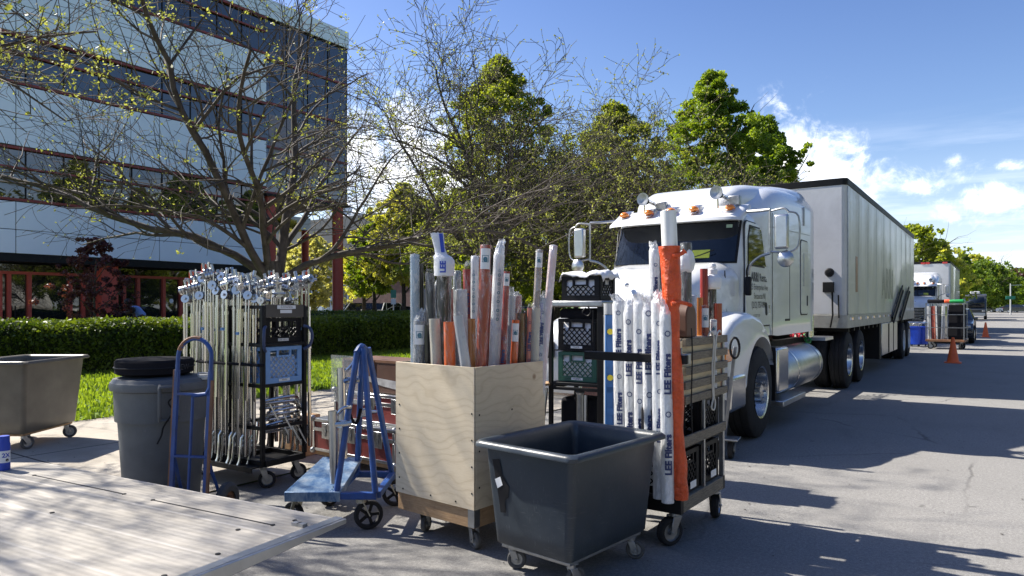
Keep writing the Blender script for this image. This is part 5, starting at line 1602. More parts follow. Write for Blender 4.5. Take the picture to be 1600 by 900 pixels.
cn = (math.cos(ca + .05), math.sin(ca + .05)); cd = MB()
q = lambda r, t, z: ((r * math.cos(ca + t)), (r * math.sin(ca + t)), z)
cd.tube(smoothpath([q(.37, .12, .9), q(.39, .1, .85), q(.385, -.02, .8), q(.385, .06, .74), q(.38, .02, .7), q(.345, -.1, .62), q(.34, -.14, .56), q(.335, -.22, .5)], 4), .006, 6)
tag(cd.build('cord', 'black_plastic', None, loc=(cx, cy, .012)), 'thin black cord dangling from the handle of the grey trash can', 'cord')
bg = thing('round_case', 'flat round black nylon case lying on the lid of the trash can', 'case', (cx - .05, cy - .03, .985), 0)
MB().lathe([(.001, 0), (.24, 0), (.27, .015), (.272, .05), (.275, .055), (.272, .062), (.272, .1), (.26, .115), (.1, .125), (.001, .127)], 40).build('case_body', 'dark_cloth', bg)
mb = MB(); mb.tube([(.275 * math.cos(a), .275 * math.sin(a), .058) for a in np.linspace(0, 2 * PI, 40)[:-1]], .005, 6, closed=True)
mb.build('zip', 'black_plastic', bg)
ta = ca + .62
tm = MB(); fcy = cylfn(.276, ta); text_on(tm, 'NEW', .06, lambda u, v: fcy(u, .078 - .03 + v + .01)); tm.build('print', M('faint_print', (.06, .06, .065), .8), bg, smooth=False)
rb = MB(); rp_ = random.Random(2); pts = []
for i in range(26):
    a = i * .9; pts.append((.05 * math.cos(a) * (1 + .3 * rp_.random()), .045 * math.sin(a), .008 + .0018 * i))
rb.tube(smoothpath(pts, 3), .008, 5)
aa = ca + .95
tag(rb.build('rope_coil', 'rope_white', None, loc=(cx + .33 * math.cos(aa), cy + .33 * math.sin(aa), .935)), 'small coil of pale rope at the edge of the trash can lid', 'rope')

# ------------------------------------------------------------------ blue hand truck
HB = thing('blue_hand_truck', 'tall blue hand truck with worn rust-brown loop handle and pneumatic wheels', 'hand truck', (-4.62, 2.74, 0), RAD(24))
w = .13
fr = MB()
lean = lambda z: .1 * (z / 1.3)
for s_ in (-1, 1):
    fr.bar((s_ * w, lean(.1), .1), (s_ * w, lean(1.05), 1.05), .024, .03)
fr.bar((s_ * 0 - w, lean(.88), .88), (w, lean(.88), .88), .03, .015); fr.bar((-w, lean(.45), .45), (w, lean(.45), .45), .03, .015); fr.bar((-.0, lean(.88), .88), (-.0, lean(.1), .1), .02, .014)
fr.bar((-w - .03, 0, .1), (w + .03, 0, .1), .03); fr.box(-.17, .17, -.2, -.0, .075, .085)
for s_ in (-1, 1): fr.bar((s_ * w, .05, .42), (s_ * (w + .02), .16, .15), .022, .012)
fr.build('frame', 'blue_paint', HB, bevel=.002)
pts = [(-w, lean(1.0), 1.0), (-w, lean(1.12), 1.12)] + [(w * math.cos(a) * 1.0, lean(1.14 + .13 * math.sin(a)), 1.14 + .13 * math.sin(a)) for a in np.linspace(PI, 0, 14)] + [(w, lean(1.05), 1.05), (w, lean(.93), .93), (w * .85, lean(.89) - .01, .885), (w * .3, lean(.88) - .01, .875), (0, lean(.88) - .01, .875)]
lp = MB().tube(pts, .015, 10); lp.build('loop_handle', 'blue_paint', HB)
MB().tube([(-w * 1.0 * math.cos(a) * .995, lean(1.14 + .13 * math.sin(a)) - .0, 1.14 + .134 * math.sin(a)) for a in np.linspace(.35, 1.9, 8)], .0158, 10).build('worn_patch', 'rust', HB)
MB().bar((w + .02, lean(.1) - .006, .1), (w + .02, lean(.98) - .006, .98), .016, .018).build('worn_rail', 'rust', HB)
MB().bar((-w - .018, lean(.1) - .006, .1), (-w - .018, lean(1.05) - .006, 1.05), .01, .018).build('worn_rail', 'rust', HB)
ax_ = MB().cyl((-.2, .16, .125), (.2, .16, .125), .01); ax_.build('axle', 'dull_steel', HB)
for s_ in (-1, 1):
    tl = MB().lathe([(.062, -.028), (.1, -.034), (.12, -.02), (.125, 0), (.12, .02), (.1, .034), (.062, .028), (.062, -.028)], 30, (s_ * .205, .16, .125), 'X').build('tyre', 'grey_rubber', HB)
    MB().lathe([(.001, -.03), (.03, -.03), (.035, -.01), (.06, -.012), (.066, -.028), (.066, .028), (.06, .012), (.035, .01), (.03, .03), (.001, .03)], 20, (s_ * .205, .16, .125), 'X').build('rim', 'rust', HB)

# ------------------------------------------------------------------ aluminium lift gate, lower left
hG = .5
A = gp(537, 812, hG); B = gp(70, 723, hG)
ex = (A - B); gl = ex.length; exn = ex.normalized(); eyn = Vector((-exn.y, exn.x, 0))
if eyn.y > 0: eyn = -eyn
ga = math.atan2(exn.y, exn.x)
LG = thing('lift_gate', 'wide ribbed aluminium tail lift platform lowered at the left foreground', 'lift gate', (B.x, B.y, 0), ga)
DL = 1.85
g = MB(); tt = .012
g.add([(0, 0, hG - .0), (gl, 0, hG), (gl, -.16, hG + .004), (0, -.16, hG + .004), (gl, -DL, hG + .004), (0, -DL, hG + .004),
       (0, 0, hG - .014), (gl, 0, hG - .014), (gl, -DL, hG - .085), (0, -DL, hG - .085)],
      [(0, 1, 2, 3), (3, 2, 4, 5), (6, 9, 8, 7), (0, 6, 7, 1), (1, 7, 8, 4, 2), (0, 3, 5, 9, 6), (5, 4, 8, 9)])
g.build('platform', 'lift_gate_aluminium', LG, smooth=False)
e = MB(); e.add([(gl, .004, hG + .006), (gl + .014, .004, hG + .006), (gl + .014, -DL, hG + .011), (gl, -DL, hG + .011), (gl, .004, hG - .016), (gl + .014, .004, hG - .016), (gl + .014, -DL, hG - .095), (gl, -DL, hG - .095)],
    [(0, 1, 2, 3), (7, 6, 5, 4), (0, 4, 5, 1), (1, 5, 6, 2), (2, 6, 7, 3), (3, 7, 4, 0)])
e.build('side_rail', 'alu', LG, bevel=.003)
MB().box(gl - .05, gl - .001, -DL, 0, hG + .0045, hG + .009).build('edge_strip', 'alu', LG, smooth=False)
for x0, x1 in ((.32, 1.18), (1.42, 2.28)): MB().box(x0, x1, -.232, -.222, hG + .0042, hG + .0052).build('slot', 'black_metal', LG, smooth=False)
for x, y in ((gl - .18, -.13), (gl - .3, -.35), (gl - .12, -.6), (gl - .1, -.85), (gl - .14, -1.1), (.5, -.9), (1.2, -.6), (.32, -.227), (1.18, -.227), (1.42, -.227), (2.28, -.227)): MB().cyl((x, y, hG + .0042), (x, y, hG + .007), .011, n=10).build('bolt', 'black_metal', LG)
hn = MB()
for x in (gl - .09, gl - .12): hn.box(x - .02, x + .02, -.19, -.16, hG + .0042, hG + .018)
hn.build('hinge', 'dull_steel', LG)
ar = MB()
for x in (.35, gl - .35): ar.bar((x, -DL + .1, hG - .15), (x, -DL - .9, hG + .1), .06, .1)
ar.box(.1, gl - .1, -DL - .02, -DL + .08, hG - .2, hG - .1); ar.box(.2, .5, -DL - 1.0, -DL - .9, 0, hG + .25); ar.box(gl - .5, gl - .2, -DL - 1.0, -DL - .9, 0, hG + .25)
ar.build('lift_arm', 'black_metal', LG)
p = gp(6, 734, hG + .004)
SP = thing('spray_can', 'blue and white spray can standing on the lift gate', 'spray can', (p.x, p.y, hG + .0045))
MB().lathe([(.001, 0), (.03, 0), (.033, .004), (.033, .155), (.03, .165), (.001, .166)], 28).build('can_body', 'white_label', SP)
MB().lathe([(.0335, .0), (.0337, .045), (.0335, .046)], 28).build('base_band', 'ink_bright_blue', SP)
MB().lathe([(.0335, .118), (.0338, .155), (.031, .167), (.031, .2), (.029, .206), (.001, .207)], 28).build('cap', 'ink_bright_blue', SP)
a0 = math.atan2(-SP.location.y, -SP.location.x) + .0
tm = MB(); fcy = cylfn(.0336, a0 + .35); text_on(tm, '2X', .036, lambda u, v: fcy(u, .09 + v), bold=.001); tm.build('print', 'ink_bright_blue', SP, smooth=False)
tm = MB(); tm.add([fcy(.006 + .009 * math.cos(a), .062 + .009 * math.sin(a)) for a in np.linspace(0, 2 * PI, 14)[:-1]], [tuple(range(13))]); tm.build('emblem', 'ink_grey', SP, smooth=False)


# ------------------------------------------------------------------ tractor unit
def wheel(par, x, y, R, wd, chrome=True, deep=False, side=1, z0=0, name='wheel', nuts=True):
    """truck wheel, axle along X, outer face towards side*X"""
    z = z0 + R
    r1 = R * .555
    root = MB().lathe([(r1, -wd / 2), (R * .9, -wd / 2), (R * .975, -wd * .42), (R, -wd * .3), (R, -wd * .16), (R * .985, -wd * .15), (R * .985, -wd * .13), (R, -wd * .12), (R, wd * .12), (R * .985, wd * .13), (R * .985, wd * .15), (R, wd * .16), (R, wd * .3), (R * .975, wd * .42), (R * .9, wd / 2), (r1, wd / 2), (r1, -wd / 2)], 44, ax='X').build(name, 'rubber', par, loc=(x, y, z))
    rim = MB(); s = side; d = wd * (.02 if not deep else -.25)
    rim.lathe([(r1 * 1.02, s * wd * .5), (r1 * 1.03, s * wd * .53), (r1 * .96, s * wd * .5), (r1 * .9, s * (d + .03)), (r1 * .82, s * d), (r1 * .55, s * (d + .05)), (r1 * .5, s * (d + .07)), (.001, s * (d + .07))], 36, ax='X')
    rm = rim.build('rim', 'chrome' if chrome else 'white_paint', root)
    hb = MB(); e = d + .07
    hb.cyl((s * e, 0, 0), (s * (e + (.05 if deep else .07)), 0, 0), r1 * .3, n=20)
    for k in range(10):
        a = 2 * PI * k / 10; hb.cyl((s * e, math.cos(a) * r1 * .42, math.sin(a) * r1 * .42), (s * (e + (.04 if deep else .09)), math.cos(a) * r1 * .42, math.sin(a) * r1 * .42), .019, .012, n=8)
    hb.build('hub', 'chrome' if chrome else 'dull_steel', root)
    hl = MB()
    for k in range(10):
        a = 2 * PI * (k + .5) / 10; m = r1 * .7; xx = s * (d + .03)
        hl.add([(xx + s * .002 + s * (.0 if abs(j) < 9 else 0), math.cos(a) * (m + .0) + .028 * math.cos(j) , math.sin(a) * m + .028 * math.sin(j)) for j in np.linspace(0, 2 * PI, 13)[:-1]], [tuple(range(12))])
    hl.build('hand_hole', 'black_metal', root, smooth=False)
    return root


def plate(poly, x, th, mat, name, par, lean=0, z0=1.12, bevel=.004, side=1):
    """flat panel in the (y, z) plane at x (leaning inwards with height)"""
    mb = MB(); fx = lambda z: side * (x - lean * (z - z0))
    a = [(fx(z), y, z) for y, z in poly]; b = [(fx(z) + side * th, y, z) for y, z in poly]; n = len(poly)
    mb.add(a + b, [tuple(reversed(range(n))), tuple(range(n, 2 * n))] + [(i, (i + 1) % n, n + (i + 1) % n, n + i) for i in range(n)])
    return mb.build(name, mat, par, bevel=bevel, seg=2)


def tractor(loc, label):
    T = thing('semi_tractor', label, 'truck', loc)
    LEAN = .03
    hwf = lambda z: .885 - LEAN * (z - 1.12)
    # --- cab: vertical loft of plan outlines with a bowed front
    def yf(z): return 1.17 if z < 2.0 else 1.17 + (z - 2.0) * .36
    def plan(z, shrink=0, dy=0):
        hw = hwf(z) - shrink; pts = []
        for i in range(19):
            t = -1 + 2 * i / 18; pts.append((hw * (1 if abs(t) == 1 else math.sin(t * PI / 2) * .998), yf(z) + dy + .17 * abs(t) ** 3 + (.05 if abs(t) == 1 else 0)))
        pts += [(hw, 2.0), (hw, 2.56), (-hw, 2.56), (-hw, 2.0)]
        return [(x, y, z) for x, y in pts]
    rings = [plan(z) for z in (1.12, 1.5, 1.98, 2.02, 2.2, 2.5, 2.56)] + [plan(2.62, .03, .04), plan(2.67, .09, .1), plan(2.69, .2, .2)]
    MB().loft(rings).build('cab', 'white_paint', T, ang=40)
    # windscreen following the bowed front
    def ws(name, mat, x0, x1, z0, z1, off, hwk=.9):
        mb = MB(); V = []; F = []; nx, nz = 18, 5
        for j in range(nz):
            for i in range(nx):
                z = z0 + (z1 - z0) * j / (nz - 1); x = x0 + (x1 - x0) * i / (nx - 1)
                hw = hwf(z); s_ = max(-1, min(1, x / hw)); t = math.asin(s_) / (PI / 2)
                V.append((x, yf(z) + .17 * abs(t) ** 3 - off, z))
        for j in range(nz - 1):
            for i in range(nx - 1): F.append((j * nx + i, j * nx + i + 1, (j + 1) * nx + i + 1, (j + 1) * nx + i))
        return mb.add(V, F).build(name, mat, T)
    ws('windshield_seal', 'black_plastic', -.82, .82, 2.0, 2.52, .007)
    wsm = ws('windshield', 'dark_glass', -.795, .795, 2.022, 2.5, .013)
    ws('windshield_divider', 'black_plastic', -.012, .012, 2.02, 2.5, .018)
    ws('dashboard_sign', M('sign_yellow', (.5, .55, .06), .4), .28, .5, 2.07, 2.17, .017)
    ws('dashboard_card', M('sign_dark', (.05, .07, .09), .4), .06, .275, 2.075, 2.16, .017)
    ws('windshield_sticker', M('sticker_green', (.35, .5, .42), .4), .66, .73, 2.43, 2.47, .017)
    wp = MB()
    for s_ in (-1, 1): wp.tube([(s_ * .1 - .1, 1.12, 2.0), (s_ * .3 + .1, 1.135, 2.1), (s_ * .42 + .15, 1.17, 2.16)], .007, 6)
    wp.build('wiper', 'black_plastic', T)
    # visor
    V = []; rg = []
    for i in range(21):
        t = -1 + 2 * i / 20; x = .885 * math.sin(t * PI / 2 * .98) / math.sin(PI / 2 * .98); b = .08 + .22 * abs(t) ** 3
        rg.append([(x, .97 + b, 2.5), (x, .985 + b, 2.535), (x, 1.28 + b, 2.7), (x, 1.5 + b * .3, 2.72), (x, 1.5 + b * .3, 2.69), (x, 1.28 + b, 2.67), (x, 1.0 + b, 2.51)])
    MB().loft(rg).build('sun_visor', 'white_paint', T, ang=30)
    # roof and sleeper
    def rr(hw, z0, z1, r, y, n=7):
        pts = []
        for k in range(n + 1):
            a = RAD(90 * k / n); pts.append((hw - r + r * math.cos(a) , z1 - r * .9 + r * .9 * math.sin(a)))
        pts = [(hw, z0)] + pts + [(-x, z) for x, z in reversed(pts)] + [(-hw, z0)]
        return [(x, y, z) for x, z in pts]
    S = [rr(.8, 2.1, 2.72, .2, 1.75), rr(.86, 2.0, 2.8, .25, 1.95), rr(.885, 1.7, 2.9, .28, 2.25), rr(.893, 1.12, 3.0, .3, 2.5), rr(.9, 1.1, 3.1, .3, 2.8), rr(.9, 1.1, 3.18, .32, 3.3), rr(.9, 1.1, 3.24, .34, 4.0), rr(.9, 1.1, 3.27, .34, 4.8), rr(.9, 1.1, 3.25, .34, 5.05), rr(.86, 1.12, 3.15, .32, 5.15)]
    MB().loft(S).build('sleeper', 'white_paint', T, ang=60)
    S = [rr(.56, 2.6, 2.72, .06, 1.42), rr(.64, 2.6, 2.88, .14, 1.6), rr(.7, 2.6, 3.02, .2, 1.95), rr(.73, 2.6, 3.12, .26, 2.5), rr(.76, 2.6, 3.2, .3, 3.2), rr(.79, 2.6, 3.28, .33, 3.8), rr(.82, 2.6, 3.33, .34, 4.3), rr(.84, 2.6, 3.37, .33, 4.8), rr(.82, 2.6, 3.34, .3, 5.05), rr(.76, 2.6, 3.22, .26, 5.17)]
    MB().loft(S).build('roof_fairing', 'white_paint', T, ang=60)
    # doors, both sides
    for s_ in (1, -1):
        dp = rrect(1.33, 2.5, 1.24, 2.53, .1)
        dp = [(y + (.1 if z > 2.4 and y < 1.6 else 0), z) for y, z in dp]
        plate(dp, .886, .006, 'black_plastic', 'door_gap', T, LEAN, side=s_, bevel=0)
        dpi = [(1.915 + (y - 1.915) * .972, 1.885 + (z - 1.885) * .975) for y, z in dp]
        dr = plate(dpi, .8925, .012, 'white_paint', 'door', T, LEAN, side=s_)
        wn = [(1.5, 2.0), (2.36, 2.0), (2.36, 2.46), (1.62, 2.46), (1.53, 2.3)]
        def P2(poly, x, th, mat, name, lean=LEAN, bevel=.003): 
            return plate(poly, x, th, mat, name, dr, lean, side=s_, bevel=bevel)
        P2([(1.48, 1.98), (2.38, 1.98), (2.38, 2.48), (1.6, 2.48), (1.51, 2.31)], .9045, .004, 'black_plastic', 'window_seal')
        P2(wn, .9085, .004, 'dark_glass', 'window', bevel=0)
        P2(rrect(2.2, 2.29, 1.38, 1.54, .03), .9045, .004, 'black_plastic', 'door_handle')
        MB().bar((s_ * .93, 2.25, 1.41), (s_ * .93, 2.25, 1.51), .018).build('handle_bar', 'chrome', dr)
        tx = MB()
        # lettering reads from outside
        fn = lambda zc, yc: (lambda u, v: (s_ * (.9078 - LEAN * (zc + v - 1.12)), yc + s_ * u, zc + v))
        text_on(tx, 'ARRI', .15, fn(1.85, 1.96 - s_ * .19), bold=.007)
        text_on(tx, 'Rental', .14, fn(1.85, 1.96 + s_ * .19), bold=.002)
        text_on(tx, '25 Enterprise Ave', .105, fn(1.73, 1.96)); text_on(tx, 'Secaucus NJ', .105, fn(1.62, 1.96)); text_on(tx, '(212) 757-0906', .11, fn(1.51, 1.94), bold=.001)
        text_on(tx, 'US DOT 1209', .05, fn(1.38, 1.8)); 
        tx.build('lettering', 'ink_grey', dr, smooth=False)
        # sleeper hatch, seams, grab rail
        sg = plate(rrect(4.1, 4.62, 1.36, 2.5, .08), .9, .004, 'black_plastic', 'hatch_gap', T, 0, side=s_, bevel=0)
        plate(rrect(4.118, 4.602, 1.378, 2.482, .075), .9035, .008, 'white_paint', 'sleeper_hatch', T, 0, side=s_)
        plate(rrect(4.28, 4.31, 1.8, 2.3, .012), .911, .006, 'dull_steel', 'hatch_hinge', T, 0, side=s_, bevel=.001)
        plate(rrect(4.5, 4.56, 1.5, 1.66, .02), .911, .006, 'black_plastic', 'hatch_lock', T, 0, side=s_, bevel=.001)
        plate(rrect(4.3, 4.36, 2.72, 3.0, .02), .9, .014, 'dull_steel', 'vent', T, 0, side=s_, bevel=.001)
        plate([(2.525, 1.12), (2.54, 1.12), (2.54, 2.72), (2.525, 2.72)], .9, .003, 'black_plastic', 'seam', T, 0, side=s_, bevel=0)
        plate([(3.45, 1.3), (3.465, 1.3), (3.465, 2.2), (3.45, 2.2)], .9, .003, 'black_plastic', 'seam', T, 0, side=s_, bevel=0)
        plate([(2.55, 2.53), (4.75, 2.6), (4.75, 2.61), (2.55, 2.54)], .9, .003, 'dull_steel', 'seam', T, 0, side=s_, bevel=0)
        plate([(3.2, 1.29), (3.46, 1.29), (3.46, 1.32), (3.2, 1.32)], .9, .006, 'black_plastic', 'nameplate', T, 0, side=s_, bevel=0)
        pz = MB().tube([(s_ * .93, 2.62, 1.35), (s_ * .955, 2.62, 1.4), (s_ * .955, 2.62, 2.3), (s_ * .93, 2.62, 2.35)], .012, 8) if False else None
        # mirror: two arms, upright glass and round glass
        mp = MB()
        mp.tube(smoothpath([(s_ * .86, 1.45, 2.62), (s_ * 1.05, 1.32, 2.6), (s_ * 1.2, 1.28, 2.6)], 4), .018, 8)
        mp.tube(smoothpath([(s_ * .93, 1.35, 1.86), (s_ * .96, 1.33, 1.98), (s_ * 1.08, 1.3, 2.07), (s_ * 1.2, 1.28, 2.1)], 4), .016, 8)
        mp.tube([(s_ * 1.2, 1.28, 2.6), (s_ * 1.2, 1.28, 2.1)], .014, 8)
        mp.tube(smoothpath([(s_ * 1.2, 1.28, 2.58), (s_ * 1.36, 1.26, 2.6), (s_ * 1.42, 1.26, 2.55)], 4), .012, 8)
        mp.tube(smoothpath([(s_ * 1.2, 1.28, 2.12), (s_ * 1.36, 1.26, 2.1), (s_ * 1.4, 1.26, 2.13)], 4), .012, 8)
        mp.tube(smoothpath([(s_ * 1.41, 1.26, 2.56), (s_ * 1.52, 1.28, 2.5), (s_ * 1.52, 1.28, 2.18), (s_ * 1.41, 1.26, 2.1)], 4), .01, 8)
        mr = mp.build('mirror_arm', 'dull_steel', T)
        MB().box(s_ * 1.34 - .075 * 1, s_ * 1.34 + .085, 1.2, 1.27, 2.14, 2.53).build('mirror_shell', 'alu', mr, bevel=.025, seg=3)
        MB().box(s_ * 1.34 - .065, s_ * 1.34 + .075, 1.2705, 1.276, 2.155, 2.515).build('mirror_glass', 'chrome', mr, bevel=.002)
        MB().lathe([(.001, -.03), (.06, -.022), (.092, 0), (.095, .01), (.09, .016), (.001, .02)], 28, (s_ * 1.38, 1.25, 2.03), 'Y').build('round_mirror', 'alu', mr)
        MB().tube(smoothpath([(s_ * .93, 1.3, 1.83), (s_ * .93, 1.27, 1.9), (s_ * .95, 1.28, 1.98)], 3), .012, 8).build('antenna_mount', 'black_plastic', mr)
        MB().box(s_ * .95 - .035, s_ * .95 + .035, 1.24, 1.3, 1.62, 1.84).build('side_lamp_housing', 'black_plastic', T, bevel=.015)
        MB().lathe([(.001, .0), (.05, .0), (.07, -.02), (.075, -.05), (.06, -.09), (.001, -.11)], 20, (s_ * .72, 1.5, 2.74), 'Y').ball((0, 0, -50), .01).build('roof_pod', 'white_paint', T) if False else None
    # marker lamps and spotlights
    for x in (-.68, -.3, .0, .3, .72):
        m = MB(); b0 = .08 + .22 * abs(x / .885) ** 4
        m.prism([(1.06 + b0, .0), (1.3 + b0, .0), (1.3 + b0, .02), (1.22 + b0, .03), (1.06 + b0, .01)], 'X', x - .05, x + .05, Matrix.Rotation(0, 4, 'X'))
        m.v = [(vx, vy, vz + 2.575 + (vy - 1.0 - b0) * .47) for vx, vy, vz in m.v]
        base = m.build('marker_lamp_base', 'alu', T, bevel=.006)
        l = MB().ball((x, 1.1 + b0 + .03, 2.66), .06, 14, (1, 1.35, .72)); l.build('marker_lamp', 'amber', T)
    for x in (-.36, .6):
        h_ = MB(); h_.cyl((x, 1.22, 2.65), (x, 1.2, 2.8), .01)
        h_.tube([(x, 1.2, 2.8), (x + .03, 1.5, 2.79)], .014, 8)
        ho = h_.build('horn_bracket', 'chrome', T)
        MB().lathe([(.001, .03), (.03, .03), (.06, .01), (.078, -.01), (.08, -.02), (.074, -.02), (.05, -.012), (.001, -.008)], 26, (x, 1.17, 2.83), 'Y').build('horn_bell', 'dull_steel', T)
        MB().lathe([(.02, .4), (.022, .2), (.03, .1), (.045, .02)], 16, (x + .02, 1.19, 2.81), 'Y').build('horn_tube', 'chrome', T)
        MB().box(x + .06, x + .2, 1.42, 1.5, 2.7, 2.82).build('horn_base', 'dull_steel', T, bevel=.01)
    # hood and nose
    def hs(y, hw, z1, r, z0): return rr(hw, z0, z1, r, y)
    S = [hs(1.3, .84, 2.03, .28, 1.0), hs(1.12, .835, 2.01, .28, .95), hs(.85, .8, 1.97, .28, .85), hs(.5, .74, 1.88, .28, .7), hs(.2, .68, 1.77, .27, .6), hs(.0, .62, 1.66, .24, .6), hs(-.12, .56, 1.54, .2, .62), hs(-.17, .5, 1.44, .16, .66)]
    MB().loft(S).build('hood', 'white_paint', T, ang=60)
    for s_ in (1, -1):
        vt = plate([(.42, 1.5), (.56, 1.47), (.58, 1.6), (.5, 1.66)], .735, .02, 'black_plastic', 'hood_vent', T, 0, side=s_)
        plate([(.9, 1.1), (.915, 1.1), (.93, 1.9), (.915, 1.9)], .815, .01, 'black_plastic', 'seam', T, .05, side=s_, bevel=0)
    g = MB()
    for i in range(10): g.box(-.42, .42, -.2, -.17, .72 + .075 * i, .74 + .075 * i)
    g.box(-.45, -.42, -.205, -.16, .66, 1.45); g.box(.42, .45, -.205, -.16, .66, 1.45)
    g.build('grille', 'chrome', T, bevel=.003)
    MB().box(-.42, .42, -.175, -.165, .68, 1.42).build('grille_mesh', 'black_metal', T, smooth=False)
    MB().ball((0, -.03, 1.72), .03, 10, (.6, 2, .9)).build('hood_ornament', 'chrome', T)
    # fenders
    for s_ in (1, -1):
        prof = [(-.08, .86), (-.1, 1.08), (-.02, 1.24), (.2, 1.36), (.5, 1.43), (.85, 1.44), (1.2, 1.38), (1.5, 1.22), (1.7, .98), (1.76, .8)]
        archp = [(1.66, .8)] + [(1.2 + .6 * math.cos(RAD(a)), .55 + .6 * math.sin(RAD(a))) for a in range(30, 171, 10)] + [(.55, .6), (.5, .5), (.0, .5), (-.08, .6)]
        mb = MB()
        xs = [(.42, 1.0, .0), (.7, 1.0, .0), (.95, .995, .0), (1.06, .975, .0), (1.115, .93, .0), (1.13, .86, 0)]
        rings = []
        for (x, sc, _) in xs:
            out = [(x, .83 + (y - .83) * (.5 + .5 * sc), .8 + (z - .8) * sc) for y, z in prof]
            inn = [(x, y, z) for y, z in archp]
            inn[0] = (x, inn[0][1], .8)
            rings.append([(s_ * p[0], p[1], p[2]) for p in out + inn])
        mb.loft(rings).build('fender', 'white_paint', T, ang=50)
        MB().box(s_ * 1.0 - .1, s_ * 1.0 + .1, -.14, -.08, .9, 1.1).build('headlight', 'dark_glass', T, bevel=.03, seg=3)
        MB().box(s_ * 1.06 - .07, s_ * 1.06 + .072, -.115, .12, .93, 1.08).build('turn_signal', 'amber', T, bevel=.02, seg=3)
        MB().box(min(s_ * .45, s_ * 1.15), max(s_ * .45, s_ * 1.15), .0, .55, .42, .8).build('bumper_end', 'chrome', T, bevel=.05, seg=3)
        wheel(T, s_ * (1.12 - .14), 1.2, .52, .28, True, False, s_)
        # mud flap
        MB().box(min(s_ * .8, s_ * 1.12), max(s_ * .8, s_ * 1.12), 1.82, 1.84, .35, 1.0).build('mud_flap', 'black_plastic', T)
        # step box, fuel tank
        st = MB(); st.box(min(s_ * .7, s_ * 1.12), max(s_ * .7, s_ * 1.12), 1.98, 2.5, .42, .98); st.build('step_box', 'chrome', T, bevel=.03, seg=3)
        MB().box(min(s_ * .8, s_ * 1.2), max(s_ * .8, s_ * 1.2), 1.9, 3.1, .27, .34).build('step', 'alu', T, bevel=.008)
        ft = MB().lathe([(.001, 2.52), (.2, 2.53), (.29, 2.56), (.31, 2.6), (.31, 4.62), (.29, 4.67), (.2, 4.7), (.001, 4.71)], 40, (s_ * .82, 0, .62), 'Y'); ft.build('fuel_tank', 'alu', T)
        for y in (3.0, 4.42): MB().lathe([(.312, y), (.318, y + .002), (.318, y + .05), (.312, y + .052)], 40, (s_ * .82, 0, .62), 'Y').build('tank_strap', 'chrome', T)
        # tandem duals
        for y in (7.05, 8.42):
            wheel(T, s_ * (1.12 - .14), y, .52, .27, True, True, s_)
            wheel(T, s_ * (1.12 - .45), y, .52, .27, False, True, s_)
        MB().box(s_ * .95 - .15, s_ * .95 + .15, 4.95, 5.6, .95, 1.0).build('deck_step', 'alu', T)
        ex = MB(); ex.cyl((s_ * .84, 5.0, 1.0), (s_ * .84, 5.0, 1.35), .07, n=18); ex.build('exhaust_stub', 'chrome', T)
    MB().box(-.5, .5, -.25, -.12, .38, .72).build('bumper', 'chrome', T, bevel=.05, seg=3)
    c = MB(); 
    for s_ in (-1, 1): c.box(s_ * .4 - .05, s_ * .4 + .05, .3, 9.1, .68, .95)
    c.box(-.349, .349, .4, .5, .7, .9); c.box(-.349, .349, 6.0, 6.1, .7, .9); c.cyl((-.9, 1.2, .52), (.9, 1.2, .52), .06); c.cyl((-.9, 7.05, .52), (.9, 7.05, .52), .09); c.cyl((-.9, 8.42, .52), (.9, 8.42, .52), .09)
    c.box(-.35, .35, 1.2, 4.6, .6, 1.1); c.cyl((0, 7.6, .96), (0, 7.6, 1.08), .5, n=24)
    c.build('chassis', 'black_metal', T)
    hs_ = MB()
    for k in range(3):
        pts = []
        for i in range(60):
            t = i / 59; a = i * 1.3
            pts.append((.55 + .1 * k - .25 * t + .03 * math.cos(a), 4.95 + 1.35 * t + .0, 1.28 - .0 + .45 * (2 * t - 1) ** 2 * .5 - .28 * math.sin(PI * t) + .03 * math.sin(a)))
        (hs_ if k else hs_).tube(pts, .011, 5)
    hs_.build('air_hose', 'red_hose', T)
    g2 = MB(); pts = []
    for i in range(70):
        t = i / 69; a = i * 1.35; pts.append((.85 - .3 * t + .045 * math.cos(a), 4.9 + 1.15 * t, .95 + .28 * t * t + .045 * math.sin(a)))
    g2.tube(pts, .016, 6); g2.build('coiled_hose', 'green_hose', T)
    return T


TX, TY = -3.285, 7.0
TR1 = tractor((TX, TY, 0), 'white long-nose tractor unit with sleeper cab and company lettering on the door')

TR1.scale = (.965, 1, 1)


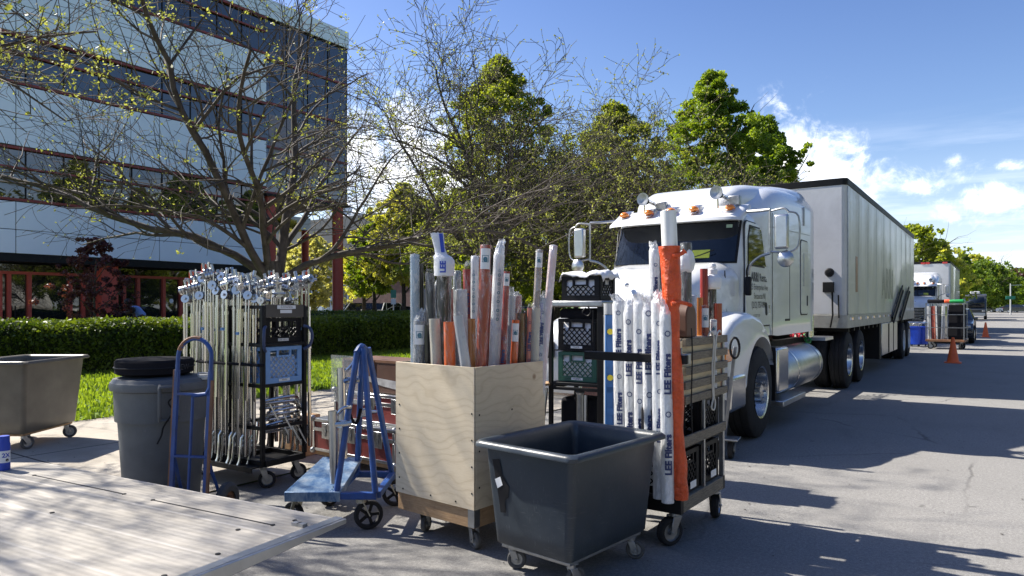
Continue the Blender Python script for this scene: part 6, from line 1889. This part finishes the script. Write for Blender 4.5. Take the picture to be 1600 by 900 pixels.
# ------------------------------------------------------------------ trailer
def trailer(name, label, x, y, L, H, Z0, hw=1.18, side='trailer_side', racks=True):
    T = thing(name, label, 'trailer', (x, y, 0))
    r = .09
    mb = MB(); mb.prism(rrect(-hw, hw, 0, L, r, 5), 'Z', Z0 + .0, H - .12)
    mb.build('box_body', side, T, ang=30)
    MB().box(-hw + .08, hw - .08, -.006, .004, Z0 + .22, H - .13).build('front_panel', 'white_paint' if side == 'white_paint' else M('front_panel', (.5, .51, .53), .55, var=.06, dirt=.3, scale=1.5), T)
    mb = MB(); mb.prism(rrect(-hw - .012, hw + .012, -.012, L + .012, r, 5), 'Z', H - .118, H); mb.build('roof_rail', 'black_metal', T, bevel=.006)
    mb = MB(); mb.prism(rrect(-hw - .01, hw + .01, -.01, L + .01, r, 5), 'Z', Z0 - .03, Z0 + .2); mb.build('bottom_rail', M('rail_dirty', (.36, .35, .31), .45, var=.2, scale=6, dirt=.5), T, bevel=.004)
    ln = MB(); ln.box(hw + .0, hw + .013, .08, L - .1, Z0 + .205, Z0 + .215); ln.box(hw, hw + .013, .08, L - .1, Z0 + .07, Z0 + .078); ln.box(hw, hw + .014, .06, .075, Z0 + .2, H - .14)
    for k in range(1, int(L / 1.22)): ln.box(hw - .001, hw + .0025, k * 1.22, k * 1.22 + .012, Z0 + .22, H - .13)
    ln.build('seam', 'dull_steel', T, smooth=False)
    rl = MB()
    for k in range(8): rl.box(hw + .0105, hw + .014, .45 + k * .9, .63 + k * .9, Z0 + .105, Z0 + .155)
    rl.build('reflector', 'red_lens', T, smooth=False)
    rl = MB()
    for k in range(8): rl.box(hw + .0105, hw + .014, .25 + k * .9, .43 + k * .9, Z0 + .105, Z0 + .155)
    rl.build('white_reflector', 'white_label', T, smooth=False)
    un = MB()
    for s_ in (-1, 1): un.box(s_ * .45 - .06, s_ * .45 + .06, .3, L - .2, Z0 - .22, Z0 - .03)
    for k in range(int(L / .6)): un.box(-hw + .02, hw - .02, .3 + k * .6, .38 + k * .6, Z0 - .1, Z0 - .032)
    un.cyl((-1, L - 1.6, .52), (1, L - 1.6, .52), .09); un.cyl((-1, L - .35 if False else L - 2.95, .52), (1, L - 2.95, .52), .09)
    un.build('underframe', 'black_metal', T)
    for s_ in (-1, 1):
        for dy in (1.55, 2.9):
            wheel(T, s_ * (hw - .14), L - dy, .52, .26, False, True, s_); wheel(T, s_ * (hw - .44), L - dy, .52, .26, False, True, s_)
        lg = MB(); lg.bar((s_ * .75, 3.6, Z0 - .05), (s_ * .75, 3.6, .22), .1); lg.box(s_ * .75 - .12, s_ * .75 + .12, 3.48, 3.72, .19, .22); lg.build('landing_leg', 'black_metal', T)
    if racks:
        bx = MB(); bx.box(hw - .55, hw + .0, 4.6, 7.6, .36, Z0 - .04); bx.build('belly_box', 'alu', T, bevel=.012)
        dd = MB(); dd.box(hw + .001, hw + .008, 5.7, 5.9, .38, Z0 - .06); dd.box(hw + .001, hw + .008, 6.7, 6.78, .38, Z0 - .06); dd.build('box_strip', 'black_metal', T)
        bx = MB(); bx.box(hw - .5, hw - .02, 4.35, 4.58, .3, Z0 - .04); bx.build('rack_frame', 'black_metal', T)
        for y0 in (6.2, 7.9):
            b = MB(); a_ = Vector((hw + .05, y0, Z0 + .02)); c_ = Vector((hw + .05, y0 + 2.2, Z0 + .85))
            b.bar(a_ + Vector((0, -.09, .05)), c_ + Vector((0, -.09, .05)), .03, .05); b.bar(a_ + Vector((0, .13, -.07)), c_ + Vector((0, .13, -.07)), .03, .05)
            b.bar(a_ + Vector((-.012, .02, -.01)), c_ + Vector((-.012, .02, -.01)), .012, .12)
            b.build('leaning_ramp', 'black_metal', T)
        # faded vertical mark and lettering
        pn = MB(); pn.box(hw + .001, hw + .003, .92, 1.16, Z0 + .62, Z0 + 1.28); pn.build('faded_sign', M('faded_brown', (.27, .13, .08), .4, var=.3, scale=9), T, smooth=False)
        tx = MB(); fn = lambda yc, zc: (lambda u, v: (hw + .0032, yc + u, zc + v))
        text_on(tx, 'ARRI', 1.0, fn(5.6, Z0 + .85), bold=.02); tx.build('lettering', M('faded_letter', (.2, .21, .22), .3), T, smooth=False)
        # gear on the front wall
        fg = MB(); fg.lathe([(.001, -.06), (.06, -.055), (.08, -.01), (.08, 0)], 20, (.9, 0, Z0 + .95), 'Y'); fg.box(.8, .98, -.07, -.001, Z0 + .6, Z0 + .78)
        fg.build('front_coupling', 'black_metal', T, bevel=.005)
        fg = MB(); fg.tube([(.95, -.03, Z0 + .6), (.96, -.04, Z0 + .2), (.92, -.04, Z0 - .02)], .015, 8); fg.tube([(1.05, -.03, Z0 + .55), (1.06, -.04, Z0 + .15)], .012, 8); fg.build('front_pipe', 'black_metal', T)
    return T


trailer('long_trailer', 'long white box trailer with black roof edge and two ramps leaning on its side', -3.33, 13.42, 12.2, 3.74, 1.14)

# second truck
r_.seed(4)
T2 = dup(TR1, (-3.35, 40.5, 0), 0, 'second white tractor unit parked behind the long trailer')
trailer('box_trailer', 'pale box trailer with red marker lamps of the second truck', -3.3, 46.2, 12, 4.0, 1.2, side='white_paint', racks=False)
rl = MB()
for x in (-1.0, -.1, .1, .95): rl.box(x - .14, x + .1, -.03, -.001, 3.86, 3.96)
rl.build('marker_lamp', 'red_lens', [o for o in bpy.data.objects if o.name.startswith('box_trailer')][0], bevel=.01)


# ------------------------------------------------------------------ cars
def car(name, label, x, y, rz, mat, L=4.6, Wd=1.78, H=1.42, kind='sedan', group=None, cat='car'):
    T = thing(name, label, cat, (x, y, 0), rz, group)
    h = Wd / 2; k = L / 4.6; q = H / 1.42
    low = [(-2.28, .35), (-2.3, .62), (-2.2, .82), (-1.3, .93), (-1.0, .95), (1.5, .97), (2.15, .93), (2.28, .8), (2.3, .4), (2.2, .3), (-2.2, .25)]
    top = {'sedan': [(-1.1, .93), (-.45, 1.36), (.1, 1.42), (.8, 1.4), (1.65, .97)], 'suv': [(-1.1, .93), (-.6, 1.38), (.0, 1.42), (1.8, 1.4), (2.15, .97)], 'pickup': [(-1.0, .93), (-.55, 1.38), (-.2, 1.42), (.5, 1.4), (.65, .97)]}[kind]
    if kind == 'pickup': low[5:7] = [(.7, .97), (2.2, 1.0)]
    rings = []
    for s_, ins in ((-1, .06), (-1, .0), (1, 0), (1, .06)):
        rings.append([(s_ * (h - ins), yy * k * (1 - ins * .3), .55 * q + (zz * q - .55 * q) * (1 - ins * 2)) for yy, zz in low])
    MB().loft(rings).build('body', mat, T, bevel=.03)
    tp = [(yy * k, zz * q) for yy, zz in top]
    g = MB(); g.loft([[(s_ * (h - .07 - max(0, (zz - .95 * q)) * .38), yy, zz - .012) for yy, zz in tp] for s_ in (-1, 1)]); g.build('window', 'dark_glass', T)
    rf = MB(); ro = [(yy, zz) for yy, zz in tp if zz > 1.3 * q]
    rf.loft([[(s_ * (h - .07 - (zz - .95 * q) * .38 - .0), yy, zz) for yy, zz in ro] + [(s_ * (h - .1 - (zz - .95 * q) * .38), yy, zz - .05) for yy, zz in reversed(ro)] for s_ in (-1, 1)])
    for s_ in (-1, 1):
        xx = lambda zz: s_ * (h - .065 - max(0, (zz - .95 * q)) * .38)
        for i in (0, len(tp) - 2):
            a_, b_ = tp[i], tp[i + 1]; rf.bar((xx(a_[1]), a_[0], a_[1]), (xx(b_[1]), b_[0], b_[1]), .05, .05)
        m = (.35 * k, 0); rf.bar((xx(.95 * q), m[0], .95 * q), (xx(1.4 * q), m[0] + .02, 1.39 * q), .05, .03)
    rf.build('roof', mat, T)
    for s_ in (-1, 1):
        for yy in (-1.42 * k, 1.4 * k):
            w = MB().lathe([(.001, -.1), (.2, -.1), (.31, -.1), (.33, -.06), (.33, .06), (.31, .1), (.2, .1), (.001, .1)], 24, ax='X').build('wheel', 'rubber', T, loc=(s_ * (h - .1), yy, .33))
            MB().lathe([(.001, 0), (.06, .01), (.2, .0), (.21, -.01)], 18, ax='X').build('rim', 'alu', w, loc=(s_ * .105, 0, 0), rot=(0, 0, 0 if s_ > 0 else PI))
        MB().box(s_ * .62 - .17, s_ * .62 + .17, -2.32 * k, -2.2 * k, .62 * q, .76 * q).build('headlight', 'dull_steel', T, bevel=.03)
        MB().box(s_ * .68 - .14, s_ * .68 + .14, 2.2 * k, 2.31 * k, .7 * q, .84 * q).build('tail_light', 'red_lens', T, bevel=.02)
        MB().box(s_ * (h + .06) - .09, s_ * (h + .06) + .05, -.95 * k, -.83 * k, .93 * q, 1.05 * q).build('side_mirror', mat, T, bevel=.02)
    MB().box(-.55, .55, -2.33 * k, -2.28 * k, .4 * q, .58 * q).build('grille', 'black_metal', T, bevel=.01)
    MB().box(-.8, .8, -2.35 * k, -2.2 * k, .3 * q, .38 * q).build('bumper', 'black_plastic', T, bevel=.02)
    return T


car('parked_sedan', 'dark grey sedan parked behind the caged cart', -1.62, 35.2, 0, M('car_dark', (.035, .04, .045), .22, .3, coat=1), H=1.4)
p = cw(1541, 478, 165)
car('distant_car', 'dark car crossing at the end of the street', p.x, p.y, 1.2, MATS['car_dark'], H=1.4, group='cars in the far distance')
p = cw(1592, 478, 150); car('distant_car', 'dark distant pickup nearest the right edge', p.x, p.y, 1.35, MATS['car_dark'], H=1.8, L=5.4, kind='suv', group='cars in the far distance')
p = cw(1576, 478, 160); car('distant_car', 'white distant car just behind the sign pole', p.x, p.y, 1.35, 'white_paint', H=1.5, group='cars in the far distance')
for i, (px, Z, mt, kd, lb, rz) in enumerate(((584, 56, 'car_dark', 'suv', 'dark parked car left of the forked tree beyond the hedge', 1.5), (612, 52, 'white_paint', 'pickup', 'white pickup parked beyond the hedge', 1.35), (636, 50, 'car_silver', 'sedan', 'silver car parked right of the white pickup', 1.2), (820, 48, 'car_silver', 'sedan', 'pale parked car glimpsed right of the wrapped rolls', 1.2), (790, 50, 'car_dark', 'sedan', 'dark parked car glimpsed behind the wrapped rolls', 1.2))):
    M('car_silver', (.4, .42, .44), .25, .5, coat=1)
    p = cw(px, 478, Z); car('parked_car', lb, p.x, p.y, rz + 1.0, mt, H=1.75 if kd != 'sedan' else 1.5, L=4.9, kind=kd, group='cars parked beyond the hedge')

# dark van far down the street
vt = thing('dark_van', 'dark motorhome-like van with wide windscreen down the street', 'van', (-2.0, 95, 0))
MB().prism([(-3.0, .4), (-3.1, 1.1), (-2.95, 1.3), (-2.7, 2.6), (-2.4, 2.8), (3, 2.8), (3, .4)], 'X', -1.1, 1.1).build('body', M('van_dark', (.06, .065, .07), .3, .2, coat=.6), vt, bevel=.06)
MB().add([(-.95, -3.09, 1.4), (.95, -3.09, 1.4), (.9, -2.8, 2.45), (-.9, -2.8, 2.45)], [(0, 1, 2, 3)]).build('windshield', 'dark_glass', vt, thick=.02)
MB().box(-1, 1, -3.2, -3.05, .4, .75).build('bumper', 'alu', vt, bevel=.03)
MB().box(-.4, .5, -2.5, 0, 2.8, 3.1).build('roof_unit', 'white_paint', vt, bevel=.05)
for s_ in (-1, 1):
    for y in (-1.9, 2): MB().lathe([(.001, -.12), (.42, -.12), (.42, .12), (.001, .12)], 20, (s_ * .98, y, .42), 'X').build('wheel', 'rubber', vt)
    MB().box(s_ * .85 - .15, s_ * .85 + .15, -3.14, -3.05, .85, 1.02).build('headlight', 'dull_steel', vt, bevel=.02)

# ------------------------------------------------------------------ caged cart, bins, cones down the street
p = gp(1479, 545)
CG = thing('caged_cart', 'wheeled cart with a wire cage full of boards and fabric down the street', 'cart', (p.x, p.y, 0), RAD(-4))
f = MB(); w_, d_ = .56, .45
for s_ in (-1, 1):
    for t_ in (-1, 1): f.bar((s_ * w_, t_ * d_, .3), (s_ * w_, t_ * d_, 1.6), .03)
for z in (.75, 1.2, 1.58):
    for t_ in (-1, 1): f.bar((-w_, t_ * d_, z), (w_, t_ * d_, z), .022)
    for s_ in (-1, 1): f.bar((s_ * w_, -d_, z), (s_ * w_, d_, z), .022)
for z in ():
    pass
f.bar((.08, -d_, .3), (.08, -d_, 1.58), .02)
f.build('cage', 'dull_steel', CG)
MB().box(-w_ - .02, w_ + .02, -d_ - .02, d_ + .02, .26, .34).build('deck', 'rust', CG, bevel=.01)
for s_ in (-1, 1):
    for t_ in (-1, 1): caster(CG, s_ * (w_ - .08), t_ * (d_ - .08), .26, .1, 1.2 + s_, .05)
def ing(x, y, z): return Matrix.Translation(CG.location) @ Matrix.Rotation(RAD(-4), 4, 'Z') @ Vector((x, y, z))
cols = ['film_white', 'film_silver', 'case_red', 'film_pink', 'film_white', 'film_grey', 'film_white', 'film_silver']
for i in range(8):
    o = MB().box(-.025, .025, -.3, .3, 0, 1.15).build('upright_board', cols[i], None, bevel=.004, loc=ing(-.5 + .065 * i, -.05, .342), rot=(0, RAD(r_.uniform(-2, 2)), RAD(-4)))
    tag(o, 'upright board in the caged cart, %s from the left' % ords[i], 'board', 'boards standing in the caged cart')
o = MB().box(-.2, .24, -.38, .38, 0, 1.2).build('black_box', 'dark_cloth', None, bevel=.02, loc=ing(.3, 0, .342), rot=(0, 0, RAD(-4))); tag(o, 'tall black fabric block filling the right half of the caged cart', 'box')
for (x, z, w1, mt, lb) in ((-.3, 1.6, .5, 'dark_cloth', 'dark folded blanket on top of the caged cart, left'), (.32, 1.6, .44, 'green_hose', 'bright green folded cloth on top of the caged cart, right'), (.05, 1.6, .18, 'orange_plastic', 'small orange-red bundle on top of the caged cart')):
    o = stuffbox(lb, ing(x, 0, z), RAD(-4), w1, .6, .12, mt, 'folded_cloth')
for i, (px, py, lb) in enumerate(((1431, 541, 'bright blue plastic bin, left one behind the trailer'), (1441, 541, 'bright blue plastic bin, right one beside the caged cart'))):
    p = gp(px, py); T = thing('blue_bin', lb, 'bin', (p.x, p.y, 0), RAD(-5), 'blue bins behind the trailer')
    rg = [[(x * s, y * s, z) for x, y in rrect(-.2, .2, -.25, .25, .04, 3)] for z, s in ((.08, .85), (.7, 1), (.7, 1.06), (.74, 1.06), (.74, .94), (.12, .8))]
    MB().loft(rg).build('bin_body', M('bin_blue', (.015, .07, .55), .4), T)
    MB().tube(smoothpath([(-.12, 0, .72), (-.08, 0, .84), (.08, 0, .84), (.12, 0, .72)], 4), .012, 6).build('handle', 'dull_steel', T)
    for x in (-.12, .12): MB().cyl((x, -.15, .05), (x + .03, -.15, .05), .05).build('wheel', 'rubber', T)
def cone_(label, px, py, H):
    p = gp(px, py); T = thing('traffic_cone', label, 'traffic cone', (p.x, p.y, 0), 0, 'orange traffic cones beside the parked trucks')
    MB().prism(rrect(-.19, .19, -.19, .19, .04, 3), 'Z', .0, .03).build('base', 'cone_orange', T)
    MB().lathe([(.15, .03), (.135, .06), (.035, H - .02), (.028, H), (.02, H), (.02, H - .01), (.12, .04)], 28).build('cone_body', 'cone_orange', T)
cone_('nearer orange traffic cone beside the trailer wheels', 1489, 567, .67)
cone_('farther orange traffic cone by the parked sedan', 1540, 527, .72)

# street sign pole far away
p = cw(1579, 478, 120)
PO = thing('street_sign_pole', 'grey pole with side arm and green street sign at the road end', 'sign', (p.x, p.y, 0), YAW * 0)
MB().cyl((0, 0, 0), (0, 0, 5.3), .13, .09, n=10).build('pole', M('grey_pole', (.45, .46, .46), .5), PO)
MB().bar((-.0, 0, 5.0), (RT.x * 1.9, RT.y * 1.9, 5.1), .1).build('arm', 'grey_pole', PO)
MB().cbox((0, -.3, 2.9), (1.6, .06, .55), YAW).build('street_sign', M('sign_green', (.02, .22, .15), .4), PO)
MB().cbox((0, -.3, 3.4), (1.2, .06, .35), YAW + .9).build('street_sign', 'white_label', PO)
p = cw(615, 478, 44)
PO = thing('parking_sign', 'small green and white sign on a thin post beyond the hedge', 'sign', (p.x, p.y, 0), YAW)
MB().cyl((0, 0, 0), (0, 0, 2.5), .04, n=8).build('post', 'grey_pole', PO)
MB().box(-.17, .17, -.06, -.045, 2.0, 2.5).build('sign_plate', 'sign_green', PO); MB().box(-.15, .15, -.06, -.045, 1.6, 1.95).build('sign_plate', 'white_label', PO)
for i, px in enumerate((560, 576)):
    p = cw(px, 478, 43); o = MB().bar((0, 0, 0), (0, 0, 1.35), .2).build('timber_bollard', 'bark', None, loc=p * 1 - Vector((0, 0, p.z))); tag(o, 'dark stubby post beyond the hedge, %s of the two' % ('left', 'right')[i], 'post', 'posts beyond the hedge')

# background building (grey upper storey, pale siding below)
B2 = thing('siding_building', 'grey building with pale blue siding behind the red columns', 'building', (-65, 50, 0))
MB().box(-15, 23, 0, 14, 4.2, 10.7).build('upper_wall', M('slate_wall', (.12, .125, .14), .8, var=.1), B2, smooth=False)
MB().box(-15, 10, .2, 14, 0, 4.2).build('lower_wall', M('pale_siding', (.33, .4, .47), .7, var=.06, bump=.3, stretch=(1, 1, 1)), B2, smooth=False)
MB().box(10, 23, .2, 14, 0, 4.2).build('lower_wall', M('dark_brick', (.1, .06, .055), .85, var=.3, scale=3), B2, smooth=False)
for x in (-3, 0, 3.4, 6.5, 9): MB().box(x, x + .7, .12, .195, 1.4, 3.6).build('window', 'dark_glass', B2, smooth=False)
for q_ in ((3.2, 5.4, 3, 5, 10.7, 12.6), (5.8, 7.0, 3, 5, 10.7, 11.4), (7.3, 8.1, 3, 4, 10.7, 11.6)): MB().box(*q_).build('roof_unit', 'white_paint', B2, bevel=.05)
m = MB()
for k in range(24): m.box(-15 + k * 1.05, -14.97 + k * 1.05, .17, .2, 0, 4.2)
m.build('siding_joint', 'dull_steel', B2, smooth=False)

# ------------------------------------------------------------------ across the street (seen in the reflections)
leafmat('mirror_leaf', (.05, .07, .01), (.14, .15, .03), .4, .3)
rng = np.random.default_rng(77); pts = []
for i in range(800):
    c = np.array([rng.uniform(15, 27), rng.uniform(-40, 230), rng.uniform(1.5, 16) * rng.uniform(.5, 1)]); k = 46
    d = rng.normal(size=(k, 3)) * np.array([1.1, 1.2, .9]); pts.append(c + d)
o = quadmesh('far_side_trees', leaf_quads(np.concatenate(pts), .6, rng, aspect=.8), 'mirror_leaf'); tag(o, 'belt of spring trees across the street', 'trees', kind='stuff')
B3 = thing('tan_building', 'low tan brick building across the street', 'building', (40, 0, 0))
MB().box(0, 14, -30, 12, 0, 7).build('wall', M('tan_wall', (.45, .36, .24), .8), B3, smooth=False)
MB().box(-.05, -.001, -28, 10, 3.2, 4.6).build('window', 'dark_glass', B3, smooth=False)


# ------------------------------------------------------------------ people behind the hedge
def skin_body(name, verts, edges, radii, mat, par, root=0, loc=(0, 0, 0)):
    me = bpy.data.meshes.new(name); me.from_pydata(verts, edges, []); me.update()
    o = bpy.data.objects.new(name, me); COL.objects.link(o)
    if par: o.parent = par
    o.modifiers.new('skin', 'SKIN'); 
    for i, r in enumerate(radii): me.skin_vertices[0].data[i].radius = r if isinstance(r, tuple) else (r, r)
    me.skin_vertices[0].data[root].use_root = True
    o.modifiers.new('sub', 'SUBSURF').levels = 2; o.modifiers['sub'].render_levels = 2
    me.materials.append(MATS[mat])
    return o


def person(label, loc, rz, bend, shirt, trousers='dark_cloth', crouch=False):
    T = thing('person', label, 'person', loc, rz, None)
    # facing -x, bending forward from the hips (angle from vertical)
    hz = .92 if not crouch else .5
    s, c = math.sin(bend), math.cos(bend)
    P = lambda l, y=0, f=0: (-(l * s) - f * c, y, hz + l * c - f * s)
    kx = .0 if not crouch else -.35
    kz = .5 if not crouch else .5
    fx = .0 if not crouch else .0
    V = [P(0), P(.18), P(.38), P(.5), P(.58), P(.66, 0, .03), P(.74, 0, .05),
         P(.47, .18), P(.47, -.18), P(.22, .2, .12), P(.22, -.2, .12), P(.1, .17, .34), P(.1, -.17, .34),
         (0, .1, hz - .04), (0, -.1, hz - .04), (kx - .02, .11, kz), (kx - .02, -.11, kz), (fx + .04, .11, .08), (fx + .04, -.11, .08), (fx - .1, .12, .03), (fx - .1, -.12, .03)]
    E = [(0, 1), (1, 2), (2, 3), (3, 4), (4, 5), (5, 6), (3, 7), (3, 8), (7, 9), (8, 10), (9, 11), (10, 12), (0, 13), (0, 14), (13, 15), (14, 16), (15, 17), (16, 18), (17, 19), (18, 20)]
    Rr = [.13, .125, .15, .1, .055, .085, .085, .06, .06, .043, .043, .03, .03, .09, .09, .06, .06, .04, .04, .035, .035]
    skin_body('body', V, E, Rr, 'skin', T)
    V2 = [P(.02), P(.18), P(.38), P(.5), P(.54), P(.47, .18), P(.47, -.18), P(.3, .2, .1), P(.3, -.2, .1)]
    skin_body('shirt', V2, [(0, 1), (1, 2), (2, 3), (3, 4), (3, 5), (3, 6), (5, 7), (6, 8)], [.155, .145, .17, .115, .08, .08, .08, .07, .07], shirt, T)
    V3 = [(0, 0, hz)] + V[13:19]
    skin_body('trousers', V3, [(0, 1), (0, 2), (1, 3), (2, 4), (3, 5), (4, 6)], [.15, .11, .11, .08, .08, .06, .06], trousers, T)
    h = P(.76, 0, .03); MB().ball((h[0] + .01, h[1], h[2] + .03), .112, 14, (1.05, .95, 1.0)).build('hair', 'hair', T)
    return T


p = cw(226, 478, 26.0); person('person in a light blue shirt bending over behind the hedge', (p.x, p.y, .03), YAW + .1, RAD(44), 'shirt_blue').scale = (1.1, 1.1, 1.1)
p = cw(172, 478, 25.2); person('person in dark clothes bending low behind the hedge by the purple maple', (p.x, p.y, .03), YAW + PI + .4, RAD(62), 'dark_cloth').scale = (1.03, 1.03, 1.03)
